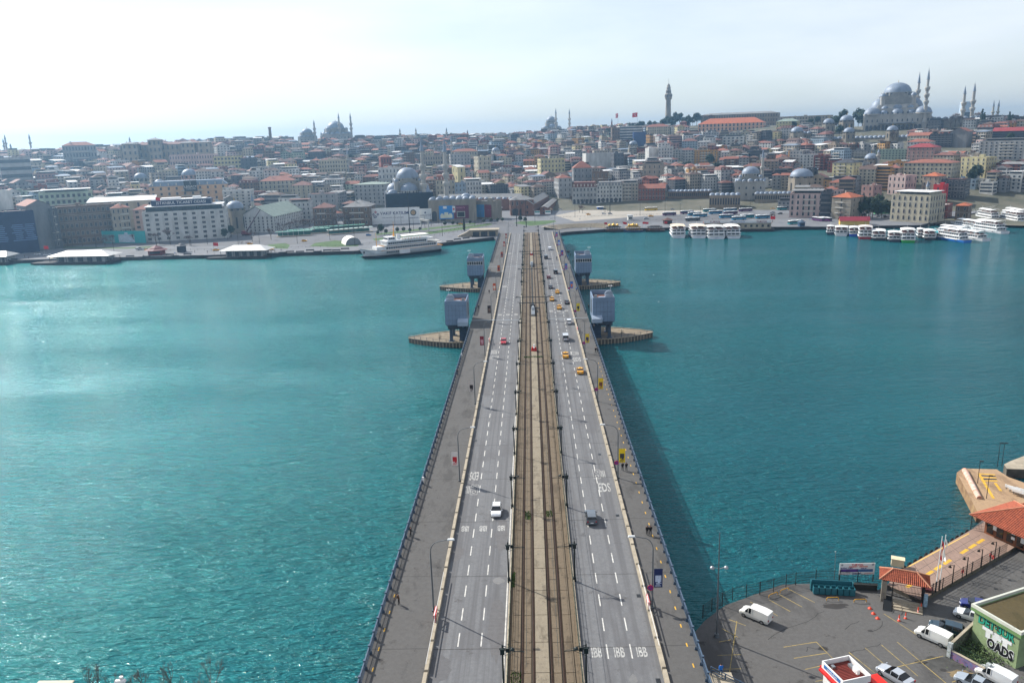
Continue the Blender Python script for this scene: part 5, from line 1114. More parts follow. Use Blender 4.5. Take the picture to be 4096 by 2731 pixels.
# ------------------------------------------------------------------ the dense slope of houses
START_D = [(-400, 715), (900, 735), (1100, 745), (1400, 770), (1490, 835), (2220, 850), (2700, 848), (3080, 832), (3150, 755), (3450, 785), (3600, 805), (4400, 840)]
LANDMARK = [('the peach hotel', 752, 760), ('the white office block', 736, 900), ('the hill palace', 660, 600), ('the green dome', 1318, 665), ('the netted mosque', 1629, 760), ('the left ridge mosque', 1343, 540), ('the cream loggia block', 908, 640), ('the market hall', 1900, 830), ('the plaza facades', 2470, 780), ('the white hotel', 2524, 530), ('the ochre block', 2820, 625), ('the compact mosque', 3003, 710), ('the bathhouse dome', 3206, 705), ('the pink institution', 2920, 505), ('the great mosque', 3585, 480), ('the school domes', 3480, 553), ('the big cream slab', 3710, 680), ('the right-edge slab', 4020, 600), ('the blank white wall', 2417, 630), ('the yellow-green block', 2211, 660), ('the pale canopied block', 260, 790), ('the gutted shell', 335, 860), ('the fire tower', 2672, 480), ('the strip-window slab', 56, 650), ('the ribbed white dome', 940, 830), ('the middle ridge mosque', 2205, 485)]
NUM = {1: 'one', 2: 'two', 3: 'three', 4: 'four', 5: 'five', 6: 'six', 7: 'seven'}
WPICK = ['white'] * 8 + ['cream'] * 5 + ['beige'] * 5 + ['grey'] * 4 + ['pale grey'] * 5 + ['dark grey'] * 4 + ['brown'] * 4 + ['pink', 'light pink', 'light pink', 'brick red', 'ochre', 'pale blue', 'pale blue', 'pale yellow', 'tan', 'tan', 'stone', 'stone', 'pale green']
RPICK = [('hip', 'terracotta')] * 3 + [('hip', 'faded red')] * 6 + [('hip', 'brown')] * 4 + [('gablex', 'terracotta')] + [('gablex', 'brown')] + [('gable', 'faded red')] * 2 + [('flat', 'grey')] * 6 + [('terrace', 'white')] * 5 + [('terrace', 'dark')] * 4 + [('shed', 'white')] * 2 + [('shed', 'grey')] * 2 + [('flat', 'dark')] * 2 + [('shed', 'blue grey'), ('mansard', 'faded red')]
RNAME = {'hip': 'hipped roof', 'gable': 'gable roof', 'gablex': 'ridge roof', 'flat': 'flat roof', 'terrace': 'terrace roof', 'shed': 'sheet roof', 'mansard': 'mansard'}
RF = random.Random(2024); cand = []
_wp = list(WALLM); WI = {k: i for i, k in enumerate(_wp)}; _rp = list(ROOFM); RI = {k: i + len(_wp) for i, k in enumerate(_rp)}; GI = len(_wp) + len(_rp)
D = 700.
while D < 1620:
    px = -160. + RF.uniform(0, 40)
    while px < 4270:
        w = RF.uniform(8, 16.5) * (1.4 if RF.random() < .16 else 1); ppm = FOC / (D * .985); step = (w + RF.uniform(.4, 3.5)) * ppm; c = px + step / 2; px += step
        Dj = D + RF.uniform(-7, 7)
        if Dj < lerp_table(START_D, c) or Dj > lerp_table(RIDGE_D, c) + 45: continue
        if 3420 < c < 3560 and Dj < 815: continue
        if RF.random() < .05: continue
        fl = RF.choice((2, 3, 3, 3, 4, 4, 4, 5, 5, 6)); 
        if Dj > lerp_table(RIDGE_D, c) - 90: fl = min(fl, 3)
        if 2560 < c < 3460 and Dj > lerp_table(RIDGE_D, c) - 110: continue
        h = fl * RF.uniform(2.7, 3.3); d = RF.uniform(8, 14); p = onground(c, Dj); R2 = max(w, d) * .5
        if any((p.x - fx) ** 2 + (p.y - fy) ** 2 < (fr + R2 * .8) ** 2 for fx, fy, fr in FOOT): continue
        x0, x1 = c - w * ppm * .55, c + w * ppm * .55; ok = True; hmax = h
        for a, b_, yt, yb, Dr in RESERVED:
            if Dr > Dj and x1 > a and x0 < b_:
                ptop = pix((p.x, p.y, p.z + hmax + 3))[1]
                if ptop < yb:
                    hmax -= (yb - ptop) / ppm * 1.02
                    if hmax < 5: ok = False; break
        if not ok: continue
        if hmax < h: fl = max(1, int(hmax / 3.0)); h = max(4.5, hmax)
        az = atan2(p.x - CAM.x, p.y); rz = -az + .42 * sin(p.x / 95 + .6) + .28 * sin(p.y / 62 + p.x / 210) + RF.uniform(-.12, .12) + (-.2 if c > 3000 else 0)
        rt, rf = RF.choice(RPICK); wl_ = RF.choice(WPICK)
        if c > 2100 and RF.random() < .12: wl_ = RF.choice(('pink', 'brick red', 'dark grey', 'brown', 'ochre'))
        if c < 1000 and RF.random() < .3: wl_ = RF.choice(('cream', 'beige', 'light pink', 'pale grey'))
        cand.append((w * h / Dj ** 2, p, rz, w, d, h, fl, rt, rf, wl_, c, Dj, RF.random()))
    D += 14.5 + (D - 700) * .011
cand.sort(key=lambda q: -q[0]); NIND = 185; labs = {}
for q in cand[:NIND]:
    _, p, rz, w, d, h, fl, rt, rf, wl_, c, Dj, sd = q; py = pix((p.x, p.y, p.z + h * .6))[1]
    best = min(LANDMARK, key=lambda l: ((l[1] - c) / 1.3) ** 2 + ((l[2] - py) * 1.6) ** 2); dx, dy = c - best[1], (py - best[2]) * 1.7
    rel = ('right of' if dx > 0 else 'left of') if abs(dx) > abs(dy) else ('below' if dy > 0 else 'above')
    key = '%s-storey %s house with %s %s %s %s' % (NUM[fl], wl_, rf, RNAME[rt], rel, best[0]); labs.setdefault(key, []).append((abs(dx) + abs(dy), q))
for key, lst in labs.items():
    lst.sort(key=lambda e: e[0])
    for i, (_, q) in enumerate(lst):
        _, p, rz, w, d, h, fl, rt, rf, wl_, c, Dj, sd = q; lab = key if len(lst) == 1 else key + ', ' + ('nearest' if i == 0 else ORD2[i] + ' nearest')
        b = Bld(w, d, h, fl, rt, int(sd * 1e6), 'grid' if sd < .88 else 'strip', 2.6 + 1.4 * sd, ww=1.2 + .5 * sd)
        b.place('house', lab, 'house', p, rz, WALLM[wl_], ROOFM[rf], 'houses of the old city slope')
mass = MB()
def absorb(dst, src, p, rz, mi):
    cs, sn = cos(rz), sin(rz); o = len(dst.v); dst.v.extend([(p.x + x * cs - y * sn, p.y + x * sn + y * cs, p.z + z) for x, y, z in src.v])
    for f in src.f: dst.f.append([i + o for i in f])
    dst.m.extend([mi] * len(src.f)); dst.sm.extend([False] * len(src.f))
for q in cand[NIND:]:
    _, p, rz, w, d, h, fl, rt, rf, wl_, c, Dj, sd = q; b = Bld(w, d, h, fl, rt, int(sd * 1e6), 'grid' if sd < .85 else 'strip', 2.8 + 1.4 * sd, ww=1.3 + .5 * sd)
    absorb(mass, b.wall, p, rz, WI[wl_]); absorb(mass, b.roof, p, rz, RI[rf]); absorb(mass, b.trim, p, rz, WI['white']); absorb(mass, b.clutter, p, rz, WI['pale grey']); wm = MB(); b.win_joined(wm); absorb(mass, wm, p, rz, GI)
tag(mass.build('distant_houses', [WALLM[k] for k in _wp] + [ROOFM[k] for k in _rp] + [WIN]), 'densely packed smaller houses with red and grey roofs covering the hillside', 'houses', None, 'stuff')
print('CITY', len(cand), 'individual', NIND, 'mass verts', len(mass.v))

# ------------------------------------------------------------------ trees
BARK = mat('bark', (82, 70, 62), .9, var=.2, scale=2); TWIG = mat('bare twigs', (112, 96, 90), .9, var=.2, scale=.6)
LEAFD = mat('dark evergreen leaves', (44, 62, 40), .8, var=.35, scale=.5); LEAFM = mat('shrub leaves', (70, 90, 48), .8, var=.3, scale=.8)
def bare_tree(seed, H=10., twigs=900, tw=.035):
    R = random.Random(seed); trunk = MB(); crown = MB(); tips = []
    def grow(p, d, ln, r, lev):
        q = p + d * ln; trunk.cyl(p, q, r, r * .68, 6 if lev < 2 else 4, 0, False)
        if lev >= 4: tips.append((q, d, ln)); return
        for k in range(R.choice((2, 3, 3)) if lev else 4):
            e = (d * (.9 if lev else .5) + Vector((R.uniform(-1, 1), R.uniform(-1, 1), R.uniform(-.15, .7))) * .75).normalized(); grow(q, e, ln * R.uniform(.62, .82), r * .6, lev + 1)
    grow(Vector((0, 0, -.3)), Vector((R.uniform(-.06, .06), R.uniform(-.06, .06), 1)).normalized(), H * .27, H * .022, 0)
    for k in range(twigs):
        q, d, ln = R.choice(tips); e = (d + Vector((R.uniform(-1, 1), R.uniform(-1, 1), R.uniform(-.5, .8))) * 1.1).normalized(); s = q - d * ln * R.uniform(0, .9); l = H * R.uniform(.05, .13); n = e.orthogonal().normalized() * (tw * H / 10)
        crown.add([s - n, s + n, s + e * l], [(0, 1, 2)])
    return trunk.mesh('trunk', BARK), crown.mesh('crown', TWIG)
def leafy_tree(seed, H, rx, leaves, size, leaf, shape='round', trunk_h=.25):
    R = random.Random(seed); trunk = MB().cyl((0, 0, -.4), (0, 0, H * trunk_h * 1.6), H * .022, H * .014, 7); crown = MB(); blobs = []
    if shape == 'round':
        for k in range(16):
            a = R.uniform(0, 2 * pi); u = R.uniform(.15, 1) ** .5; z = R.uniform(trunk_h + .12, .9); rr = rx * u * sin(pi * min(.98, (z - trunk_h) / (1 - trunk_h) * .85 + .12)); blobs.append((Vector((rr * .75 * cos(a), rr * .75 * sin(a), H * z)), rx * R.uniform(.3, .5)))
            trunk.cyl((0, 0, H * trunk_h), blobs[-1][0], H * .009, H * .003, 4, 0, False)
    elif shape == 'ball': blobs = [(Vector((0, 0, H - rx)), rx)] * 1
    else:
        for k in range(16): z = trunk_h + (1 - trunk_h) * k / 16; blobs.append((Vector((R.uniform(-.1, .1) * rx, R.uniform(-.1, .1) * rx, H * z)), rx * (1.05 - abs(k / 16 - .3) * 1.25) * R.uniform(.75, 1)))
    for k in range(leaves):
        c, r = R.choice(blobs); v = Vector((R.gauss(0, 1), R.gauss(0, 1), R.gauss(0, 1))).normalized() * r * (R.uniform(.55, 1.05) if shape != 'ball' else R.uniform(.82, 1.05)); p = c + v
        n = (v.normalized() + Vector((R.uniform(-1, 1), R.uniform(-1, 1), R.uniform(-.4, 1))) * .8).normalized(); a = n.orthogonal().normalized(); b = n.cross(a); s = size * R.uniform(.6, 1.3)
        crown.add([p - a * s - b * s * .6, p + a * s - b * s * .6, p + a * s * .8 + b * s * .7, p - a * s * .8 + b * s * .7], [(0, 1, 2, 3)])
    return trunk.mesh('trunk', BARK), crown.mesh('crown', leaf)
BARE = [bare_tree(s) for s in (1, 2, 3)]; BAREN = [bare_tree(s, 10., 420, .014) for s in (11, 12, 13)]
EVER = [leafy_tree(s, 12, 4.6, 1500, .42, LEAFD) for s in (4, 5, 6)]; CYP = [leafy_tree(s, 14, 1.9, 800, .34, LEAFD, 'column', .06) for s in (7, 8)]
BALL = [leafy_tree(9, 4., 1.35, 420, .2, LEAFD, 'ball')]; SHRUB = [leafy_tree(s, 4, 2.4, 600, .26, LEAFM, 'round', .05) for s in (14, 15)]
def plant(kinds, pts, where, kindname, cat='tree', name='tree', z=None, rnd=None):
    "pts = (px, D or None, py, height)"
    pts = sorted(pts, key=lambda q: q[0]); R = random.Random(len(pts) + int(pts[0][0]))
    for i, (px, D, py, hgt) in enumerate(pts):
        p = onground(px, D) if D else at(px, py, z if z is not None else 2.2); tr, cr_ = R.choice(kinds); base = {id(BARE): 10., id(BAREN): 10, id(EVER): 12., id(CYP): 14., id(BALL): 4., id(SHRUB): 4.}[id(kinds)]
        k = hgt / base; n = len(pts); lab = '%s %s' % (kindname, where) + ('' if n == 1 else ', %s from the left' % (ORD3[i] if i else 'first'))
        t = thing(name, lab, cat, p, R.uniform(0, 6.28), kindname + 's ' + where); t.scale = (k * R.uniform(.85, 1.15), k * R.uniform(.85, 1.15), k); ob('trunk', tr, t); ob('crown', cr_, t)
ORD3 = ORD2 + ['nineteenth', 'twentieth'] + ['twenty-' + s for s in ('first', 'second', 'third', 'fourth', 'fifth', 'sixth', 'seventh', 'eighth', 'ninth')]
RT = random.Random(77)
plant(EVER, [(2430 + k * 17, 1395 + RT.uniform(-40, 40), 0, RT.uniform(13, 22)) for k in range(22)], 'on the ridge around the fire tower', 'dark evergreen tree')
plant(BARE, [(x, 1330 + RT.uniform(-40, 60), 0, RT.uniform(16, 24)) for x in (2590, 2620, 2820, 2845, 2870, 2985, 3010, 3030)], 'on the ridge by the pink institution', 'grey bare tree')
plant(EVER, [(x, 1190 + RT.uniform(-20, 40), 0, h) for x, h in ((3175, 12), (3215, 12), (3240, 15), (3268, 12), (3345, 18), (3372, 22), (3432, 24), (3448, 22))], 'beside the great mosque', 'dark evergreen tree')
plant(BARE, [(x, 1170 + RT.uniform(-20, 40), 0, h) for x, h in ((3325, 18), (3720, 18), (3740, 18), (3800, 20), (3820, 22), (3840, 20), (3912, 26), (3935, 22), (3985, 22), (4005, 20), (4035, 18))], 'behind the courtyard of the great mosque', 'grey bare tree')
plant(CYP, [(3922, 1140, 0, 24), (3932, 1138, 0, 20), (4032, 1130, 0, 20), (4045, 1135, 0, 16)], 'right of the courtyard minarets', 'black-green cypress')
plant(BARE, [(x, 1440, 0, h) for x, h in ((735, 16), (770, 20), (790, 18), (2135, 20), (2150, 22), (2290, 12), (1730, 14), (2170, 12))], 'on the left and middle skyline', 'hazy bare tree')
plant(BARE, [(x, D, 0, 14) for x, D in ((395, 1120), (420, 1110), (450, 1100), (475, 1090), (350, 1110), (930, 1040), (3850, 930), (3870, 920))], 'on the slope between houses', 'bare tree')
plant(EVER, [(x, 700 + RT.uniform(-14, 30), 0, RT.uniform(11, 17)) for x in (3425, 3440, 3458, 3475, 3490, 3508, 3525, 3540, 3555)], 'in the garden between the waterfront blocks', 'dark evergreen tree')
plant(EVER, [(3900, 860, 0, 16), (3885, 850, 0, 13), (1540, 1040, 0, 16), (1560, 1040, 0, 14), (2478, 930, 0, 11), (2752, 960, 0, 12)], 'standing alone among the houses', 'round evergreen tree')
plant(BARE, [(x, None, y, h) for x, y, h in ((1190, 925, 12), (1215, 922, 13), (1240, 918, 12), (1350, 905, 12), (1375, 908, 14), (1400, 905, 13), (1425, 903, 13), (1520, 895, 12), (1545, 893, 11))], 'on the square left of the hoarding', 'brown bare tree')
plant(BARE, [(x, None, y, h) for x, y, h in ((625, 980, 12), (682, 978, 15), (450, 975, 9), (540, 972, 9))], 'before the white office block', 'bare tree')
plant(BARE, [(x, None, y, h) for x, y, h in ((2285, 825, 14), (2300, 820, 12), (2318, 850, 9), (2330, 852, 9), (2680, 812, 13), (2730, 808, 14), (2690, 822, 10))], 'on the plaza right of the bridge', 'brown bare tree')
plant(CYP, [(2528, None, 822, 9)], 'in front of the restaurant building', 'lone small cypress')
plant(BALL, [(x, None, y, h) for x, y, h in ((1512, 942, 4), (1545, 938, 4.2), (1590, 932, 4.5), (1615, 929, 4), (1640, 930, 3.4), (1780, 905, 4), (1812, 903, 4), (1830, 902, 3), (1880, 899, 3.6), (1935, 895, 4), (1965, 892, 4), (1990, 890, 4), (2010, 889, 4), (1680, 925, 3.2))], 'along the shore road', 'clipped round topiary tree')
plant(CYP, [(1857, None, 922, 10)], 'on the verge by the bridge head', 'single dark conical tree')
plant(EVER, [(1525, None, 938, 8), (2082, None, 888, 5), (2100, None, 890, 4.5), (925, None, 948, 9), (900, None, 955, 8)], 'along the tram stop verge', 'dark bushy tree')
plant(SHRUB, [(x, None, y, h) for x, y, h in ((3700, 838, 5), (3720, 836, 5), (3760, 832, 5), (3930, 812, 6), (3950, 810, 6), (3970, 815, 6), (4000, 812, 6), (4030, 808, 6), (4060, 806, 7), (4090, 806, 7), (3850, 812, 5))], 'in the park at the right shore', 'green shrub', 'shrub', 'shrub')
plant(BARE, [(x, None, y, h) for x, y, h in ((3090, 888, 9), (3370, 885, 10), (3390, 890, 8), (3450, 868, 10), (3600, 868, 9), (3640, 866, 9), (3480, 870, 10), (4075, 815, 12), (4090, 818, 12), (3970, 770, 10), (4010, 765, 10), (4050, 762, 10))], 'along the right promenade', 'brown bare tree')
plant(BARE, [(RT.uniform(40, 4060), RT.uniform(860, 1250), 0, RT.uniform(13, 19)) for k in range(26)], 'rising between the slope houses', 'brownish bare tree')
plant(EVER, [(RT.uniform(40, 4060), RT.uniform(900, 1300), 0, RT.uniform(11, 16)) for k in range(20)], 'dotted over the slope', 'dark garden evergreen')
plant(BARE, [(x, None, y, h) for x, y, h in ((30, 985, 9), (95, 988, 9), (165, 984, 10), (270, 986, 9), (330, 984, 10), (420, 986, 9), (760, 982, 10), (1010, 965, 10), (1085, 958, 11), (1130, 935, 12), (1160, 930, 12), (1270, 912, 12), (1300, 910, 11), (1330, 908, 12), (1460, 900, 11), (1490, 897, 12))], 'along the left shore road', 'small bare tree')
# ------------------------------------------------------------------ vehicles
TYRE = mat('tyre', (20, 20, 21), .85, var=.1); RIM = mat('alloy rim', (150, 152, 156), .35, .8, var=.05); CARGL = mat('car glass', (14, 18, 22), .06, var=0, spec=.7)
HEADL = mat('headlight', (220, 224, 228), .15, var=0); TAILL = mat('tail light', (150, 16, 18), .2, var=0); PLATE = mat('number plate', (226, 226, 226), .5, var=0)
PROFILE = {  # y, z low, z belt, z top, half width, half width top, cabin flag (1 glass, 2 panelled)
 'sedan': [(-2.28, .45, .74, .76, .70, .66, 0), (-2.2, .26, .92, .96, .84, .76, 0), (-1.62, .22, .97, 1.04, .88, .80, 0), (-.95, .22, .97, 1.41, .89, .62, 1), (.1, .22, .95, 1.46, .89, .64, 1), (.98, .22, .93, .99, .89, .80, 0), (1.9, .24, .80, .84, .86, .74, 0), (2.2, .3, .66, .70, .76, .66, 0), (2.28, .4, .55, .58, .66, .6, 0)],
 'hatch': [(-2.0, .45, .72, .80, .72, .68, 0), (-1.95, .26, .96, 1.02, .84, .78, 0), (-1.7, .22, .98, 1.38, .87, .62, 1), (-.7, .22, .97, 1.48, .88, .64, 1), (.15, .22, .95, 1.47, .88, .64, 1), (1.0, .22, .93, .99, .88, .79, 0), (1.75, .24, .80, .85, .84, .72, 0), (1.98, .36, .6, .64, .7, .62, 0)],
 'suv': [(-2.2, .5, .85, .9, .76, .7, 0), (-2.15, .32, 1.08, 1.14, .88, .82, 0), (-1.85, .3, 1.1, 1.55, .91, .68, 1), (-.7, .3, 1.08, 1.66, .92, .70, 1), (.2, .3, 1.07, 1.64, .92, .70, 1), (.95, .3, 1.05, 1.12, .92, .84, 0), (1.9, .3, .95, 1.0, .89, .78, 0), (2.2, .4, .72, .76, .76, .68, 0)],
 'van': [(-2.25, .4, .95, 1.0, .8, .78, 0), (-2.22, .3, 1.0, 1.72, .88, .82, 2), (-1.2, .28, 1.0, 1.84, .9, .82, 2), (.25, .28, 1.0, 1.84, .9, .8, 1), (.75, .28, 1.0, 1.76, .9, .76, 1), (1.35, .28, .98, 1.08, .9, .82, 0), (2.0, .3, .86, .92, .86, .76, 0), (2.25, .42, .64, .68, .74, .68, 0)],
 'minibus': [(-2.45, .4, 1.0, 1.06, .86, .84, 0), (-2.42, .3, 1.05, 1.9, .95, .86, 1), (-1.2, .28, 1.05, 2.0, .96, .86, 1), (.6, .28, 1.05, 2.0, .96, .84, 1), (1.2, .28, 1.05, 1.85, .96, .8, 1), (1.75, .28, 1.0, 1.12, .95, .86, 0), (2.3, .3, .88, .95, .9, .8, 0), (2.48, .42, .66, .7, .8, .74, 0)]}
_car = {}
def car_parts(kind, rgb, taxi=False):
    key = (kind, rgb, taxi)
    if key in _car: return _car[key]
    paint = mat('paint %d %d %d' % rgb, rgb, .3, .15, var=.04, scale=.5, coat=.7); st = PROFILE[kind]; body = MB(); gl = MB(); rings = []
    for y, zl, zb, zt, w, wt, fl in st: rings.append([(-w * .92, y, zl), (-w, y, (zl + zb) * .5), (-w * .985, y, zb), (-wt, y, zt), (wt, y, zt), (w * .985, y, zb), (w, y, (zl + zb) * .5), (w * .92, y, zl)])
    for i in range(len(st) - 1):
        fa, fb = st[i][6], st[i + 1][6]
        for k in range(8):
            a, b, c, d = rings[i][k], rings[i][(k + 1) % 8], rings[i + 1][(k + 1) % 8], rings[i + 1][k]; tgt = body
            if k in (2, 4) and 1 in (fa, fb) and 2 not in (fa, fb): tgt = gl
            if k == 3 and (fa == 0) != (fb == 0): tgt = body if (fb == 2 and fa == 0) else gl
            tgt.add([a, d, c, b], [(0, 1, 2, 3)], 0, False)
    body.add(rings[0], [tuple(range(8))]); body.add(rings[-1], [tuple(range(7, -1, -1))])
    # pillars, roof frame
    for i in range(1, len(st) - 1):
        if st[i][6] == 1:
            for s in (0, 1):
                p, q = Vector(rings[i][2 if s == 0 else 5]), Vector(rings[i][3 if s == 0 else 4]); body.cyl(p, q, .05, None, 4)
    f, r = st[-1], st[0]; L = st[-1][0]; parts = [('body', body.mesh('body', paint)), ('glazing', gl.mesh('glazing', CARGL))]
    wheel = MB().cyl((-.1, 0, 0), (.1, 0, 0), .32, None, 14); tm = wheel.mesh('tyre', TYRE); rm = MB().cyl((-.112, 0, 0), (.112, 0, 0), .2, None, 10).mesh('rim', RIM)
    hl = MB().box((0, 0, 0), (.32, .16, .16), 0, 0, .8).mesh('headlight', HEADL); tl = MB().box((0, 0, 0), (.2, .1, .26)).mesh('tail_light', TAILL); pl = MB().box((0, 0, 0), (.5, .04, .12)).mesh('number_plate', PLATE)
    mir = MB().box((0, 0, 0), (.2, .12, .14), 0, 0, .8).mesh('mirror', paint)
    wf, wr = L * .64, -L * .6; hw = st[3][4]
    parts += [('wheel', tm, rm, (sx * (hw - .1), yy, .32)) for sx in (-1, 1) for yy in (wf, wr)]
    parts += [('headlight', hl, None, (sx * f[4] * .82, f[0] - .1, f[2] - .02)) for sx in (-1, 1)] + [('tail_light', tl, None, (sx * .68, r[0] - .0, .72)) for sx in (-1, 1)]
    parts += [('number_plate', pl, None, (0, f[0] + .03, .42)), ('number_plate', pl, None, (0, r[0] - .03, .58))] + [('mirror', mir, None, (sx * (hw + .1), st[-3][0] - .1, st[-3][2] + .02)) for sx in (-1, 1)]
    if taxi: parts.append(('taxi_sign', MB().box((0, 0, 0), (.55, .22, .18), 0, 0, .8).mesh('taxi_sign', mat('taxi sign', (230, 190, 40), .4)), None, (0, -.2, 1.45)))
    _car[key] = parts; return parts
def car(kind, rgb, loc, heading, label, cat='car', group=None, taxi=False, name=None):
    t = thing(name or ('taxi' if taxi else 'van' if kind in ('van', 'minibus') else 'car'), label, cat, loc, heading, group)
    for p in car_parts(kind, rgb, taxi):
        if len(p) == 2: ob(p[0], p[1], t)
        else:
            o = ob(p[0], p[1], t, p[3])
            if p[2]: ob('rim', p[2], o)
    return t
GB = 'vehicles driving on the bridge'; YT = (240, 172, 12)
car('hatch', (228, 230, 232), (-6.0, 125.6, DZ), pi, 'white hatchback driving towards the viewer on the left road', 'car', GB)
car('hatch', (196, 26, 40), (-8.3, 243.6, DZ), pi, 'red hatchback alone on the left road by the near tower', 'car', GB)
car('suv', (92, 100, 108), (10.0, 122.4, DZ), 0, 'grey SUV nearest on the right road', 'car', GB)
for i, (x, y) in enumerate(((13.6, 209.4), (10.4, 226), (11.1, 294.2), (8.8, 310.6), (11.5, 325.8))): car('sedan', YT, (x, y, DZ), 0, 'yellow taxi on the right road, %s from the near end' % (ORD[i] if i else 'first'), 'taxi', 'yellow taxis on the bridge', True)
car('minibus', (190, 194, 200), (11.3, 246.6, DZ), 0, 'silver-white minibus on the right road', 'van', GB); car('suv', (214, 216, 218), (13.5, 269.2, DZ), 0, 'white SUV near the right kerb before the tower', 'car', GB)
car('sedan', (24, 26, 30), (14.4, 303.6, DZ), 0, 'black saloon near the right kerb', 'car', GB); car('sedan', (30, 34, 44), (9.0, 337, DZ), 0, 'dark blue saloon in the inner right lane', 'car', GB)
car('hatch', (112, 24, 40), (8.8, 362.2, DZ), 0, 'dark red hatchback in the inner right lane', 'car', GB); car('minibus', (22, 23, 26), (12.4, 375.2, DZ), 0, 'black van in the middle right lane', 'van', GB)
car('minibus', (28, 29, 32), (8.9, 424, DZ), 0, 'black boxy van in the inner right lane, far away', 'van', GB); car('van', (222, 224, 226), (11.8, 458.6, DZ), 0, 'white van farthest on the right road', 'van', GB)
# buses
_bus = {}
def bus(rgb, loc, heading, label, roof=(216, 218, 218)):
    t = thing('bus', label, 'bus', loc, heading, 'buses by the far shore')
    if rgb not in _bus:
        p = mat('bus %d %d %d' % rgb, rgb, .35, .1, var=.05, coat=.5); b = MB().box((0, 0, .4), (2.5, 11.8, 1.1)).box((0, 0, 1.5), (2.44, 11.7, 1.2), 0, 0, .97)
        g = MB().box((0, 0, 1.45), (2.54, 11.4, 1.05)).box((0, 0, 1.3), (2.2, 11.9, 1.2)); r = MB().box((0, 0, 2.7), (2.44, 11.5, .28), 0, 0, .96).box((0, -2, 2.95), (1.6, 3, .25)).box((0, 3, 2.95), (1.5, 2, .2))
        w = MB().cyl((-1.27, 0, 0), (1.27, 0, 0), .48, None, 12); d = MB()
        for y in (-4.5, -3, -1.5, 0, 1.5, 3, 4.5): d.box((0, y, 1.4), (2.56, .1, 1.15))
        _bus[rgb] = (b.mesh('body', p), g.mesh('glazing', CARGL), r.mesh('roof', mat('bus roof', roof, .5, var=.06)), w.mesh('axle_wheels', TYRE), d.mesh('window_pillar', p))
    b, g, r, w, d = _bus[rgb]; ob('body', b, t); ob('glazing', g, t); ob('roof', r, t); ob('window_pillars', d, t)['kind'] = 'stuff'
    for y in (-3.4, 3.6): ob('wheel', w, t, (0, y, .48))
PUR, BLU, YEL, TEAL = (92, 44, 100), (40, 130, 170), (226, 190, 40), (40, 140, 150)
BUS = [(2604, 842, YEL, -80, 'yellow city bus on the plaza road'), (2677, 862, PUR, -82, 'purple bus at the left end of the bus station'), (2748, 856, PUR, -80, 'purple bus second in the station back row'), (2778, 862, BLU, -80, 'blue bus behind the orange ball'), (2800, 868, BLU, -80, 'blue bus in the middle of the station'), (2838, 848, TEAL, -82, 'teal bus in the station back row'), (2862, 856, BLU, -80, 'blue bus beside the teal back-row bus'), (2905, 872, BLU, -78, 'bright blue bus with white roof in the front row'), (2922, 858, PUR, -80, 'purple bus in the station middle row'), (2920, 846, BLU, -82, 'blue bus farthest back in the station'), (2955, 880, BLU, -78, 'blue bus nearest the pier roof'), (2988, 872, TEAL, -78, 'teal bus right of the front row'), (2982, 846, PUR, -82, 'purple bus at the back right of the station'), (3050, 874, BLU, -76, 'bright blue bus at the right end of the station'), (2980, 823, PUR, -85, 'dark purple bus by the domed han'), (2770, 884, (60, 64, 70), -82, 'dark grey bus close to the quay'), (3180, 897, TEAL, -70, 'turquoise bus standing alone by the right quay'), (3272, 884, PUR, 20, 'left one of two purple buses seen end-on'), (3302, 884, PUR, 20, 'right one of two purple buses seen end-on'), (3388, 884, (190, 196, 200), -40, 'white bus near the red-roofed shed'), (3135, 840, TEAL, -86, 'teal bus half hidden left of the striped block')]
for px, py, c, a, lab in BUS: bus(c, at(px, py, 2.02), radians(a), lab)
# cars on the far shore
FC = [(2243, 815, 'white', 80), (2241, 840, 'white', 84), (2354, 860, 'taxi', -80), (2415, 857, 'white', -80), (2440, 857, 'silver', -80), (2604, 867, 'taxi', -84), (2585, 877, 'silver', -84), (2386, 898, 'silver', -60), (2690, 840, 'silver', -84), (2770, 834, 'grey', -80), (2790, 832, 'white', -80), (2845, 834, 'dark', -84), (2865, 832, 'white', -84), (3090, 838, 'taxi', 70), (3120, 857, 'dark', 60), (3090, 853, 'silver', 60), (1843, 898, 'taxi', -80), (1475, 943, 'blue', -84), (1218, 966, 'taxi', -84), (1083, 1000, 'taxi', -80), (1000, 978, 'taxi', -84), (865, 1003, 'taxi', -70), (590, 1002, 'taxi', -60), (575, 1000, 'white', -70), (650, 1002, 'white', -70), (150, 1020, 'white', -80), (190, 1022, 'white', -80), (60, 1020, 'dark', -80), (215, 1030, 'silver', -70), (3510, 868, 'silver', -60), (3540, 870, 'dark', -60), (3760, 796, 'taxi', -70), (3810, 792, 'taxi', -70)]
CC = {'white': (226, 228, 230), 'silver': (160, 165, 170), 'grey': (90, 94, 98), 'dark': (30, 33, 38), 'blue': (30, 110, 170), 'taxi': YT}
cnt = {}
for px, py, c, a in sorted(FC): cnt.setdefault(c, []).append((px, py, a))
for c, lst in cnt.items():
    for i, (px, py, a) in enumerate(lst): car('sedan' if i % 2 else 'hatch', CC[c], at(px, py, 2.02), radians(a), ('yellow taxi on the far shore, %s from the left' if c == 'taxi' else c + ' car on the far shore, %s from the left') % (ORD3[i] if i else 'first') if len(lst) > 1 else c + ' car on the far shore road', 'taxi' if c == 'taxi' else 'car', 'cars on the far shore', c == 'taxi')
car('minibus', (226, 228, 226), at(557, 1000, 2.02), radians(-20), 'white minibus beside the red kiosk on the left quay', 'van', 'cars on the far shore')

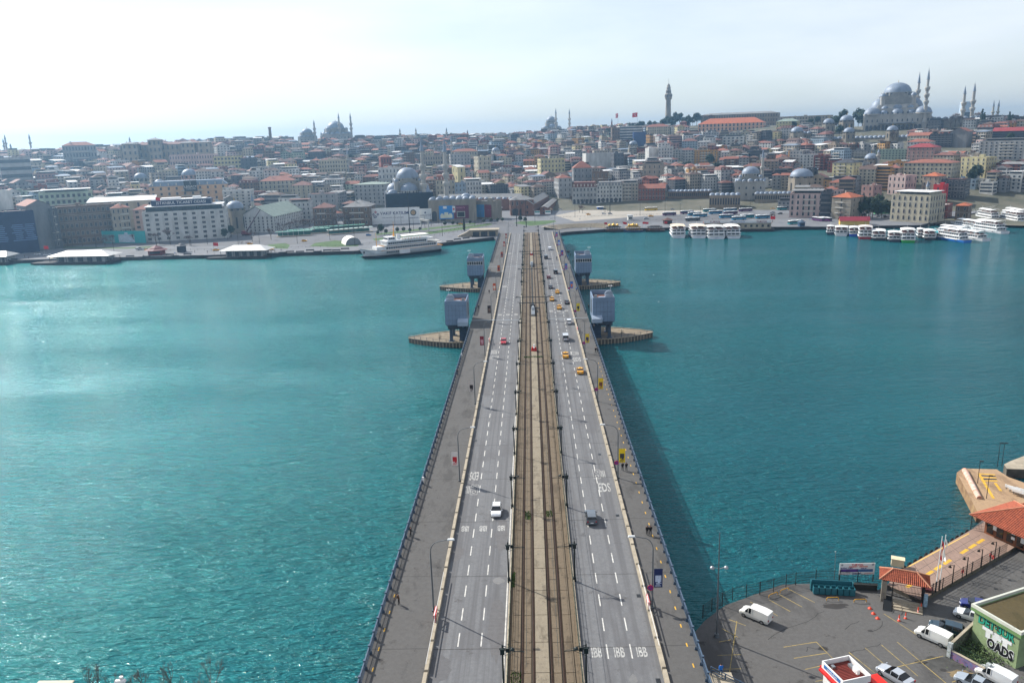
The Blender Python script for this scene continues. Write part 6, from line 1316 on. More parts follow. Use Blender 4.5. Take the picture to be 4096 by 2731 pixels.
# ------------------------------------------------------------------ people
SKIN = mat('skin', (190, 140, 115), .6, var=.05); HAIR = mat('dark hair', (28, 22, 20), .7, var=.1)
def person_mesh(pose, top, leg, seed):
    R = random.Random(seed); st = {'walk': .22, 'stand': .05, 'lean': .06}[pose]; bend = .35 if pose == 'lean' else .0
    J = {'pel': (0, 0, .95), 'ch': (0, bend * .25, 1.2), 'sh': (0, bend * .45, 1.42), 'nk': (0, bend * .5, 1.52), 'hd': (0, bend * .55 + .02, 1.64), 'tp': (0, bend * .55 + .02, 1.74),
         'hl': (-.09, 0, .9), 'kl': (-.1, st * .8 + .03, .5), 'al': (-.1, st, .08), 'tl': (-.1, st + .16, .04), 'hr': (.09, 0, .9), 'kr': (.1, -st * .5 + .06, .5), 'ar': (.1, -st, .09), 'tr': (.1, -st + .16, .04),
         'sl': (-.19, bend * .45, 1.4), 'el': (-.25, bend * .5 - st * .6, 1.14), 'wl': (-.24, bend * 1.4 - st * .3 + .08, .92), 'fl': (-.23, bend * 1.5 - st * .2 + .12, .83), 'sr': (.19, bend * .45, 1.4), 'er': (.25, bend * .5 + st * .5, 1.14), 'wr': (.24, bend * 1.4 + st * .9 + .05, .92), 'fr': (.23, bend * 1.5 + st + .08, .83)}
    E = [('pel', 'ch'), ('ch', 'sh'), ('sh', 'nk'), ('nk', 'hd'), ('hd', 'tp'), ('pel', 'hl'), ('hl', 'kl'), ('kl', 'al'), ('al', 'tl'), ('pel', 'hr'), ('hr', 'kr'), ('kr', 'ar'), ('ar', 'tr'), ('sh', 'sl'), ('sl', 'el'), ('el', 'wl'), ('wl', 'fl'), ('sh', 'sr'), ('sr', 'er'), ('er', 'wr'), ('wr', 'fr')]
    rad = dict(pel=(.17, .13), ch=(.17, .13), sh=(.15, .12), nk=(.06, .06), hd=(.1, .11), tp=(.075, .085), hl=(.1, .1), kl=(.075, .075), al=(.05, .05), tl=(.045, .04), sl=(.08, .08), el=(.06, .06), wl=(.042, .042), fl=(.035, .04))
    K = list(J); me = bpy.data.meshes.new('person_base'); me.from_pydata([J[k] for k in K], [(K.index(a), K.index(b)) for a, b in E], [])
    o = bpy.data.objects.new('tmp', me); COL.objects.link(o); md = o.modifiers.new('s', 'SKIN'); md.use_smooth_shade = True
    for i, k in enumerate(K):
        r = rad.get(k) or rad[{'hr': 'hl', 'kr': 'kl', 'ar': 'al', 'tr': 'tl', 'sr': 'sl', 'er': 'el', 'wr': 'wl', 'fr': 'fl'}[k]]
        v = me.skin_vertices[0].data[i]; v.radius = r; v.use_root = (k == 'pel')
    sd = o.modifiers.new('d', 'SUBSURF'); sd.levels = 1; sd.render_levels = 1
    bpy.context.view_layer.update(); ev = o.evaluated_get(bpy.context.evaluated_depsgraph_get()); out = bpy.data.meshes.new_from_object(ev)
    out.materials.clear()
    for m in (top, leg, SKIN, HAIR, BLACK): out.materials.append(m)
    for p in out.polygons:
        x, y, z = p.center; hy = J['hd'][1]
        p.material_index = 3 if z > 1.6 and (y < hy + .03 or z > 1.7) else 2 if z > 1.5 else 4 if z < .1 else 1 if z < .88 and abs(x) < .19 else 2 if z < .9 and abs(x) > .19 else 0
    bpy.data.objects.remove(o); bpy.data.meshes.remove(me); return out
def cm(n, c): return mat(n, c, .85, var=.12, scale=6)
CB, CN, CG, CBR, CRD, CBL = cm('black coat', (24, 24, 27)), cm('navy coat', (34, 40, 58)), cm('grey coat', (84, 84, 88)), cm('brown coat', (84, 62, 46)), cm('red jacket', (170, 36, 40)), cm('blue jacket', (40, 110, 190)); LB, LJ = cm('black trousers', (26, 26, 30)), cm('jeans', (52, 60, 78))
PM = {('walk', 'black'): person_mesh('walk', CB, LB, 1), ('walk', 'navy'): person_mesh('walk', CN, LJ, 2), ('walk', 'grey'): person_mesh('walk', CG, LB, 3), ('lean', 'brown'): person_mesh('lean', CBR, LB, 4), ('lean', 'black'): person_mesh('lean', CB, LJ, 5), ('stand', 'red'): person_mesh('stand', CRD, LB, 6), ('walk', 'blue'): person_mesh('walk', CBL, LB, 7), ('stand', 'black'): person_mesh('stand', CB, LB, 8)}
def person(pose, col, loc, heading, label, grp=None): 
    o = ob('person', PM[(pose, col)], None, loc, heading); return tag(o, label, 'person', grp)
WZ = DZ + .15; GP = 'people on the bridge'
def F8(a, b): return at(1600 + a * .42517, 880 + b * .42517, WZ)
def F7(a, b): return at(2100 + a * .5939, 1800 + b * .5939, WZ)
def F6(a, b): return at(1400 + a * .5939, 1800 + b * .5939, WZ)
person('lean', 'brown', F6(332, 1038), radians(80), 'person in a brown coat leaning at the left railing', GP); person('stand', 'black', F6(412, 580), radians(90), 'person in black standing at the left railing, further along', GP)
person('walk', 'black', F7(823, 572), 0, 'left one of two people in black walking on the right walkway', GP); person('walk', 'black', F7(845, 572), 0, 'right one of two people in black walking on the right walkway', GP)
person('walk', 'black', F7(657, 138), 0, 'shorter person in black by the yellow banner lamp', GP); person('walk', 'black', F7(683, 138), 0, 'taller person in black by the yellow banner lamp', GP)
b = at(2846, 2692, 5.5); 
for i, (x, y, c, p) in enumerate(((712, 858, 'black', 'walk'), (738, 838, 'black', 'walk'), (840, 692, 'black', 'walk'))): person(p, c, F8(x, y), pi if i < 2 else 0, ['person in black walking beside the near left tower, left one of two', 'person in black walking beside the near left tower, right one of two', 'lone person in black on the left walkway past the tower'][i], GP)
RP = [(1840, 1248, 'black'), (1858, 1248, 'grey'), (1826, 1025, 'grey'), (1775, 835, 'black'), (1660, 672, 'blue'), (1696, 672, 'black'), (1722, 655, 'black'), (1655, 445, 'black'), (1648, 432, 'black'), (1560, 362, 'black'), (1578, 360, 'blue'), (1627, 405, 'black'), (1562, 318, 'navy'), (1574, 318, 'black'), (1584, 318, 'black'), (1592, 318, 'navy'), (1606, 340, 'black'), (1528, 205, 'black'), (1538, 205, 'black'), (1503, 150, 'navy')]
for i, (x, y, c) in enumerate(sorted(RP, key=lambda q: -q[1])): person('walk', c, F8(x, y), 0 if i % 3 else pi, 'person in %s on the far right walkway, %s from the near end' % (c, ORD3[i] if i else 'first'), GP)
for i, (x, y) in enumerate(((412, 606), (433, 606), (455, 592))): p = at(1600 + x * .42517, 880 + y * .42517, 1.76); person('stand', 'black', p, 1.2, 'person in dark clothes on the far left pier platform, %s from its tip' % ('first', 'second', 'third')[i], 'people on the far left pier')
person('lean', 'black', F8(545, 1458), radians(80), 'person in black with red bag at the left railing near the pier', GP)
# motorcycle on the right road
mp_ = F8(1475, 372); mb = thing('motorcycle', 'small motorcycle riding in the right lanes far away', 'motorcycle', (mp_.x, mp_.y, DZ)); 
for y in (-.65, .65): MB().cyl((-.06, y, .32), (.06, y, .32), .32, None, 12).build('wheel', TYRE, mb)
MB().box((0, 0, .4), (.24, 1., .35), 0, 0, .7).box((0, -.35, .75), (.28, .6, .12)).cyl((-.35, .5, 1.05), (.35, .5, 1.05), .03, None, 5).cyl((0, .6, .4), (0, .5, 1.05), .04, None, 5).build('frame', DARK, mb); person('lean', 'black', (mp_.x, mp_.y - .2, DZ + .15), 0, 'rider in black sitting on the motorcycle')
# people scattered on the far quays
ORD4 = ['thirtieth'] + ['thirty-' + q for q in ('first', 'second', 'third', 'fourth', 'fifth', 'sixth', 'seventh', 'eighth', 'ninth')] + ['fortieth']
FP = [(560, 1033), (575, 1030), (660, 1030), (700, 1018), (705, 1020), (1085, 1012), (1100, 1010), (1125, 1005), (1285, 1008), (1295, 1007), (960, 975), (966, 976), (972, 975), (985, 975), (992, 973), (1838, 950), (1848, 948), (1858, 947), (2348, 920), (2362, 915), (2365, 908), (2420, 912), (2040, 835), (2050, 840), (2320, 880), (2460, 822), (2480, 826), (3215, 890), (3240, 880), (115, 1035), (100, 1032), (480, 1030), (830, 1012), (780, 1012), (1140, 918), (1310, 910), (1720, 895), (2200, 905), (2225, 915)]
for i, (x, y) in enumerate(sorted(FP)): person(*list(PM)[i % 8], at(x, y, 2.02), i * 1.7, '%s on the far quay in %s, %s from the left' % ('small figure', list(PM)[i % 8][1], ORD3[i] if i < 28 else ORD4[i - 28]), 'people on the far quays')
# ------------------------------------------------------------------ boats (local +y is the bow)
HULLW = mat('white boat paint', (222, 224, 224), .4, var=.08, scale=.4); HULLD = mat('black hull paint', (24, 28, 34), .45, var=.15, scale=.4); ORNG = mat('funnel yellow', (220, 150, 40), .45, var=.08); DECK = mat('deck grey', (140, 142, 140), .8, var=.15); TIMB = mat('varnished timber', (112, 74, 48), .6, var=.2, scale=1.5)
def hull(m, L, B, z0, z1, bow=.32, mi=0, sheer=1.0, stern=.85, n=12, deckmi=None):
    "closed hull from z0 to z1; pointed bow at +y"
    secs = []
    for k in range(n + 1):
        f = k / n; y = -L / 2 + L * f; w = B / 2 * (stern + (1 - stern) * min(1, f * 4)) if f < 1 - bow else B / 2 * max(.02, 1 - ((f - (1 - bow)) / bow) ** 2.1); s = sheer * max(0, (f - .6) / .4) ** 2
        secs.append([(-w, y, z1 + s), (-w * .9, y - (.04 * L * (f > .9)), (z0 + z1) / 2), (-w * .72, y - (.05 * L * (f > .9)), z0), (w * .72, y - (.05 * L * (f > .9)), z0), (w * .9, y - (.04 * L * (f > .9)), (z0 + z1) / 2), (w, y, z1 + s)])
    for a, b in zip(secs[:-1], secs[1:]):
        for i in range(5): m.add([a[i], a[i + 1], b[i + 1], b[i]], [(3, 2, 1, 0)], mi if i != 2 else mi)
        m.add([a[5], b[5], b[0], a[0]], [(0, 1, 2, 3)], mi if deckmi is None else deckmi)
    m.add(secs[0], [tuple(range(5, -1, -1))], mi); return m
def win_row(parent, x, y0, y1, z, n, w, h, both=True, name='window'):
    me = MB().box((0, 0, 0), (.1, w, h)).mesh('window', WIN)
    for k in range(n):
        y = y0 + (y1 - y0) * (k + .5) / n
        for s in ((-1, 1) if both else (-1,)): ob(name, me, parent, (s * x, y, z))
# --- the passenger ferry
bw, stn = at(1440, 1037, 0), at(1754, 1003, 0); dv = bw - stn; L = sqrt(dv.x ** 2 + dv.y ** 2); ferry = thing('ferry', 'white passenger ferry with black waterline and yellow funnel mast moored at the left quay', 'ferry', (*((bw + stn) / 2).xy, 0), atan2(dv.y, dv.x) - pi / 2)
B = 11.; k = L / 66.
m = MB(); hull(m, L, B, -1, 1.5, .3, 0, .2); m.build('lower_hull', HULLD, ferry); m = MB(); hull(m, L + .4, B + .3, 1.5, 4.4, .3, 0, 2.2, deckmi=1); m.build('hull', [HULLW, DECK], ferry)
m = MB().box((0, -7 * k, 4.4), (B - .6, 44 * k, 2.7)).box((0, 17 * k, 4.4), (B - 3, 8 * k, 2.4), 0, 0, .95); m.build('saloon', HULLW, ferry); MB().box((0, -8.5 * k, 7.1), (B - .2, 47 * k, .25)).build('upper_deck', DECK, ferry)
MB().box((0, -4 * k, 7.3), (B - 1.2, 34 * k, 2.5)).build('upper_saloon', HULLW, ferry); MB().box((0, -6 * k, 9.8), (B - .4, 40 * k, .25)).build('top_deck', HULLW, ferry)
win_row(ferry, (B - .6) / 2, -28 * k, 14 * k, 5.2, 22, 1.3, 1.2); win_row(ferry, (B - 1.2) / 2, -20 * k, 12 * k, 8.0, 18, 1.25, 1.2); win_row(ferry, (B + .3) / 2 - .3, 2 * k, 14 * k, 2.9, 8, .9, .9)
MB().box((0, 8 * k, 10.05), (B - 4, 6, 2.4), 0, 0, .92).build('bridge_house', HULLW, ferry); win_row(ferry, (B - 4) / 2, 5.5 * k, 10.5 * k, 10.9, 3, 1.2, 1.); MB().box((0, 8 * k + 2.95, 10.9), (B - 5, .15, 1)).build('bridge_window', WIN, ferry)
m = MB().cyl((0, 1 * k, 10), (0, .5 * k, 13.2), 1.5, 1.3, 12).cyl((0, .5 * k, 12.7), (0, .4 * k, 13.3), 1.45, 1.35, 12); m.build('funnel', HULLW, ferry); m = MB().box((0, 4.5 * k, 12.4), (1., 1., 2.5), 0, 0, .5).cyl((0, 4.5 * k, 14), (0, 4.2 * k, 22), .3, .1, 8).cyl((-2, 4.4 * k, 17), (2, 4.4 * k, 17), .08, None, 5); m.build('main_mast', ORNG, ferry); MB().cyl((0, 19 * k, 6.4), (0, 19 * k, 15.5), .25, .1, 8).build('fore_mast', ORNG, ferry)
MB().box((0, -12 * k, 12.2), (B - 2, 22 * k, .3), 0, 0, .97).build('deck_canopy', CLOTH_W, ferry); m = MB()
for q in range(9): 
    for s in (-1, 1): m.cyl((s * (B / 2 - 1.1), (-2 - q * 2.6) * k, 10), (s * (B / 2 - 1.1), (-2 - q * 2.6) * k, 12.3), .07, None, 5)
m.build('canopy_post', HULLW, ferry)['kind'] = 'stuff'
lr = MB().lathe([(.32, -.1), (.45, 0), (.32, .1)], (0, 0, 0), 10).mesh('lifebuoy', ORNG)
for q in range(7): ob('lifebuoy', lr, ferry, (-(B / 2) + .1, (0 - q * 2.4) * k, 10.7)).rotation_euler = (0, pi / 2, 0)
m = MB()
for s in (-1, 1):
    for z in (10.6, 11.1): m.cyl((s * (B / 2 - .3), 8 * k, z), (s * (B / 2 - .3), -26 * k, z), .05, None, 4)
    for z in (5.3, 5.8): m.cyl((s * 4.4, 21 * k, z + .3), (s * .5, 32 * k, z + 1.6), .05, None, 4)
m.build('guard_rail', HULLW, ferry); MB().box((0, -8 * k, 4.35), (B + .35, 52 * k, .12)).box((0, -8 * k, 7.05), (B - .1, 47 * k, .1)).build('orange_stripe', ORNG, ferry)
MB().box((-5.6, -1 * k, 1.6), (.2, 9 * k, 2.5)).build('boarding_ramp', HULLW, ferry)
for s in (-1, 1): MB().box((s * 1.9, 30.3 * k, 3.6), (.3, .9, 1.2), 0, .3 * s).build('anchor', DARK, ferry)
# --- tour boats
def tour_boat(loc, heading, L, B, hullc, label, decks=2, canopy=(226, 226, 224), grp='tour boats at the right quay', name='tour_boat', stripe=None, lettered=None, arch=False, cat='boat'):
    t = thing(name, label, cat, loc, heading, grp); hm = mat('hull %d %d %d' % hullc, hullc, .4, var=.1, scale=.4); cmx = mat('canopy %d %d %d' % canopy, canopy, .7, var=.06, scale=.3)
    m = MB(); hull(m, L, B, -.8, 1.7, .34, 0, 1.2, deckmi=1, n=10); m.build('hull', [hm, DECK], t)
    MB().box((0, -L * .02, 1.62), (B + .16, L * .62, .18)).build('rubbing_strake', HULLW, t)
    z = 1.75; ln = L * .66; y = -L * .06
    for d in range(decks):
        MB().box((0, y, z), (B * (.9 - .05 * d), ln, 1.85), 0, 0, .98).build('cabin', HULLW, t); n = max(4, int(ln / 1.9)); win_row(t, B * (.9 - .05 * d) / 2, y - ln / 2 + .5, y + ln / 2 - .5, z + .6, n, ln / n * .72, .9)
        for e in (-1, 1):
            me = MB().box((0, 0, 0), (B * .2, .12, 1.2)).mesh('window', WIN)
            for q in (-1, 0, 1): ob('window', me, t, (q * B * .26, y + e * ln / 2, z + .65))
        MB().box((0, y - .3, z + 1.85), (B * .97, ln + 1.6, .16)).build('deck', HULLW, t); z += 2.01; ln *= .9
    m = MB()
    for s in (-1, 1):
        for q in range(6): m.cyl((s * B * .43, y - ln / 2 + q * ln / 5, z), (s * B * .43, y - ln / 2 + q * ln / 5, z + 1.8), .05, None, 5)
        for zz in (.5, 1.): m.cyl((s * B * .46, y - ln / 2, z + zz), (s * B * .46, y + ln / 2, z + zz), .035, None, 4)
    for zz in (.5, 1.): m.cyl((-B * .46, y - ln / 2, z + zz), (B * .46, y - ln / 2, z + zz), .035, None, 4)
    m.build('canopy_frame', HULLW, t)['kind'] = 'stuff'
    cv = MB(); N = 6; vs = []
    for q in range(N + 1):
        x = -B * .47 + B * .94 * q / N; zz = z + 1.8 + .45 * (1 - (2 * q / N - 1) ** 2)
        vs += [(x, y - ln / 2 - .5, zz), (x, y + ln / 2, zz)]
    cv.add(vs, [(2 * q, 2 * q + 2, 2 * q + 3, 2 * q + 1) for q in range(N)], 0, True); cv.add([(a, b, c - .12) for a, b, c in vs], [(2 * q + 1, 2 * q + 3, 2 * q + 2, 2 * q) for q in range(N)], 0, True); cv.build('canopy', cmx, t)
    bx = MB()
    for q in range(4):
        for s in (-1, 1): bx.box((s * B * .22, y - ln / 2 + 1.2 + q * ln / 4.4, z + .02), (B * .3, .7, .8))
    bx.build('deck_seats', mat('boat seats', (120, 70, 60), .7, var=.2), t)['kind'] = 'stuff'
    if arch: MB().tube([(-B * .45, -L * .3, z), (-B * .42, -L * .36, z + 2.6), (0, -L * .38, z + 3), (B * .42, -L * .36, z + 2.6), (B * .45, -L * .3, z)], .14, 6).build('radar_arch', HULLW, t)
    MB().cyl((0, L * .2, z), (0, L * .2, z + 4), .08, .04, 5).build('mast', HULLW, t)
    if stripe: MB().box((0, -L * .03, 1.2), (B * 1.0, L * .58, .3)).build('stripe', mat('stripe %d' % stripe[0], stripe, .5), t)
    if lettered: ob('lettering', text_mesh(lettered, .7, mat('boat letter', (30, 60, 140), .5), .01), t, (0, -L / 2 - .03, .9)).rotation_euler = (pi / 2, 0, 0)
    for s in (-1, 1):
        for q in range(3): MB().lathe([(.25, -.12), (.42, 0), (.25, .12)], (0, 0, 0), 8).build('fender', BLACK, t, (s * (B / 2 + .1), -L * .3 + q * L * .22, 1.0)).rotation_euler = (0, pi / 2, 0)
    return t
for px, py, pw, c, lab in ((2716, 953, 60, (216, 200, 176), 'white party boat with cream canopy, leftmost of the four seen stern-on'), (2797, 954, 66, (216, 204, 186), 'white party boat with yellow canopy posts, second of the four'), (2868, 957, 76, (186, 186, 184), 'widest white party boat with grey canopy, third of the four'), (2936, 955, 62, (226, 224, 220), 'white party boat with white canopy, rightmost of the four')):
    p = at(px, py, 0); w = pw / FOC * (p - CAM).dot(CF) * 1.0; tour_boat((p.x + 1.5, p.y + 15, 0), radians(-6), 30, w, (216, 220, 224), lab, 2, c, 'white party boats right of the bridge', 'party_boat', (40, 80, 160), 'TURYOL')
RB = [(3323, 940, 30, 14, (40, 50, 70), 'small dark boat at the left end of the right quay boats', 1), (3374, 945, 64, 20, (218, 220, 220), 'white boat with white hull beside the small dark one', 1), (3424, 947, 44, 18, (30, 80, 180), 'boat with bright blue hull at the right quay', 1), (3473, 958, 58, 22, (150, 24, 40), 'boat with dark red hull at the right quay', 2), (3530, 963, 58, 24, (26, 28, 40), 'boat with black hull right of the red-hulled one', 1), (3588, 969, 50, 20, (40, 46, 62), 'boat with navy hull left of the green one', 1), (3648, 972, 66, 24, (30, 150, 60), 'boat with bright green hull at the right quay', 2), (3690, 955, 28, 16, (90, 90, 92), 'narrow grey boat right of the green one', 1), (3730, 962, 48, 20, (40, 44, 56), 'dark boat with blue awning right of the narrow grey boat', 1)]
for px, py, pw, L, hc, lab, dk in RB:
    p = at(px, py, 0); w = min(9, pw / FOC * (p - CAM).dot(CF)); tour_boat((p.x + 2, p.y + L * .48, 0), radians(-20), L, w, hc, lab, dk, (224, 224, 222) if hc[0] != 150 else (214, 206, 200), arch=True)
SBT = [(3870, 972, 3730, 950, 9, (40, 110, 190), 'sleek white yacht with blue wave hull, nearest on the right', 2), (3945, 966, 3790, 942, 9, (206, 210, 214), 'white yacht with dark stern behind the blue wave yacht', 1), (3880, 945, 3735, 928, 9, (60, 170, 180), 'white yacht with turquoise hull stripe', 1), (4020, 936, 3880, 915, 10, (216, 220, 222), 'long white excursion ship with black fenders', 2), (3960, 922, 3800, 900, 9, (210, 214, 216), 'white ship behind the long excursion ship', 1), (3990, 885, 3900, 868, 8, (214, 216, 218), 'white upper-deck yacht moored farther up the right quay', 2), (4110, 897, 3985, 872, 10, (50, 160, 170), 'large white ship with teal hull at the right edge', 2), (4120, 875, 4000, 852, 9, (216, 218, 220), 'white ship farthest at the right edge', 1)]
for x0, y0, x1, y1, B, hc, lab, dk in SBT:
    a, c = at(x0, y0, 0), at(x1, y1, 0); d = a - c; L = min(40, max(24, d.length)); p = (a + c) / 2; tour_boat((p.x, p.y, 0), atan2(d.y, d.x) - pi / 2 + pi, L, B * .8, hc, lab, dk, (226, 228, 228), 'yachts and ships at the right quay', 'yacht', arch=True)
# --- ornate fish boats
for px, py, lab, gold in ((2456, 930, 'dark carved fish boat with small golden domes, leftmost', 3), (2535, 930, 'fish boat with big golden domes, middle one', 5), (2622, 929, 'dark carved fish boat with black roof, rightmost', 0)):
    p = at(px, py, 0); t = thing('fish_boat', lab, 'boat', (p.x, p.y + 3.5, 0), radians(88), 'ornate fish boats by the bridge'); m = MB(); hull(m, 15, 5.4, -.6, 1.4, .4, 0, 1.2, .55, deckmi=1); m.build('hull', [mat('carved hull', (58, 48, 44), .6, var=.3, scale=1.5) if gold != 5 else mat('blue hull band', (60, 80, 110), .6, var=.2), TIMB], t)
    m = MB()
    for q in range(6):
        for s in (-1, 1): m.cyl((s * 2.1, -4.5 + q * 1.8, 1.4), (s * 2.1, -4.5 + q * 1.8, 3.6), .14, None, 6)
    m.build('carved_post', TIMB if gold != 5 else GOLD, t)['kind'] = 'stuff'; MB().box((0, 0, 1.4), (3., 7.5, 1.1)).build('counter', TIMB, t); MB().box((0, 0, 3.6), (5.2, 11.5, .4), 0, 0, .92).box((0, 0, 4.0), (4., 8.5, .5), 0, 0, .8).build('roof', mat('boat roof dark', (52, 48, 46), .7, var=.2) if gold != 5 else mat('boat roof gold', (150, 122, 60), .5, .4, var=.2), t)
    dm = MB().lathe([(.7, 0), (1., .35), (.95, .8), (.5, 1.3), (.08, 1.7), (.04, 2.2)], (0, 0, 0), 12).mesh('onion_dome', GOLD)
    for q in range(gold): o = ob('onion_dome', dm, t, (0, -3 + q * 6 / max(1, gold - 1), 4.4)); o.scale = (1.5, 1.5, 1.3) if q == gold // 2 else (1.05, 1.05, 1)
    for s in (-1, 1): f = thing('flag', 'red flag at the %s end of the %s' % (('left', 'right')[s > 0], lab.split(',')[0]), 'flag', (p.x + s * 7, p.y + 3.5, 3), 0, 'red flags on the fish boats'); MB().cyl((0, 0, 0), (0, 0, 4.5), .05, None, 5).build('pole', STEEL, f); flag_mesh(2.2, 1.5, int(px + s)).build('flag_cloth', FLAGR, f, (0, 0, 4.4))
# ------------------------------------------------------------------ far shore details
QZ = 2.02
ROOFW = mat('pale standing seam roof', (190, 190, 186), .5, .2, var=.1, scale=.4); PONT = mat('pontoon black', (40, 40, 44), .85, var=.25)
def pavilion(px0, px1, py, label):
    a, c = at(px0, py, 1.2), at(px1, py - 4, 1.2); d = c - a; ln = sqrt(d.x ** 2 + d.y ** 2); t = thing('ferry_terminal', label, 'ferry terminal', (*((a + c) / 2).xy, 0), atan2(d.y, d.x), 'floating ferry terminals of the left quay')
    MB().box((0, 7, -1), (ln, 17, 2.3)).box((-ln * .52, 4, -1), (ln * .1, 7, 2.1)).build('pontoon', PONT, t); MB().box((ln * .1, 8, 1.3), (ln * .66, 11, 4.2)).build('wall', WALLM['pale grey'], t); a0 = ln * .43
    MB().add([(ln * .1 - a0, .2, 5.3), (ln * .1 + a0, .2, 5.3), (ln * .1 + a0, 16, 5.3), (ln * .1 - a0, 16, 5.3), (ln * .1 - a0 * .55, 8, 8.2), (ln * .1 + a0 * .55, 8, 8.2)], [(0, 1, 5, 4), (2, 3, 4, 5), (1, 2, 5), (3, 0, 4), (3, 2, 1, 0)]).build('roof', ROOFW, t)
    me = MB().box((0, 0, 0), (ln * .07, .2, 3)).mesh('doorway', WIN)
    for k in range(5): ob('doorway', me, t, (ln * (-.16 + .13 * k), 2.45, 1.5))
    m = MB()
    for k in range(8): m.cyl((ln * (.1 - .4 + k * .8 / 7), .8, 1.3), (ln * (.1 - .4 + k * .8 / 7), .8, 5.3), .15, None, 6)
    m.build('roof_post', DARK, t)['kind'] = 'stuff'
pavilion(140, 430, 1053, 'pale-roofed floating ferry terminal with awnings on the left quay'); pavilion(838, 1062, 1031, 'pale-roofed floating ferry terminal left of the moored ferry'); pavilion(-110, 25, 1056, 'ferry terminal cut by the left picture edge')
t = thing('awning', 'row of cream awnings before the left ferry terminal', 'awning', at(285, 1046, 1.3)); MB().add([(-14, 0, 2.6), (14, 0, 2.6), (14, 4, 4), (-14, 4, 4)], [(0, 1, 2, 3)]).add([(-14, 0, 2.5), (14, 0, 2.5), (14, 4, 3.9), (-14, 4, 3.9)], [(3, 2, 1, 0)]).build('cloth', mat('cream awning', (206, 194, 166), .8), t); MB().cyl((-13, .3, 0), (-13, .3, 2.6), .08).cyl((13, .3, 0), (13, .3, 2.6), .08).cyl((0, .3, 0), (0, .3, 2.6), .08).build('awning_post', DARK, t)
# benches along the quay edge
bench = MB().box((0, 0, .35), (5.4, .9, .12)).box((0, .35, .47), (5.4, .1, .55)).mesh('bench', DARK); blg = MB().box((-2.2, 0, 0), (.15, .8, .36)).box((2.2, 0, 0), (.15, .8, .36)).mesh('leg', DARK)
BN = [(20, 1044), (55, 1040), (75, 1046), (430, 1040), (470, 1036), (520, 1028), (545, 1036), (585, 1030), (600, 1038), (640, 1034), (680, 1022), (700, 1028), (750, 1020), (770, 1028), (1130, 1014), (1160, 1010), (1200, 1010), (1240, 1004), (1270, 1010), (1310, 1004), (1345, 1004), (1380, 998), (1800, 968), (1830, 960), (1865, 955), (1900, 948), (1930, 944)]
for i, (x, y) in enumerate(sorted(BN)): p = at(x, y, QZ); t = thing('bench', 'long dark bench on the left quay, %s from the left' % (ORD3[i] if i else 'first'), 'bench', p, radians(2 if x < 1500 else 30), 'benches on the left quay'); ob('seat', bench, t); ob('leg', blg, t)
# dark edge coping of the quays
cp = MB()
for a, b in zip(SHORE[:-1], SHORE[1:]):
    if abs(a[0]) < 22 and abs(b[0]) < 22: continue
    d = Vector((b[0] - a[0], b[1] - a[1], 0)); cp.box(((a[0] + b[0]) / 2, (a[1] + b[1]) / 2, 1.5), (d.length + .4, 1.2, .75), 0, atan2(d.y, d.x))
struct(cp.build('quay_coping', mat('dark coping', (62, 62, 64), .85, var=.25)))
# fences of thin posts along roads
def fence(pts, label, h=1.3, m=DARK, z=QZ, step=2.4, grp='road fences of the far shore', name='fence', mesh=False):
    P = [at(a, b, z) for a, b in pts]; o0 = P[0].copy(); t = thing(name, label, 'fence', o0, 0, grp); post = MB().box((0, 0, 0), (.1, .1, h)).mesh('post', m); r = MB()
    for a, b in zip(P[:-1], P[1:]):
        n = max(1, int((b - a).length / step))
        for k in range(n): ob('post', post, t, a + (b - a) * k / n - o0)
        for q in ((.45, .95) if not mesh else (.1, .3, .5, .7, .9)): r.cyl(a - o0 + Vector((0, 0, h * q)), b - o0 + Vector((0, 0, h * q)), .04 if not mesh else .02, None, 4)
        if mesh:
            for k in range(int((b - a).length / .22)): p = a + (b - a) * (k * .22 / (b - a).length) - o0; r.box((p.x, p.y, p.z + .1), (.02, .02, h - .2))
    r.build('rail', m, t); return t
fence([(600, 1004), (900, 1000), (1400, 985), (1760, 940), (1960, 905)], 'long dark fence between lawns and shore road on the left', 1.2, step=5); fence([(1700, 935), (1850, 915), (1990, 890)], 'short dark fence by the left bridge head', 1.2, step=4)
fence([(2230, 925), (2330, 905), (2600, 883), (2900, 878)], 'dark fence along the right shore road', 1.2, step=5); fence([(2240, 870), (2560, 862), (2640, 858)], 'row of posts along the plaza edge', 1., step=3); fence([(3500, 868), (3560, 875), (3720, 880), (3790, 868)], 'dark palisade by the right car park', 3, step=2.4); fence([(3800, 868), (3950, 842), (4096, 812)], 'white wall fence of the right park', 3, WHITE, step=3)
# lamp posts of the far shore
lp = MB().cyl((0, 0, 0), (0, 0, 11), .16, .08, 6).mesh('pole', DARK); lh = MB().cyl((-1.3, 0, 10.6), (1.3, 0, 10.6), .06, None, 5).box((1.3, 0, 10.5), (.8, .3, .15)).box((-1.3, 0, 10.5), (.8, .3, .15)).mesh('lamp_head', STEEL)
LPX = [(60, 985), (130, 1000), (245, 990), (290, 985), (385, 990), (460, 1030), (640, 978), (765, 985), (830, 978), (910, 960), (955, 990), (1040, 985), (1190, 975), (1320, 960), (1420, 985), (1580, 900), (1605, 900), (1655, 925), (1700, 915), (1725, 905), (1755, 895), (1770, 945), (1860, 930), (1900, 905), (1925, 895), (1960, 890), (2300, 870), (2420, 850), (2560, 862), (2660, 850), (2720, 865), (2800, 880), (2940, 860), (3000, 842), (3250, 880), (3400, 880), (3585, 865), (3750, 895), (3880, 790), (4065, 820), (3470, 900), (2220, 880), (2140, 890), (1540, 960)]
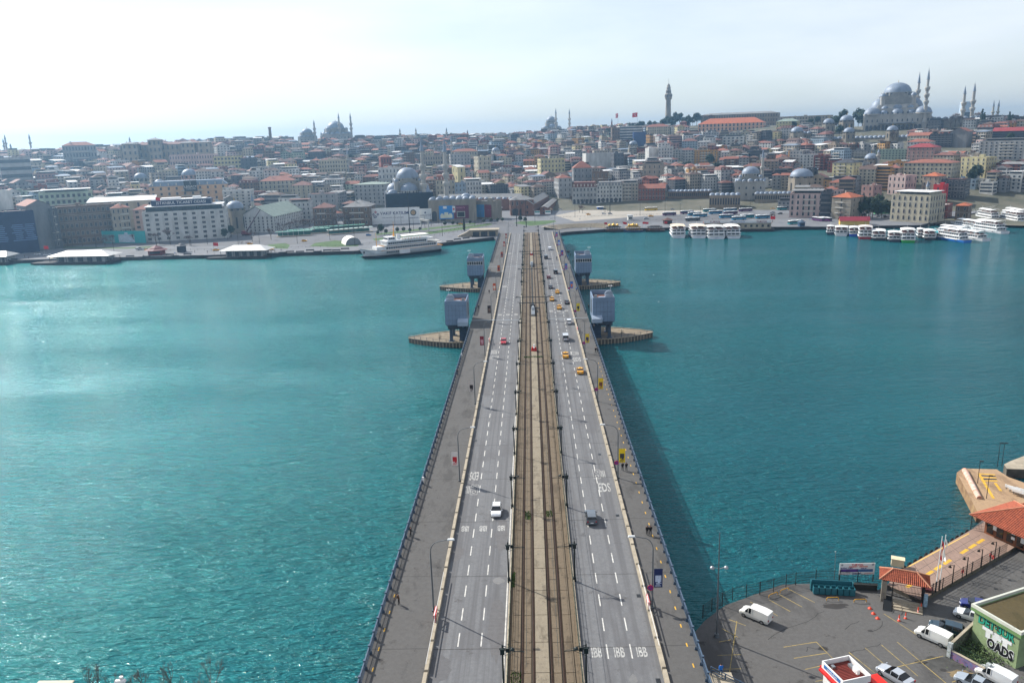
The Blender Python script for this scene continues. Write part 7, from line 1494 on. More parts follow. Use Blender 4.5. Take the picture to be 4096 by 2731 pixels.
for i, (x, y) in enumerate(sorted(LPX)): t = thing('lamp_post', 'dark double lamp post on the far shore, %s from the left' % ('first' if i == 0 else ORD3[i] if i < 28 else ORD4[i - 28] if i < 39 else 'forty-' + ORD[i - 38].replace('nearest', 'first')), 'lamp post', at(x, y, QZ), 0, 'lamp posts of the far shore'); ob('pole', lp, t); ob('lamp_head', lh, t)
for px, pt, pb, lab in ((1640, 798, 935, 'very tall floodlight mast in front of the hoarding'), (2440, 752, 852, 'very tall floodlight mast on the plaza'), (2067, 815, 905, 'tall mast left of the tram curve'), (2105, 800, 910, 'tall mast in the tram curve')):
    p = at(px, pb, QZ); H = 33 if 'very' in lab else 22; t = thing('floodlight_mast', lab, 'mast', p); MB().cyl((0, 0, 0), (0, 0, H), .35, .18, 8).build('pole', DARK, t); m = MB().cyl((0, 0, H - .6), (0, 0, H - .3), 1.2, None, 10)
    for q in range(6): m.box((1.3 * cos(q * pi / 3), 1.3 * sin(q * pi / 3), H - .7), (.6, .6, .5))
    m.build('floodlights', STEEL, t)
# arched tent on the lawn
p = at(1405, 975, QZ); t = thing('arched_tent', 'white arched tent on the lawn behind the ferry', 'tent', p, radians(25)); m = MB(); N = 10; vs = []
for q in range(N + 1): a = pi * q / N; vs += [(5.5 * cos(a), -7, 5.2 * sin(a)), (5.5 * cos(a), 7, 5.2 * sin(a))]
m.add(vs, [(2 * q, 2 * q + 2, 2 * q + 3, 2 * q + 1) for q in range(N)], 0, True); m.build('cover', CLOTH_W, t); m = MB(); m.add([vs[2 * q] for q in range(N + 1)], [tuple(range(N + 1))]); m.build('end_wall', mat('tent end', (120, 126, 130), .6), t)
# tram stop with green roofs
GRN = mat('green glass roof', (110, 170, 150), .3, var=.1)
for i, (x0, y0, x1, y1) in enumerate(((1105, 948, 1250, 940), (1150, 940, 1320, 930), (1310, 940, 1490, 925), (1250, 928, 1460, 915))):
    a, c = at(x0, y0, QZ), at(x1, y1, QZ); d = c - a; ln = sqrt(d.x ** 2 + d.y ** 2); t = thing('tram_shelter', ['pale green tram shelter, leftmost', 'green tram shelter with open ribs, second', 'long white-green tram shelter, third', 'green tram shelter farthest back'][i], 'tram stop', (*((a + c) / 2).xy, QZ), atan2(d.y, d.x), 'tram shelters on the left shore')
    MB().box((0, 0, 3.6), (ln, 4.5, .3)).build('roof', GRN if i != 2 else mat('pale green roof', (196, 214, 204), .4), t); m = MB()
    for q in range(int(ln / 4)): m.cyl((-ln / 2 + 1 + q * 4, 0, 0), (-ln / 2 + 1 + q * 4, 0, 3.6), .1, None, 6); m.box((-ln / 2 + 1 + q * 4, 0, 3.9), (.25, 5, .5))
    m.build('rib', DARK if i else WHITE, t)['kind'] = 'stuff'; MB().box((0, 0, 0), (ln, 3.6, .35)).build('platform', CONC, t); MB().box((0, 2, .4), (ln * .9, .12, 2.2)).build('glass_wall', mat('green glass', (50, 110, 100), .15, var=.2, scale=.3), t)
# kiosks
def kiosk(px, py, w, h, wall, roof, label, rh=1.4):
    p = at(px, py, QZ); t = thing('kiosk', label, 'kiosk', p, radians(8), 'kiosks on the far quays'); MB().box((0, 0, 0), (w, w * .8, h)).build('wall', mat('kiosk %d %d %d' % wall, wall, .7, var=.1), t); MB().lathe([(w * .85, 0), (w * .5, rh * .4), (w * .45, rh * .6), (.1, rh * 1.3)], (0, 0, h), 8, 0, False).build('roof', mat('kiosk roof %d %d %d' % roof, roof, .7, var=.15), t); MB().box((0, -w * .41, 1), (w * .7, .1, 1.2)).build('hatch', WIN, t)
kiosk(628, 1018, 9, 3.2, (120, 50, 50), (96, 44, 50), 'dark red octagonal kiosk on the left quay', 2.4); kiosk(728, 1008, 5, 4.4, (40, 46, 60), (50, 54, 62), 'dark blue kiosk tower on the left quay'); kiosk(2670, 895, 6, 3, (60, 44, 44), (90, 60, 52), 'brown kiosk with hipped roof on the right quay'); kiosk(3205, 905, 4, 3, (50, 80, 110), (70, 90, 110), 'small blue kiosk by the right quay'); kiosk(2520, 880, 4, 4, (206, 206, 200), (180, 184, 184), 'small white booth by the right shore road', .5); kiosk(2400, 838, 5, 2.6, (40, 90, 170), (200, 204, 206), 'blue kiosk on the plaza', .3); kiosk(3450, 865, 5, 3, (200, 204, 200), (190, 194, 196), 'white booth in the right car park', .4)
# white umbrellas at the ferry stern
for i, px in enumerate((1745, 1728, 1660, 1640)): p = at(px, 985 + i * 3, QZ); t = thing('umbrella', 'white quay umbrella behind the ferry, %s from the right' % ('first', 'second', 'third', 'fourth')[i], 'umbrella', p, 0, 'white umbrellas behind the ferry'); MB().lathe([(4, 3.2), (2, 4.2), (.1, 4.8)], (0, 0, 0), 8, 0, False).build('canopy', CLOTH_W, t); MB().cyl((0, 0, 0), (0, 0, 4.6), .1).build('pole', STEEL, t)
# amphitheatre steps right of the bridge
for q in range(6):
    m = MB(); N = 14; r0, r1 = 12 + q * 1.6, 13.6 + q * 1.6; cx, cy = at(2330, 918, 2).xy
    for k in range(N):
        a0, a1 = radians(20 + 150 * k / N), radians(20 + 150 * (k + 1) / N); z = 2.02 + (q + 1) * .4
        m.add([(cx + 1.5 * r0 * cos(a0), cy + r0 * sin(a0), z), (cx + 1.5 * r0 * cos(a1), cy + r0 * sin(a1), z), (cx + 1.5 * r1 * cos(a1), cy + r1 * sin(a1), z), (cx + 1.5 * r1 * cos(a0), cy + r1 * sin(a0), z), (cx + 1.5 * r0 * cos(a0), cy + r0 * sin(a0), 2), (cx + 1.5 * r0 * cos(a1), cy + r0 * sin(a1), 2)], [(0, 1, 2, 3), (4, 5, 1, 0)])
    if q == 0: st_ = thing('quay_steps', 'curved stone steps on the quay right of the bridge head', 'steps')
    m.build('step', CONC, st_)
# pier building lettered TURYOL
a, c = at(2815, 918, 1.5), at(3085, 917, 1.5); d = c - a; ln = d.length; t = thing('pier_building', 'long low cream pier building lettered TURYOL behind the party boats', 'pier building', (*((a + c) / 2).xy, 1.), atan2(d.y, d.x)); MB().box((0, 4, -1.5), (ln + 4, 14, 2.2)).build('pontoon', PONT, t); MB().box((0, 6, .7), (ln, 8, 4.)).build('wall', WALLM['cream'], t); MB().box((0, 6, 4.7), (ln + 1, 9, .4)).build('roof', ROOFM['terracotta'], t); MB().box((0, 1.5, 4.9), (ln, .3, 1.9)).build('sign_board', WHITE, t)
for x in (-ln * .33, ln * .36): ob('lettering', text_mesh('TURYOL', 2.0, mat('letter maroon', (130, 24, 40), .6), .02, 'CENTER', .04), t, (x, 1.3, 5.8)).rotation_euler = (pi / 2, 0, 0)
ob('lettering', text_mesh('EMINÖNÜ İSKELESİ', 1.2, mat('letter blue', (30, 90, 160), .6), .02), t, (0, 1.3, 5.8)).rotation_euler = (pi / 2, 0, 0)
me = MB().box((0, 0, 0), (1.6, .2, 1.6)).mesh('window', WIN)
for k in range(12): ob('window', me, t, (-ln * .46 + k * ln * .92 / 11, 1.95, 2))
# red-roofed shed and green container on the right shore
p = at(3415, 898, QZ); t = thing('shed', 'shed with dark red ridge roof and yellow gable by the right boats', 'shed', p, radians(-14)); b = Bld(20, 9, 3.2, 1, 'gablex', 2, 'none', roof_h=2.6, base=1); b.wall.build('wall', mat('yellow gable', (200, 170, 90), .7), t); b.roof.build('roof', mat('crimson sheet', (132, 30, 48), .6, var=.1), t)
p = at(3530, 855, QZ); t = thing('container', 'bright green container beside the garden trees', 'container', p, radians(-10)); MB().box((0, 0, 0), (13, 2.6, 3.6)).build('box', mat('container green', (90, 180, 110), .5, var=.08), t); MB().box((0, -1.34, .3), (11, .08, 2.6)).build('panel', mat('container green dark', (70, 150, 90), .5), t)
# crane boom by the warehouse
p = at(986, 942, QZ); t = thing('mobile_crane', 'mobile crane with raised dark boom beside the gabled warehouse', 'crane', p, radians(-20)); MB().box((0, 0, .8), (8, 2.6, 1.4)).box((-2.5, 0, 2.2), (2.4, 2.4, 1.4)).build('chassis', mat('crane red', (120, 40, 50), .5, var=.1), t); MB().cyl((0, 0, 2.4), (9, -1, 12), .55, .45, 6).cyl((9, -1, 12), (18, -2, 21), .38, .25, 6).build('boom', mat('boom maroon', (70, 34, 44), .5), t)
for x in (-3, 0, 3): MB().cyl((x, -1.3, .5), (x, 1.3, .5), .5, None, 10).build('wheel', TYRE, t)
# sign gantry and small flags
p = at(1700, 925, QZ); t = thing('sign_gantry', 'white road gantry over the left shore road', 'gantry', p, radians(-58)); MB().box((-7, 0, 0), (.7, .7, 8)).box((7, 0, 0), (.7, .7, 8)).build('post', mat('gantry grey', (170, 172, 170), .6), t); MB().box((0, 0, 8), (17, 1.4, .5)).box((0, 0, 9), (17, 1.4, .3)).build('beam', mat('gantry grey', (170, 172, 170), .6), t)
for i, (x, y, lab) in enumerate(((2149, 872, 'left one of two white direction signs at the tram curve'), (2192, 870, 'right one of two white direction signs at the tram curve'))): p = at(x, y, QZ); t = thing('direction_sign', lab, 'road sign', p, 0, 'direction signs at the tram curve'); MB().cyl((0, 0, 0), (0, 0, 3), .12).build('post', STEEL, t); MB().box((0, -.1, 3), (5, .2, 3.2)).build('panel', WHITE, t); MB().box((0, -.22, 4.6), (4.6, .05, 1.2)).build('blue_band', mat('sign green blue', (40, 130, 130), .5), t)
for px, py, lab in ((182, 1015, 'red flag on the left quay'), (858, 1003, 'red and white flag beside the second ferry terminal'), (628, 795, 'red flag on the white office block roof'), (3080, 893, 'red flag at the end of the pier building')):
    p = at(px, py + 18, QZ) if py > 800 else atD(px, py + 40, 668); t = thing('flag', lab, 'flag', p, 0, 'red flags of the far shore'); MB().cyl((0, 0, 0), (0, 0, 8.5), .08, None, 5).build('pole', STEEL, t); flag_mesh(3.4, 2.2, px).build('flag_cloth', FLAGR, t, (0, 0, 8.4))
# market stalls and parasols beside the market hall
R = random.Random(8)
for i, (x, y) in enumerate(((1985, 835), (2000, 842), (2012, 838), (1990, 850), (2165, 845), (2185, 842), (2200, 850))): p = at(x, y, QZ); t = thing('market_tent', 'pale market tent beside the gatehouse, %s from the left' % (ORD[i] if i else 'first'), 'tent', p, 0, 'market tents'); MB().lathe([(3.4, 2.6), (.1, 4.6)], (0, 0, 0), 4, 0, False).build('canopy', CLOTH_W if i % 2 else mat('tent tan', (170, 150, 120), .8), t); MB().cyl((-2, -2, 0), (-2, -2, 2.6), .06).cyl((2, -2, 0), (2, -2, 2.6), .06).cyl((-2, 2, 0), (-2, 2, 2.6), .06).cyl((2, 2, 0), (2, 2, 2.6), .06).build('frame', STEEL, t)
# terrace house at the left bridge end: portal block under the approach
t = thing('underpass_portal', 'pale concrete underpass portal and stair at the left bridge head', 'portal', (-33, 585, 2)); MB().box((0, 4, 0), (20, 10, 4.4)).build('wall', CONC, t); MB().box((0, 4, 4.4), (22, 12, .5)).build('roof_slab', CONC, t); m = MB()
for k in range(3): m.box((-6 + 6 * k, -1.05, .1), (4.6, .12, 3.4))
m.build('opening', WIN, t); MB().add([(-10, 0, 4.8), (-10, 6, 4.8), (-20, 6, 0), (-20, 0, 0), (-10, 0, 0), (-10, 6, 0)], [(0, 1, 2, 3), (3, 4, 0), (1, 5, 2)]).build('stair_ramp', CONC, t)
# ------------------------------------------------------------------ near right shore: car park, landing stage, kiosks
LZ = 2.0
def F5(a, b, z=LZ): return at(3072 + a * .5936, 1800 + b * .5936, z)
def atY(px, py, Y):
    d = ray(px, py); return CAM + d * ((Y - CAM.y) / d.y)
def F5Y(a, b, Y): return atY(3072 + a * .5936, 1800 + b * .5936, Y)
LOT = asphalt('car park asphalt', (86, 85, 84), (72, 71, 70), (50, 48, 46), .14)
lot = [(21.7, 40), (21.7, 98), (24.9, 102.4), (28.7, 106.2), (38.8, 111.6), (43.1, 111.8), (52.0, 109.6), (54.8, 110.4), (59.3, 115.8), (76.7, 128.3), (83, 134), (92, 138), (130, 165), (190, 165), (190, 40)]
struct(MB().prism(lot, -3, LZ, 1, 0).build('car_park', [LOT, PIERW]))
# cracks and repairs
def line(p, q, w, z, m, name, parent=None):
    d = (q - p); n = Vector((-d.y, d.x, 0)).normalized() * w / 2; mb = MB()
    mb.add([(p.x - n.x, p.y - n.y, z), (q.x - n.x, q.y - n.y, z), (q.x + n.x, q.y + n.y, z), (p.x + n.x, p.y + n.y, z)], [(0, 1, 2, 3)]); o = mb.build(name, m, parent); return o
PLINE = mat('faded yellow line', (158, 136, 70), .8, var=.35, scale=1.2, dark=(104, 97, 76)); pk = thing('parking_marking', 'faded yellow parking bay lines on the car park', 'marking')
SEG = [((-120, 1020), (0, 1090)), ((0, 1075), (65, 1115)), ((5, 1005), (150, 1085)), ((75, 970), (230, 1055)), ((130, 930), (315, 1025)), ((105, 1325), (325, 1290)), ((325, 1290), (435, 1400)), ((175, 1400), (395, 1365)), ((250, 1475), (360, 1450)), ((320, 1556), (400, 1540)), ((545, 1360), (720, 1500)), ((655, 1330), (800, 1455)), ((765, 1310), (1010, 1520)), ((870, 1290), (1200, 1568)), ((735, 1490), (1180, 1385)), ((780, 1100), (1000, 1240)), ((-330, 1290), (-250, 1275)), ((-340, 1380), (-180, 1375)), ((-310, 1200), (-200, 1260)), ((-260, 1140), (-150, 1180)), ((-380, 1475), (-180, 1470)), ((-420, 1560), (-200, 1560)), ((-210, 1150), (-260, 1500)), ((1240, 1560), (1430, 1500))]
for a, b in SEG: line(F5(*a), F5(*b), .11, LZ + .005, PLINE, 'line', pk)
CRK = mat('tar crack', (44, 43, 42), .9, var=.2); ck = thing('asphalt_crack', 'dark tar-filled cracks wandering over the car park', 'crack'); R = random.Random(3)
for path in (((0, 1275), (90, 1215), (200, 1175), (320, 1120), (380, 1085)), ((520, 1205), (560, 1170), (615, 1150)), ((700, 1220), (755, 1195), (770, 1150)), ((545, 1365), (640, 1345), (700, 1320), (760, 1300)), ((260, 1355), (262, 1325), (380, 1335))):
    pts = [F5(*q) for q in path]
    for a, b in zip(pts[:-1], pts[1:]):
        m_ = (a + b) / 2 + Vector((R.uniform(-.25, .25), R.uniform(-.25, .25), 0)); line(a, m_, .1, LZ + .004, CRK, 'crack_line', ck); line(m_, b, .08, LZ + .004, CRK, 'crack_line', ck)
def blot(a, b, rx, ry, m, name, lab, cat='stain', z=.004):
    c = F5(a, b); mb = MB(); N = 20; rr = random.Random(int(a)); mb.add([(c.x + rx * cos(2 * pi * i / N) * rr.uniform(.6, 1.15), c.y + ry * sin(2 * pi * i / N) * rr.uniform(.6, 1.15), LZ + z) for i in range(N)], [tuple(range(N))]); tag(mb.build(name, m), lab, cat, 'marks on the car park')
blot(1190, 1440, 2.6, 2.2, mat('patched dark', (70, 70, 68), .9, var=.3, scale=.8), 'asphalt_patch', 'dark repaired patch before the graffiti wall'); blot(1300, 1510, 1.9, 1.2, mat('bare earth', (128, 112, 84), .95, var=.25, scale=1), 'earth_patch', 'bare sandy patch at the kerb near the wall', 'patch', .008)
STN = mat('oil stain', (50, 48, 47), .8, var=.2); blot(1030, 1425, .8, .5, STN, 'oil_stain', 'oil stain near the parked van'); blot(1180, 1480, .5, .4, STN, 'oil_stain', 'small oil stain on the repaired patch', 'stain', .012); blot(370, 1335, .8, .5, STN, 'oil_stain', 'oil stain above the red kiosk'); blot(450, 1050, 2.2, .8, STN, 'oil_stain', 'broad dark stain below the bins'); blot(690, 1215, .4, .3, STN, 'oil_stain', 'tiny oil stain in the open car park')
# --- cars
def parked(kind, rgb, rear, front, label, cat='car'):
    a, b = F5(*rear), F5(*front); d = b - a; c = (a + b) / 2; car(kind, rgb, (c.x, c.y, LZ), atan2(d.y, d.x) - pi / 2, label, cat, 'vehicles in the near car park')
parked('van', (226, 226, 220), (1185, 1310), (1035, 1245), 'white panel van beside the graffiti wall', 'van'); parked('suv', (24, 54, 70), (1290, 1250), (1110, 1205), 'dark teal estate behind the white panel van'); parked('sedan', (224, 226, 226), (1440, 1160), (1300, 1115), 'white saloon half hidden by the graffiti building'); parked('hatch', (30, 40, 110), (1440, 1075), (1350, 1055), 'dark blue car tucked behind the graffiti building')
parked('sedan', (168, 174, 182), (935, 1590), (770, 1492), 'silver coupe beside the red kiosk'); parked('van', (216, 218, 218), (1590, 1580), (1470, 1520), 'white van with roof rails at the bottom edge', 'van'); parked('van', (222, 222, 216), (-38, 1150), (-130, 1112), 'small white van alone in the left of the car park', 'van'); parked('sedan', (150, 160, 170), (1430, 1610), (1350, 1575), 'pale blue car cut by the bottom edge'); parked('minibus', (214, 216, 218), (1760, 650), (1690, 625), 'white van at the right picture edge by the station', 'van')
# --- bins in a trough
TEALB = mat('teal bin plastic', (34, 96, 108), .5, var=.15, scale=2); a, c = F5(300, 962), F5(582, 978); d = c - a; ang = atan2(d.y, d.x); ln = d.length; rk = thing('bin_rack', 'teal steel rack behind the refuse bins', 'rack', (*((a + c) / 2 + Vector((0, .9, 0))).xy, LZ), ang); MB().box((0, .25, .2), (ln, .12, 1.5)).box((-ln / 2, 0, .1), (.12, .6, 1.6)).box((ln / 2, 0, .1), (.12, .6, 1.6)).box((0, 0, 0), (ln, .7, .12)).build('frame', TEALB, rk)
for k in range(7): p = a + d * ((k + .5) / 7 + (.01 if k > 3 else 0)); t = thing('refuse_bin', 'open teal refuse bin, %s from the left in the rack' % (ORD[k] if k else 'first'), 'bin', (p.x, p.y, LZ), ang, 'teal refuse bins'); MB().box((0, -.36, .1), (.74, .06, 1.1)).box((0, .36, .1), (.74, .06, 1.2)).box((-.36, 0, .1), (.06, .7, 1.1)).box((.36, 0, .1), (.06, .7, 1.1)).box((0, 0, .1), (.7, .7, .06)).build('body', TEALB, t); MB().box((0, 0, .6), (.66, .66, .05)).build('rubbish', BLACK, t)
p = F5(655, 945); tag(MB().box((p.x, p.y + .3, LZ), (3.6, .5, .9), 0, ang, .95).box((p.x, p.y + .3, LZ + .9), (3.7, .6, .08), 0, ang).build('bin_trough', mat('dark steel trough', (40, 44, 42), .7, var=.2)), 'long dark trough beside the refuse bins', 'trough')
# --- shore fences
FEN = mat('iron fence', (38, 36, 36), .7, .2, var=.2)
def fence5(pts, label, h, z=LZ, step=1.9, m=FEN): return fence([(3072 + a * .5936, 1800 + b * .5936) for a, b in pts], label, h, m, z, step, 'iron fences of the near shore', 'iron_fence', True)
fence5([(-440, 1130), (-380, 1085), (-240, 1010), (35, 950), (120, 920), (185, 905), (320, 895)], 'iron shore fence left of the refuse bins', 2.2); fence5([(320, 895), (480, 900), (600, 915), (760, 935)], 'iron shore fence behind the refuse bins', 2.4)
# --- banner over the fence
YB = 112.0; c0, c1, c2, c3 = F5Y(483, 762, YB), F5Y(720, 778, YB), F5Y(715, 852, YB), F5Y(478, 838, YB); bn = thing('banner_sign', 'white printed banner reading TURYOL above the shore fence', 'sign', (c3.x, YB, c3.z)); bw_, bh_ = c1.x - c0.x, c0.z - c3.z
MB().box((bw_ / 2, 0, 0), (bw_, .06, bh_)).build('sheet', WHITE, bn); MB().box((.1, .1, LZ - c3.z), (.1, .1, c3.z - LZ + bh_)).box((bw_ - .1, .1, LZ - c3.z), (.1, .1, c3.z - LZ + bh_)).build('post', FEN, bn)
NVY, REDL = mat('banner navy', (40, 46, 120), .6), mat('banner red', (190, 40, 50), .6)
def bl(txt, x, z, s, m): o = ob('lettering', text_mesh(txt, s, m, .005, 'CENTER', .012), bn, (x * bw_, -.04, z * bh_)); o.rotation_euler = (pi / 2, 0, 0)
bl('TURYOL', .5, .86, bh_ * .24, REDL); bl('KADIKÖY · ÜSKÜDAR', .53, .7, bh_ * .15, mat('banner orange', (210, 80, 50), .6)); bl('BOĞAZ TURU', .2, .58, bh_ * .15, NVY); bl('ADALAR', .68, .55, bh_ * .12, NVY); bl('İSKELESİ', .5, .09, bh_ * .17, NVY)
MB().box((.28 * bw_, -.035, .24 * bh_), (.5 * bw_, .01, .26 * bh_)).build('print', mat('banner violet photo', (84, 60, 130), .6, var=.5, scale=1.2), bn); MB().box((.74 * bw_, -.035, .24 * bh_), (.42 * bw_, .01, .24 * bh_)).build('print', mat('banner blue photo', (70, 110, 160), .6, var=.4, scale=1.5), bn); MB().box((.18 * bw_, -.035, .08 * bh_), (.26 * bw_, .01, .03 * bh_)).box((.84 * bw_, -.035, .08 * bh_), (.26 * bw_, .01, .03 * bh_)).build('arrow', REDL, bn)
for x in (.07, .94): MB().cyl((x * bw_, -.03, .87 * bh_), (x * bw_, -.045, .87 * bh_), .09 * bh_, None, 12).build('emblem', mat('banner grey', (150, 150, 156), .6), bn)
tag(MB().cyl(F5Y(446, 870, 112.3), F5Y(456, 684, 112.3), .05, .035, 6).dome(F5Y(456, 684, 112.3), .12, .12, 8, 3).build('thin_pole', STEEL), 'thin pale pole left of the banner', 'pole')
# --- tiled roofs
TILE = mat('terracotta tile', (154, 80, 54), .8, var=.35, scale=2.2, dark=(104, 50, 36)); TILER = mat('ridge tile', (176, 120, 92), .75, var=.15, scale=2)
def tiled_hip(parent, w, d, z, rh, over=.0, tw=.26, name='roof'):
    "hipped roof whose slopes carry rows of real barrel tiles"
    a, b = w / 2, d / 2; i = min(a, b); rx, ry = a - i, b - i; base = MB()
    P = [(-a, -b, z), (a, -b, z), (a, b, z), (-a, b, z), (-rx, -ry, z + rh), (rx, -ry, z + rh), (rx, ry, z + rh), (-rx, ry, z + rh)]
    base.add(P, [(0, 1, 5, 4), (1, 2, 6, 5), (2, 3, 7, 6), (3, 0, 4, 7), (3, 2, 1, 0)] + ([(4, 5, 6, 7)] if rx > .01 and ry > .01 else [])); rf = base.build(name, TILE, parent)
    # barrel tile columns on each slope
    for (p0, p1, q0, q1) in ((P[0], P[1], P[4], P[5]), (P[1], P[2], P[5], P[6]), (P[2], P[3], P[6], P[7]), (P[3], P[0], P[7], P[4])):
        p0, p1, q0, q1 = map(Vector, (p0, p1, q0, q1)); ln = (p1 - p0).length; u = (p1 - p0) / ln; mid = (q0 + q1) / 2; tl = (q1 - q0).length; n = int(ln / tw); up = ((q0 - p0) - u * (q0 - p0).dot(u)); col = MB()
        s0, s1 = (q0 - p0).dot(u), (q1 - p0).dot(u)
        for k in range(n):
            s = (k + .5) * ln / n; f = 1. if s0 <= s <= s1 else (s / max(s0, 1e-3) if s < s0 else (ln - s) / max(ln - s1, 1e-3))
            if f < .04: continue
            st = p0 + u * s + Vector((0, 0, .03)); rows = max(1, int(up.length * f / .42)); nn = up.cross(u).normalized(); nn = -nn if nn.z < 0 else nn
            for r_ in range(rows):
                e0, e1 = st + up * f * r_ / rows, st + up * f * (r_ + 1) / rows; h0 = nn * .05; w_ = u * tw * .36
                col.add([e0 - w_, e0 + h0 * 1.9, e0 + w_, e1 - w_ * .8, e1 + h0, e1 + w_ * .8], [(0, 1, 4, 3), (1, 2, 5, 4), (0, 2, 1)], 0, False)
        col.build('tile_rows', TILE, rf)['kind'] = 'stuff'
    rd = MB()
    for s, e in ((P[0], P[4]), (P[1], P[5]), (P[2], P[6]), (P[3], P[7]), (P[4], P[5]), (P[5], P[6])): 
        if (Vector(s) - Vector(e)).length > .1: rd.cyl(Vector(s) + Vector((0, 0, .04)), Vector(e) + Vector((0, 0, .04)), .13, .13, 6)
    rd.build('ridge_tiles', TILER, rf); return rf
# gate house with ramp
g0, g1 = F5(775, 1000), F5(1040, 1050); d = g1 - g0; ga = atan2(d.y, d.x); gw = d.length; gate = thing('gate_house', 'landing stage gate with small terracotta tiled roof, ramp and steps', 'gate', (*((g0 + g1) / 2).xy, LZ), ga)
MB().box((-gw / 2, 0, 0), (.7, 1.6, 3.4)).build('stone_pier', WALLM['stone'], gate); MB().box((gw / 2, 0, 0), (.25, .25, 3.4)).box((-gw / 2, 1.9, 0), (.25, .25, 3.4)).box((gw / 2, 1.9, 0), (.25, .25, 3.4)).box((-gw * .28, 0, 0), (.15, .15, 3.4)).build('post', FEN, gate); MB().box((0, .9, 3.3), (gw + .8, 2.6, .3)).build('beam', mat('gate fascia', (120, 84, 60), .7), gate)
gr = ob('roof_base', None, gate, (0, .9, 0)); tiled_hip(gr, gw + 1.5, 3.6, 3.6, 1.15)
m = MB()
for k in range(22): m.box((-gw * .28 + k * gw * .76 / 21, 0, .75), (.04, .04, 2.1))
for z in (.8, 1.8, 2.8): m.box((gw * .11, 0, z), (gw * .78, .05, .06))
m.build('gate_bars', FEN, gate)['kind'] = 'stuff'
for k in range(4): MB().box((gw * .12, -.6 - k * .55, 0), (gw * .74, .55, .6 - k * .15)).build('step', CONC, gate)
rmp = MB().add([(-gw * .5, 0, .7), (-gw * .28, 0, .7), (-gw * .28, -3.2, .05), (-gw * .5, -3.2, .05), (-gw * .5, 0, 0), (-gw * .28, 0, 0)], [(0, 3, 2, 1), (0, 4, 3), (1, 2, 5)]); rmp.build('ramp', DARK, gate); MB().cyl((-gw * .5, 0, 1.6), (-gw * .5, -3.2, 1.), .04).cyl((-gw * .28, 0, 1.6), (-gw * .28, -3.2, 1.), .04).cyl((-gw * .5, -3.2, .1), (-gw * .5, -3.2, 1.), .04).cyl((-gw * .28, -3.2, .1), (-gw * .28, -3.2, 1.), .04).build('handrail', FEN, gate)
MB().box((gw * .56, -.3, .2), (.5, .3, 2.), 0, .2).build('poster_board', mat('poster blue white', (150, 176, 196), .6, var=.4, scale=3), gate)
# landing stage deck
DKZ = 2.6; PIERP = asphalt('landing stage paving', (140, 118, 106), (128, 108, 98), (104, 88, 80), .3); e0, e1 = F5(915, 795, DKZ), F5(1375, 532, DKZ); i0, i1 = F5(1035, 1010, DKZ), F5(1620, 680, DKZ); g2 = F5(800, 905, DKZ)
struct(MB().prism([tuple(e0.xy), tuple(e1.xy), tuple((e1 + Vector((8, 6, 0))).xy), tuple((i1 + Vector((8, 6, 0))).xy), tuple(i1.xy), tuple(i0.xy), tuple(g2.xy)], -2, DKZ, 1, 0).build('landing_stage', [PIERP, PIERW]))
line(F5(935, 790, DKZ), F5(1355, 560, DKZ), .22, DKZ + .006, mat('pale yellow edge', (206, 170, 96), .7, var=.2, scale=2), 'edge_line')['kind'] = 'structure'
tact = thing('tactile_strip', 'broken yellow guiding strip along the landing stage', 'marking')
P0, P1 = F5(930, 925, DKZ), F5(1460, 595, DKZ)
for k in range(9):
    if k in (5,): continue
    line(P0 + (P1 - P0) * (k / 9 + .008), P0 + (P1 - P0) * ((k + .88) / 9), .55, DKZ + .006, YELLOW, 'strip', tact)
jn = thing('paving_joint', 'thin dark joints between the landing stage slabs', 'marking')
for k in range(1, 8): line(e0 + (e1 - e0) * k / 8, i0 + (i1 - i0) * k / 8, .05, DKZ + .004, CRK, 'joint', jn)
for s in (.25, .55, .8): line(e0 + (i0 - e0) * s, e1 + (i1 - e1) * s, .05, DKZ + .0042, CRK, 'joint', jn)
ty = MB().lathe([(.22, -.14), (.5, -.1), (.5, .1), (.22, .14)], (0, 0, 0), 12).mesh('tyre', TYRE)
for k in range(13):
    p = e0 + (e1 - e0) * ((k + .5) / 13); o = ob('tyre_fender', ty, None, (p.x - .25, p.y + .35, 2.1), 0); o.rotation_euler = (pi / 2, 0, atan2((e1 - e0).y, (e1 - e0).x)); tag(o, 'black tyre fender on the landing stage edge, %s from the gate' % (ORD2[k] if k else 'first'), 'tyre', 'tyre fenders of the landing stage')
fence5([(1035, 1015), (1240, 900), (1435, 790), (1610, 690)], 'iron fence along the inner side of the landing stage', 2.0, DKZ, 2.3)
for i, (a, b) in enumerate(((1240, 900), (1335, 845), (1432, 790), (1525, 738))): p = F5(a, b, DKZ); t = thing('stage_lamp', 'dark bell lamp on the landing stage fence, %s from the gate' % ('first', 'second', 'third', 'fourth')[i], 'lamp', p, 0, 'lamps of the landing stage fence'); MB().cyl((0, 0, 0), (0, 0, 3.2), .09, .07, 6).cyl((0, 0, 3.1), (-.55, 0, 3.2), .04).build('post', FEN, t); MB().lathe([(.08, 3.15), (.26, 2.85), (.24, 2.85)], (-.6, 0, 0), 10).build('shade', FEN, t)
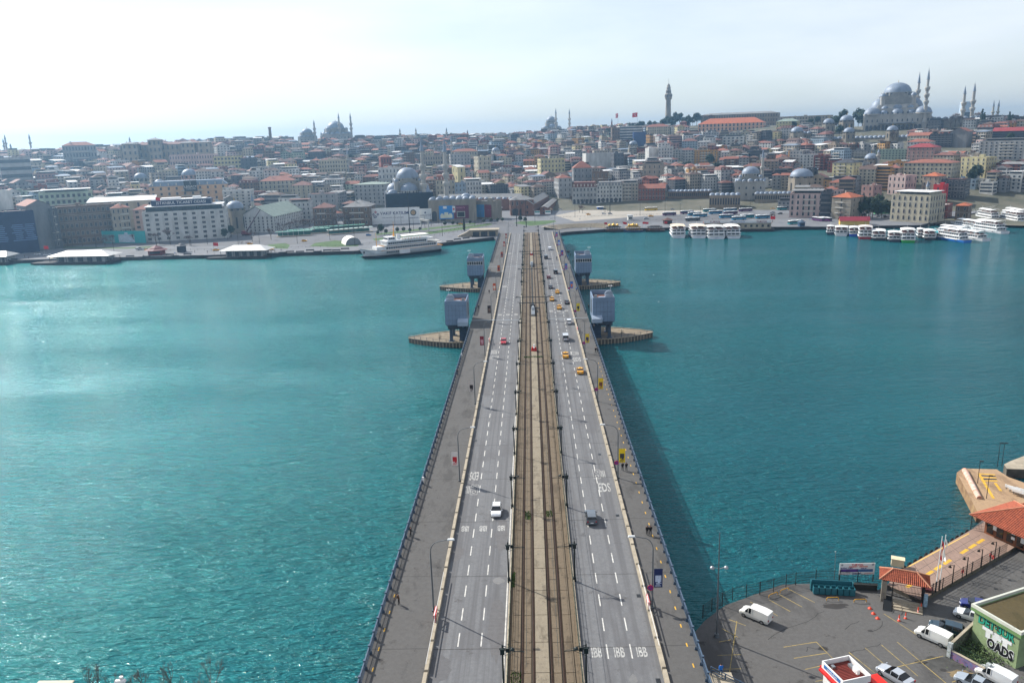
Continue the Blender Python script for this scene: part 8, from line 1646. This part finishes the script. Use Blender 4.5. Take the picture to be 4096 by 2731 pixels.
for a, b, c_, lab in ((1128, 955, FLAGR, 'white flagpole with limp red flag by the landing stage'), (1152, 942, CLOTH_W, 'white flagpole with limp white flag by the landing stage')):
    p = F5(a, b, DKZ); t = thing('flagpole', lab, 'flagpole', p, 0, 'flagpoles of the landing stage'); MB().cyl((0, 0, 0), (0, 0, 1.8), .12).build('pole_foot', FEN, t); MB().cyl((0, 0, 1.8), (.1, 0, 9.2), .075, .05, 8).build('pole', WHITE, t)
    m = MB(); N = 6; vs = []
    for k in range(N + 1): vs += [(.12 + .3 * sin(k * .8) * .5 + .1 * k / N, .12 * sin(k * 1.9), 8.6 - 3.1 * k / N), (.42 + .1 * sin(k * 1.3) - .02 * k, .15 * cos(k * 1.7), 8.2 - 3.0 * k / N)]
    m.add(vs, [(2 * k, 2 * k + 1, 2 * k + 3, 2 * k + 2) for k in range(N)], 0, True); m.build('flag_cloth', c_, t)
for i, (a, b) in enumerate(((1312, 815), (1500, 705), (1515, 720))): p = F5(a, b, DKZ + .9); t = tag(MB().lathe([(.28, -.08), (.38, 0), (.28, .08)], (0, 0, 0), 12).build('lifebuoy', mat('buoy red', (190, 50, 40), .5)), ('red lifebuoy on the middle of the stage fence', 'red lifebuoy at the far end of the stage fence, upper', 'red lifebuoy at the far end of the stage fence, lower')[i], 'lifebuoy', 'lifebuoys'); t.location = p; t.rotation_euler = (pi / 2, 0, .6)
p = F5(872, 775, DKZ); tag(MB().box((p.x, p.y, DKZ), (1.9, 1.1, 1.2), 0, ga, .94).box((p.x, p.y, DKZ + 1.2), (2., 1.2, .08), 0, ga).build('stage_box', mat('cream box', (206, 192, 160), .7, var=.1)), 'cream storage box behind the gate roof', 'box')
p = F5(1068, 968, LZ); tag(MB().box((p.x, p.y, LZ), (1.6, 1., 1.), 0, ga, .96).box((p.x, p.y, LZ + 1.), (1.7, 1.1, .06), 0, ga).build('utility_box', mat('maroon box', (90, 30, 34), .6, var=.1)), 'maroon utility box at the fence corner', 'box')
# ferry station
WOOD = mat('station timber', (118, 72, 46), .6, var=.2, scale=1.5, stretch=(1, 1, .3)); sA, sB = F5(1455, 555, DKZ), F5(1640, 640, DKZ); d = sB - sA; sa = atan2(d.y, d.x); n = Vector((-sin(sa), cos(sa), 0)); ln = 9.; stn_ = thing('ferry_station', 'timber ferry station with big terracotta hipped roofs', 'station', (*(sA + Vector((cos(sa), sin(sa), 0)) * ln / 2 + n * 4).xy, DKZ), sa)
MB().box((0, 0, 0), (ln, 8, 3.1)).build('wall', WOOD, stn_); me = MB().box((0, 0, 0), (1.1, .12, 2.3)).mesh('window', CARGL)
for k in range(5): ob('window', me, stn_, (-ln / 2 + 1 + k * 1.75, -4.03, .4))
ps = MB().box((0, 0, 0), (.6, .05, .9)).mesh('notice', WHITE)
for k, z in ((0, 1.3), (2, 1.1), (2, 1.6), (3, 1.2), (4, 1.5)): ob('notice', ps, stn_, (-ln / 2 + 1.85 + k * 1.6, -4.08, z))
rb = ob('roof_base', None, stn_, (.3, -.2, 0)); tiled_hip(rb, ln + 4, 11.5, 3.1, 2.6, tw=.36)
rb2 = ob('roof_base', None, stn_, (1., 8.2, .6)); MB().box((0, 0, 0), (8, 6, 3.2)).build('wall', WOOD, rb2); tiled_hip(rb2, 10, 8, 3.2, 2.2, tw=.36)
fence5([(1365, 530), (1450, 545)], 'dark iron gate at the water end of the station', 3., DKZ, 1.2)
# far pontoon quay
q = [F5(1272, 150, 2.2), F5(1310, 122, 2.2), F5(1540, 128, 2.2), F5(1620, 180, 2.2), F5(1760, 230, 2.2), F5(1900, 420, 2.2), F5(1560, 480, 2.2), F5(1480, 420, 2.2), F5(1410, 410, 2.2)]; struct(MB().prism([tuple(v.xy) for v in q], -2, 2.2, 1, 0).build('pontoon_quay', [asphalt('quay slab', (158, 132, 104), (128, 106, 84), (96, 70, 54), .3), mat('rusty fender wall', (140, 116, 84), .9, var=.35, scale=.7, dark=(90, 60, 44))]))
t = thing('quay_stairs', 'black and yellow striped stairs sunk into the pontoon quay', 'steps'); 
for k in range(5): a, b = F5(1415 + k * 6, 158 + k * 12, 2.2), F5(1530 + k * 4, 166 + k * 10, 2.2); line(a, b, .5, 2.21 + k * .003, DARK if k % 2 else YELLOW, 'step', t)
line(F5(1425, 165, 2.2), F5(1520, 325, 2.2), .5, 2.225, YELLOW, 'edge_strip', t); line(F5(1530, 220, 2.2), F5(1570, 275, 2.2), .5, 2.225, YELLOW, 'edge_strip', t)
a, b = F5(1325, 135, 2.3), F5(1425, 325, 2.3); tag(MB().cyl(a, b, .55, .5, 10).build('rusty_fender', mat('rust brown', (150, 92, 60), .8, var=.4, scale=1, dark=(200, 190, 180))), 'long rusty fender tube on the pontoon quay edge', 'fender')
q = [F5(1590, 95, 2), F5(1640, 70, 2), F5(1800, 10, 2), F5(1900, 90, 2), F5(1800, 130, 2), F5(1610, 125, 2)]; struct(MB().prism([tuple(v.xy) for v in q], -2, 2.0, 1, 0).build('stone_quay', [CONC, PIERW]))
for i, (a, b) in enumerate(((1640, 270), (1665, 285), (1690, 300), (1715, 290))): p = F5(a, b, DKZ); t = thing('stage_bench', 'white bench near the station, %s from the left' % ('first', 'second', 'third', 'fourth')[i], 'bench', p, 2.2, 'white benches by the station'); MB().box((0, 0, .4), (2.2, .5, .08)).build('seat', WHITE, t); MB().box((0, .25, .5), (2.2, .08, .5)).build('backrest', WHITE, t); MB().box((-.9, 0, 0), (.08, .4, .4)).build('leg', STEEL, t); MB().box((.9, 0, 0), (.08, .4, .4)).build('leg', STEEL, t)
for i, (a, b, h) in enumerate(((1412, 222, 4.5), (1472, 325, 4.5), (1545, 110, 5), (1575, 110, 5))): p = F5(a, b, 2.2); t = thing('quay_lamp', 'thin dark lamp post on the pontoon quay, %s of four' % ('first', 'second', 'third', 'fourth')[i], 'lamp post', p, 0, 'lamp posts on the pontoon quay'); MB().cyl((0, 0, 0), (0, 0, h), .07, .05, 6).build('pole', FEN, t); MB().box((.3, 0, h), (.7, .25, .2)).build('lamp_head', DARK, t)
# --- graffiti building
GW = mat('pale green render', (134, 152, 112), .85, var=.18, scale=.4); b0, b1 = Vector((59.9, 96.8, LZ)), Vector((62.4, 90.8, LZ)); ztop = 7.6; gb = thing('graffiti_building', 'flat-roofed pale green building covered in graffiti', 'building', (b1.x, b1.y, LZ), atan2((b0 - b1).y, (b0 - b1).x) - pi / 2); ln = (b0 - b1).length; H = ztop - LZ; DW = 22
MB().box((DW / 2, ln / 2, 0), (DW, ln, H - .9)).build('wall', GW, gb); MB().box((DW / 2, ln / 2, H - .88), (DW + .7, ln + .7, .5)).build('fascia', mat('green fascia', (104, 134, 84), .8, var=.12), gb); MB().box((DW / 2, ln / 2, H - .42), (DW - .3, ln - .3, .06)).build('roof_surface', asphalt('mossy roof', (78, 69, 46), (66, 60, 38), (42, 42, 26), .5), gb); rm_ = MB()
for a in (((-.2, ln / 2, H - .4), (.3, ln + .7, .45)), ((DW + .2, ln / 2, H - .4), (.3, ln + .7, .45)), ((DW / 2, -.2, H - .4), (DW + .1, .3, .45)), ((DW / 2, ln + .2, H - .4), (DW + .1, .3, .45))): rm_.box(*a)
rm_.build('parapet', mat('pale parapet', (190, 192, 180), .7, var=.1), gb)
def graf(txt, u, z, w, h, m, off=.02, bold=.05):
    me = text_mesh(txt, 1., m, .004, 'CENTER', bold); o = ob('graffiti', me, gb, (-off, ln * u, H * z)); bx = max(v.co.x for v in me.vertices) - min(v.co.x for v in me.vertices); by = max(v.co.y for v in me.vertices) - min(v.co.y for v in me.vertices); o.rotation_euler = (pi / 2, 0, -pi / 2); o.scale = (w * ln / bx, h * H / by, 1)
GTE, GBK, GWH = mat('graffiti teal', (40, 150, 124), .6, var=.2, scale=2), mat('graffiti black', (22, 22, 26), .6), mat('graffiti white', (214, 216, 214), .6)
graf('DET·3UR', .5, .70, .82, .24, GBK, .02, .09); graf('DET·3UR', .5, .70, .8, .22, GTE, .035, .03); graf('TFT', .46, .45, .66, .26, mat('graffiti grey', (150, 154, 156), .6), .02, .12); graf('TFT', .46, .45, .64, .24, GWH, .035, .1); graf('OADS', .36, .24, .6, .3, GWH, .045, .1); graf('OADS', .36, .24, .58, .27, GBK, .06, .05)
MB().box((DW * .3, -.06, 1.), (1.6, .1, 2.2)).build('door', DARK, gb)
# low graffiti wall with fence and weeds behind
w0, w1 = F5(1220, 1390), F5(1500, 1545); d = w1 - w0; t = thing('graffiti_wall', 'low wall painted with blue and pink graffiti below the van', 'wall', (*((w0 + w1) / 2).xy, LZ), atan2(d.y, d.x)); MB().box((0, 0, 0), (d.length, .25, 1.1)).build('wall', mat('wall mural', (70, 92, 130), .8, var=.6, scale=1.6, dark=(150, 96, 110)), t); MB().box((0, 0, 1.1), (d.length + .1, .35, .08)).build('coping', CONC, t)
for x in (-.5, .42): MB().box((x * d.length, 0, 0), (.5, .45, 2.1)).build('pillar', mat('painted pillar', (170, 176, 176), .8, var=.4, scale=2.5), t)
gr = MB().box((0, .3, 1.2), (d.length, .03, .05)).box((0, .3, 2.1), (d.length, .03, .05))
for k in range(int(d.length / .3)): gr.box((-d.length / 2 + k * .3, .3, 1.1), (.03, .03, 1.1))
gr.build('fence_bars', mat('green bars', (36, 60, 44), .6), t)['kind'] = 'stuff'
w2 = F5(1405, 1215); d2 = w2 - w0; t = thing('graffiti_wall', 'dark tagged wall between the van and the graffiti building', 'wall', (*((w0 + w2) / 2).xy, LZ), atan2(d2.y, d2.x)); MB().box((0, 0, 0), (d2.length, .25, 1.9)).build('wall', mat('tagged wall', (112, 114, 100), .85, var=.5, scale=1.5, dark=(38, 36, 38)), t); MB().box((0, 0, 1.9), (d2.length, .35, .08)).build('coping', CONC, t)
vg = MB(); R = random.Random(12); c0 = F5(1400, 1400)
for k in range(2600): x, y = c0.x + R.gauss(.2, 1.5), c0.y + R.gauss(.4, 1.8); z = LZ + abs(R.gauss(.25, .3)); s = R.uniform(.06, .16); a = R.uniform(0, 6.28); vg.add([(x - s * cos(a), y - s * sin(a), z), (x + s * cos(a), y + s * sin(a), z + .02), (x + s * sin(a), y - s * cos(a), z + s)], [(0, 1, 2)])
tag(vg.build('ivy_patch', LEAFM), 'green undergrowth behind the low graffiti wall', 'undergrowth', None, 'stuff')
# --- red ticket kiosk
k0, k1, k2, k3 = F5(362, 1415, 5.), F5(545, 1382, 5.), F5(697, 1520, 5.), F5(500, 1550, 5.); kc = (k0 + k2) / 2; ka = atan2((k3 - k0).y, (k3 - k0).x); kw, kd = (k3 - k0).length, (k1 - k0).length; kk = thing('ticket_kiosk', 'red and white ticket kiosk with recessed red roof at the bottom edge', 'kiosk', (kc.x, kc.y, LZ), ka)
MB().box((0, 0, 0), (kw - .3, kd - .3, 2.3)).build('wall', WHITE, kk); MB().box((0, 0, 2.3), (kw - .2, kd - .2, .1)).build('roof_panel', mat('red brown sheet', (104, 40, 34), .6, var=.15, scale=2), kk); rb_ = MB()
for k in range(int(kw / .25)): rb_.box((-kw / 2 + .3 + k * .25, 0, 2.4), (.07, kd - .6, .05))
rb_.build('roof_ribs', mat('red brown rib', (128, 54, 44), .6), kk)['kind'] = 'stuff'
for a, nm in (((0, -kd / 2, 2.1), (kw + .1, .12, .95)), ((0, kd / 2, 2.1), (kw + .1, .12, .95)), ((-kw / 2, 0, 2.1), (.12, kd - .1, .95)), ((kw / 2, 0, 2.1), (.12, kd - .1, .95))): MB().box(a, nm).build('sign_board', WHITE, kk)
SBL = mat('kiosk sign blue', (40, 110, 170), .5, var=.3, scale=2); MB().box((0, -kd / 2 - .07, 2.35), (kw * .8, .02, .5)).build('sign_print', SBL, kk); MB().box((-kw / 2 - .07, 0, 2.35), (.02, kd * .8, .5)).build('sign_print', SBL, kk); o = ob('lettering', text_mesh('istanbulkart', .42, WHITE, .005), kk, (0, -kd / 2 - .09, 2.6)); o.rotation_euler = (pi / 2, 0, 0); o = ob('lettering', text_mesh('istanbulkart', .42, WHITE, .005), kk, (-kw / 2 - .09, 0, 2.6)); o.rotation_euler = (pi / 2, 0, -pi / 2)
MB().box((-kw / 2 - .25, 0, 1.8), (.5, kd, .25)).box((0, -kd / 2 - .25, 1.8), (kw, .5, .25)).build('red_awning', RED, kk); MB().box((kw * .1, kd * .3, 2.4), (.9, .4, .7)).cyl((kw * .1, kd * .3 - .21, 2.75), (kw * .1, kd * .3 - .23, 2.75), .26, None, 12).build('air_conditioner', WHITE, kk); MB().box((-kw * .1, kd * .32, 2.4), (1.2, .5, .35)).box((-kw * .3, -kd * .25, 2.4), (.5, .4, .3)).build('roof_unit', STEEL, kk)
r0 = F5(735, 1555, 3.8); tag(MB().box((r0.x, r0.y, LZ), (2.0, 1.6, 1.9), 0, ka, .97).box((r0.x, r0.y, LZ + 1.9), (2.1, 1.7, .1), 0, ka).build('red_booth', mat('bright red panel', (206, 36, 24), .5, var=.08)), 'bright red booth between the kiosk and the silver coupe', 'booth')
# --- lamp mast, cones, hoops, person
p = at(2100 + 1290 * .5939, 1800 + 1255 * .5939, LZ); tp = atY(2100 + 1312 * .5939, 1800 + 555 * .5939, p.y); t = thing('lamp_mast', 'tall thin pale lamp mast standing in the car park', 'mast', p); MB().cyl((0, 0, 0), (tp.x - p.x, 0, tp.z - LZ), .14, .06, 8).cyl((0, 0, 0), (0, 0, .5), .4, .3, 8).build('pole', LAMPP, t); m = MB(); zz = (tp.z - LZ) * .66
for s in (-1, 1): m.cyl((0, 0, zz), (s * .9, 0, zz + .3), .05).dome((s * .95, 0, zz + .1), .32, .35, 10, 4)
m.build('floodlight', STEEL, t)
cone = MB().lathe([(.2, 0), (.2, .05), (.13, .06), (.05, .72), (.04, .75)], (0, 0, 0), 10).mesh('cone', mat('cone orange', (214, 66, 34), .5)); cb = MB().lathe([(.112, .22), (.085, .42)], (0, 0, 0), 10).mesh('white_band', WHITE)
for i, (a, b) in enumerate(((882, 1148), (926, 1132), (1010, 1094), (1030, 1068))): t = thing('traffic_cone', 'orange traffic cone, %s from the left in the open car park' % ('first', 'second', 'third', 'fourth')[i], 'cone', F5(a, b), 0, 'traffic cones'); t.scale = (1.1, 1.1, 1.3); ob('cone', cone, t); ob('white_band', cb, t)
for i, (a, b) in enumerate(((687, 1066), (710, 1101), (738, 1133))): t = thing('cone_stub', 'broken red cone base, %s from the gate' % ('first', 'second', 'third')[i], 'cone', F5(a, b), 0, 'broken cone bases'); MB().lathe([(.3, 0), (.3, .06), (.16, .08), (.13, .25), (.02, .26)], (0, 0, 0), 10).build('base', mat('cone orange', (214, 66, 34), .5), t)
for i, (a, b) in enumerate(((435, 1012), (620, 1025), (110, 955), (35, 985))): p = F5(a, b); t = thing('parking_hoop', 'yellow steel parking hoop, %s of four near the bins' % ('first', 'second', 'third', 'fourth')[i], 'barrier', p, .0 if i < 2 else .5, 'yellow parking hoops'); MB().tube([(-.9, 0, 0), (-.9, 0, .4), (-.7, 0, .55), (.7, 0, .55), (.9, 0, .4), (.9, 0, 0)], .06, 6).build('hoop', mat('hoop yellow', (190, 140, 40), .5, var=.2, scale=3), t); MB().box((-.9, 0, 0), (.25, .25, .04)).box((.9, 0, 0), (.25, .25, .04)).build('foot_plate', STEEL, t)
t = thing('railing_return', 'blue handrail turning off the near right bridge end', 'railing', (21.2, 82.5, DZ))
for k in range(4): MB().box((1.5 * k, -.8 * k, -1.2 - .4 * k), (.14, .14, 2.3)).build('post', RAILB, t)
for z in (.3, .7, 1.05): MB().cyl((0, 0, z), (6, -3.2, z - 1.6), .06).build('rail', RAILB, t)
MB().box((1.2, -2, -6), (2.6, 5, 5.9)).build('stair_head', CONC, t); person('walk', 'blue', (22.3, 82.3, DZ - .1), 0, 'person in a bright blue jacket at the near right bridge end')
# --- near left corner: rail return, tree tops and shelter
t = thing('railing_return', 'blue railing turning off the near left bridge end', 'railing', (XL, 79, DZ)); 
for k in range(5): MB().box((-1.6 * k, -.35 * k, -.6), (.16, .16, 1.8)).build('post', RAILB, t)
for z in (.4, .8, 1.15): MB().cyl((0, 0, z), (-7, -1.6, z), .06).build('rail', RAILB, t)
MB().box((-3.5, -.8, -8), (8, 2.4, 7.6), 0, .22).build('abutment_wall', CONC, t)
struct(MB().prism([(-160, 40), (-21.5, 40), (-21.5, 78), (-26, 84), (-160, 84)], -3, 2, 1, 0).build('near_left_quay', [PAVE, QWALL]))
for i, (px, py) in enumerate(((340, 2655), (440, 2672), (558, 2655), (680, 2640), (835, 2640))):
    p = at(px, py, 8.6); tr, cr_ = BAREN[i % 3]; t = thing('street_tree', 'bare treetop at the bottom left, %s from the left' % (ORD[i] if i else 'first'), 'tree', (p.x, p.y, 2), i * 1.3, 'bare treetops at the bottom left'); t.scale = (.5, .5, .78); ob('trunk', tr, t); ob('crown', cr_, t)
p = at(225, 2722, 5); t = thing('shelter', 'pale shelter roof at the bottom left edge', 'shelter', (p.x, p.y - .6, 2)); MB().box((0, 0, 2.9), (4.6, 1.4, .12)).box((0, -.5, 2.6), (4.6, .08, .3)).build('roof', mat('shelter roof', (176, 170, 150), .6, var=.1), t); MB().cyl((-2, 0, 0), (-2, 0, 2.9), .06).cyl((2, 0, 0), (2, 0, 2.9), .06).build('post', STEEL, t)
p = at(480, 2722, 7); t = thing('globe_lamp', 'white lamp head at the bottom left edge', 'lamp post', (p.x, p.y, 2)); MB().cyl((0, 0, 0), (0, 0, 4.9), .08).build('pole', STEEL, t); MB().box((0, 0, 4.9), (1.4, .5, .25), 0, .1, .8).box((.1, .2, 5.2), (.4, .3, .3)).build('lamp_head', WHITE, t)
# gulls
for i, (px, py, z) in enumerate(((2634, 1207, 12), (3780, 2300 - 60, 14), (1215 + 1400, 1100, 9))):
    p = at(px, py, z); t = thing('gull', 'white gull flying over the water, %s from the left' % ('first', 'second', 'third')[(1, 2, 0)[i]], 'bird', p, i * 1.1, 'gulls'); m = MB().add([(0, .35, 0), (-.09, 0, .02), (0, -.3, 0), (.09, 0, .02), (0, 0, .08), (0, 0, -.07)], [(0, 1, 4), (1, 2, 4), (2, 3, 4), (3, 0, 4), (1, 0, 5), (2, 1, 5), (3, 2, 5), (0, 3, 5)]); m.build('body', WHITE, t)
    for s in (-1, 1): MB().add([(s * .06, .12, .03), (s * .06, -.1, .03), (s * .42, -.02, .18), (s * .42, .1, .18), (s * .8, -.12, .1)], [(0, 1, 2, 3), (3, 2, 4)]).build('wing', WHITE, t)
# ------------------------------------------------------------------ haze
hz = bpy.data.materials.new('haze air'); hz.use_nodes = True; hn = hz.node_tree.nodes; hn.clear()
ho = hn.new('ShaderNodeOutputMaterial'); pv = hn.new('ShaderNodeVolumePrincipled')
pv.inputs['Color'].default_value = (.36, .66, 1.0, 1); pv.inputs['Density'].default_value = 1.9e-4; pv.inputs['Anisotropy'].default_value = .72
hz.node_tree.links.new(pv.outputs[0], ho.inputs['Volume'])
h = MB().box((0, 2900, -9.5), (6400, 6000, 190)).build('haze', hz); h['kind'] = 'stuff'; h['label'] = 'thin blue haze over the strait and the far city'
for mm in (h,): mm.display_type = 'WIRE'
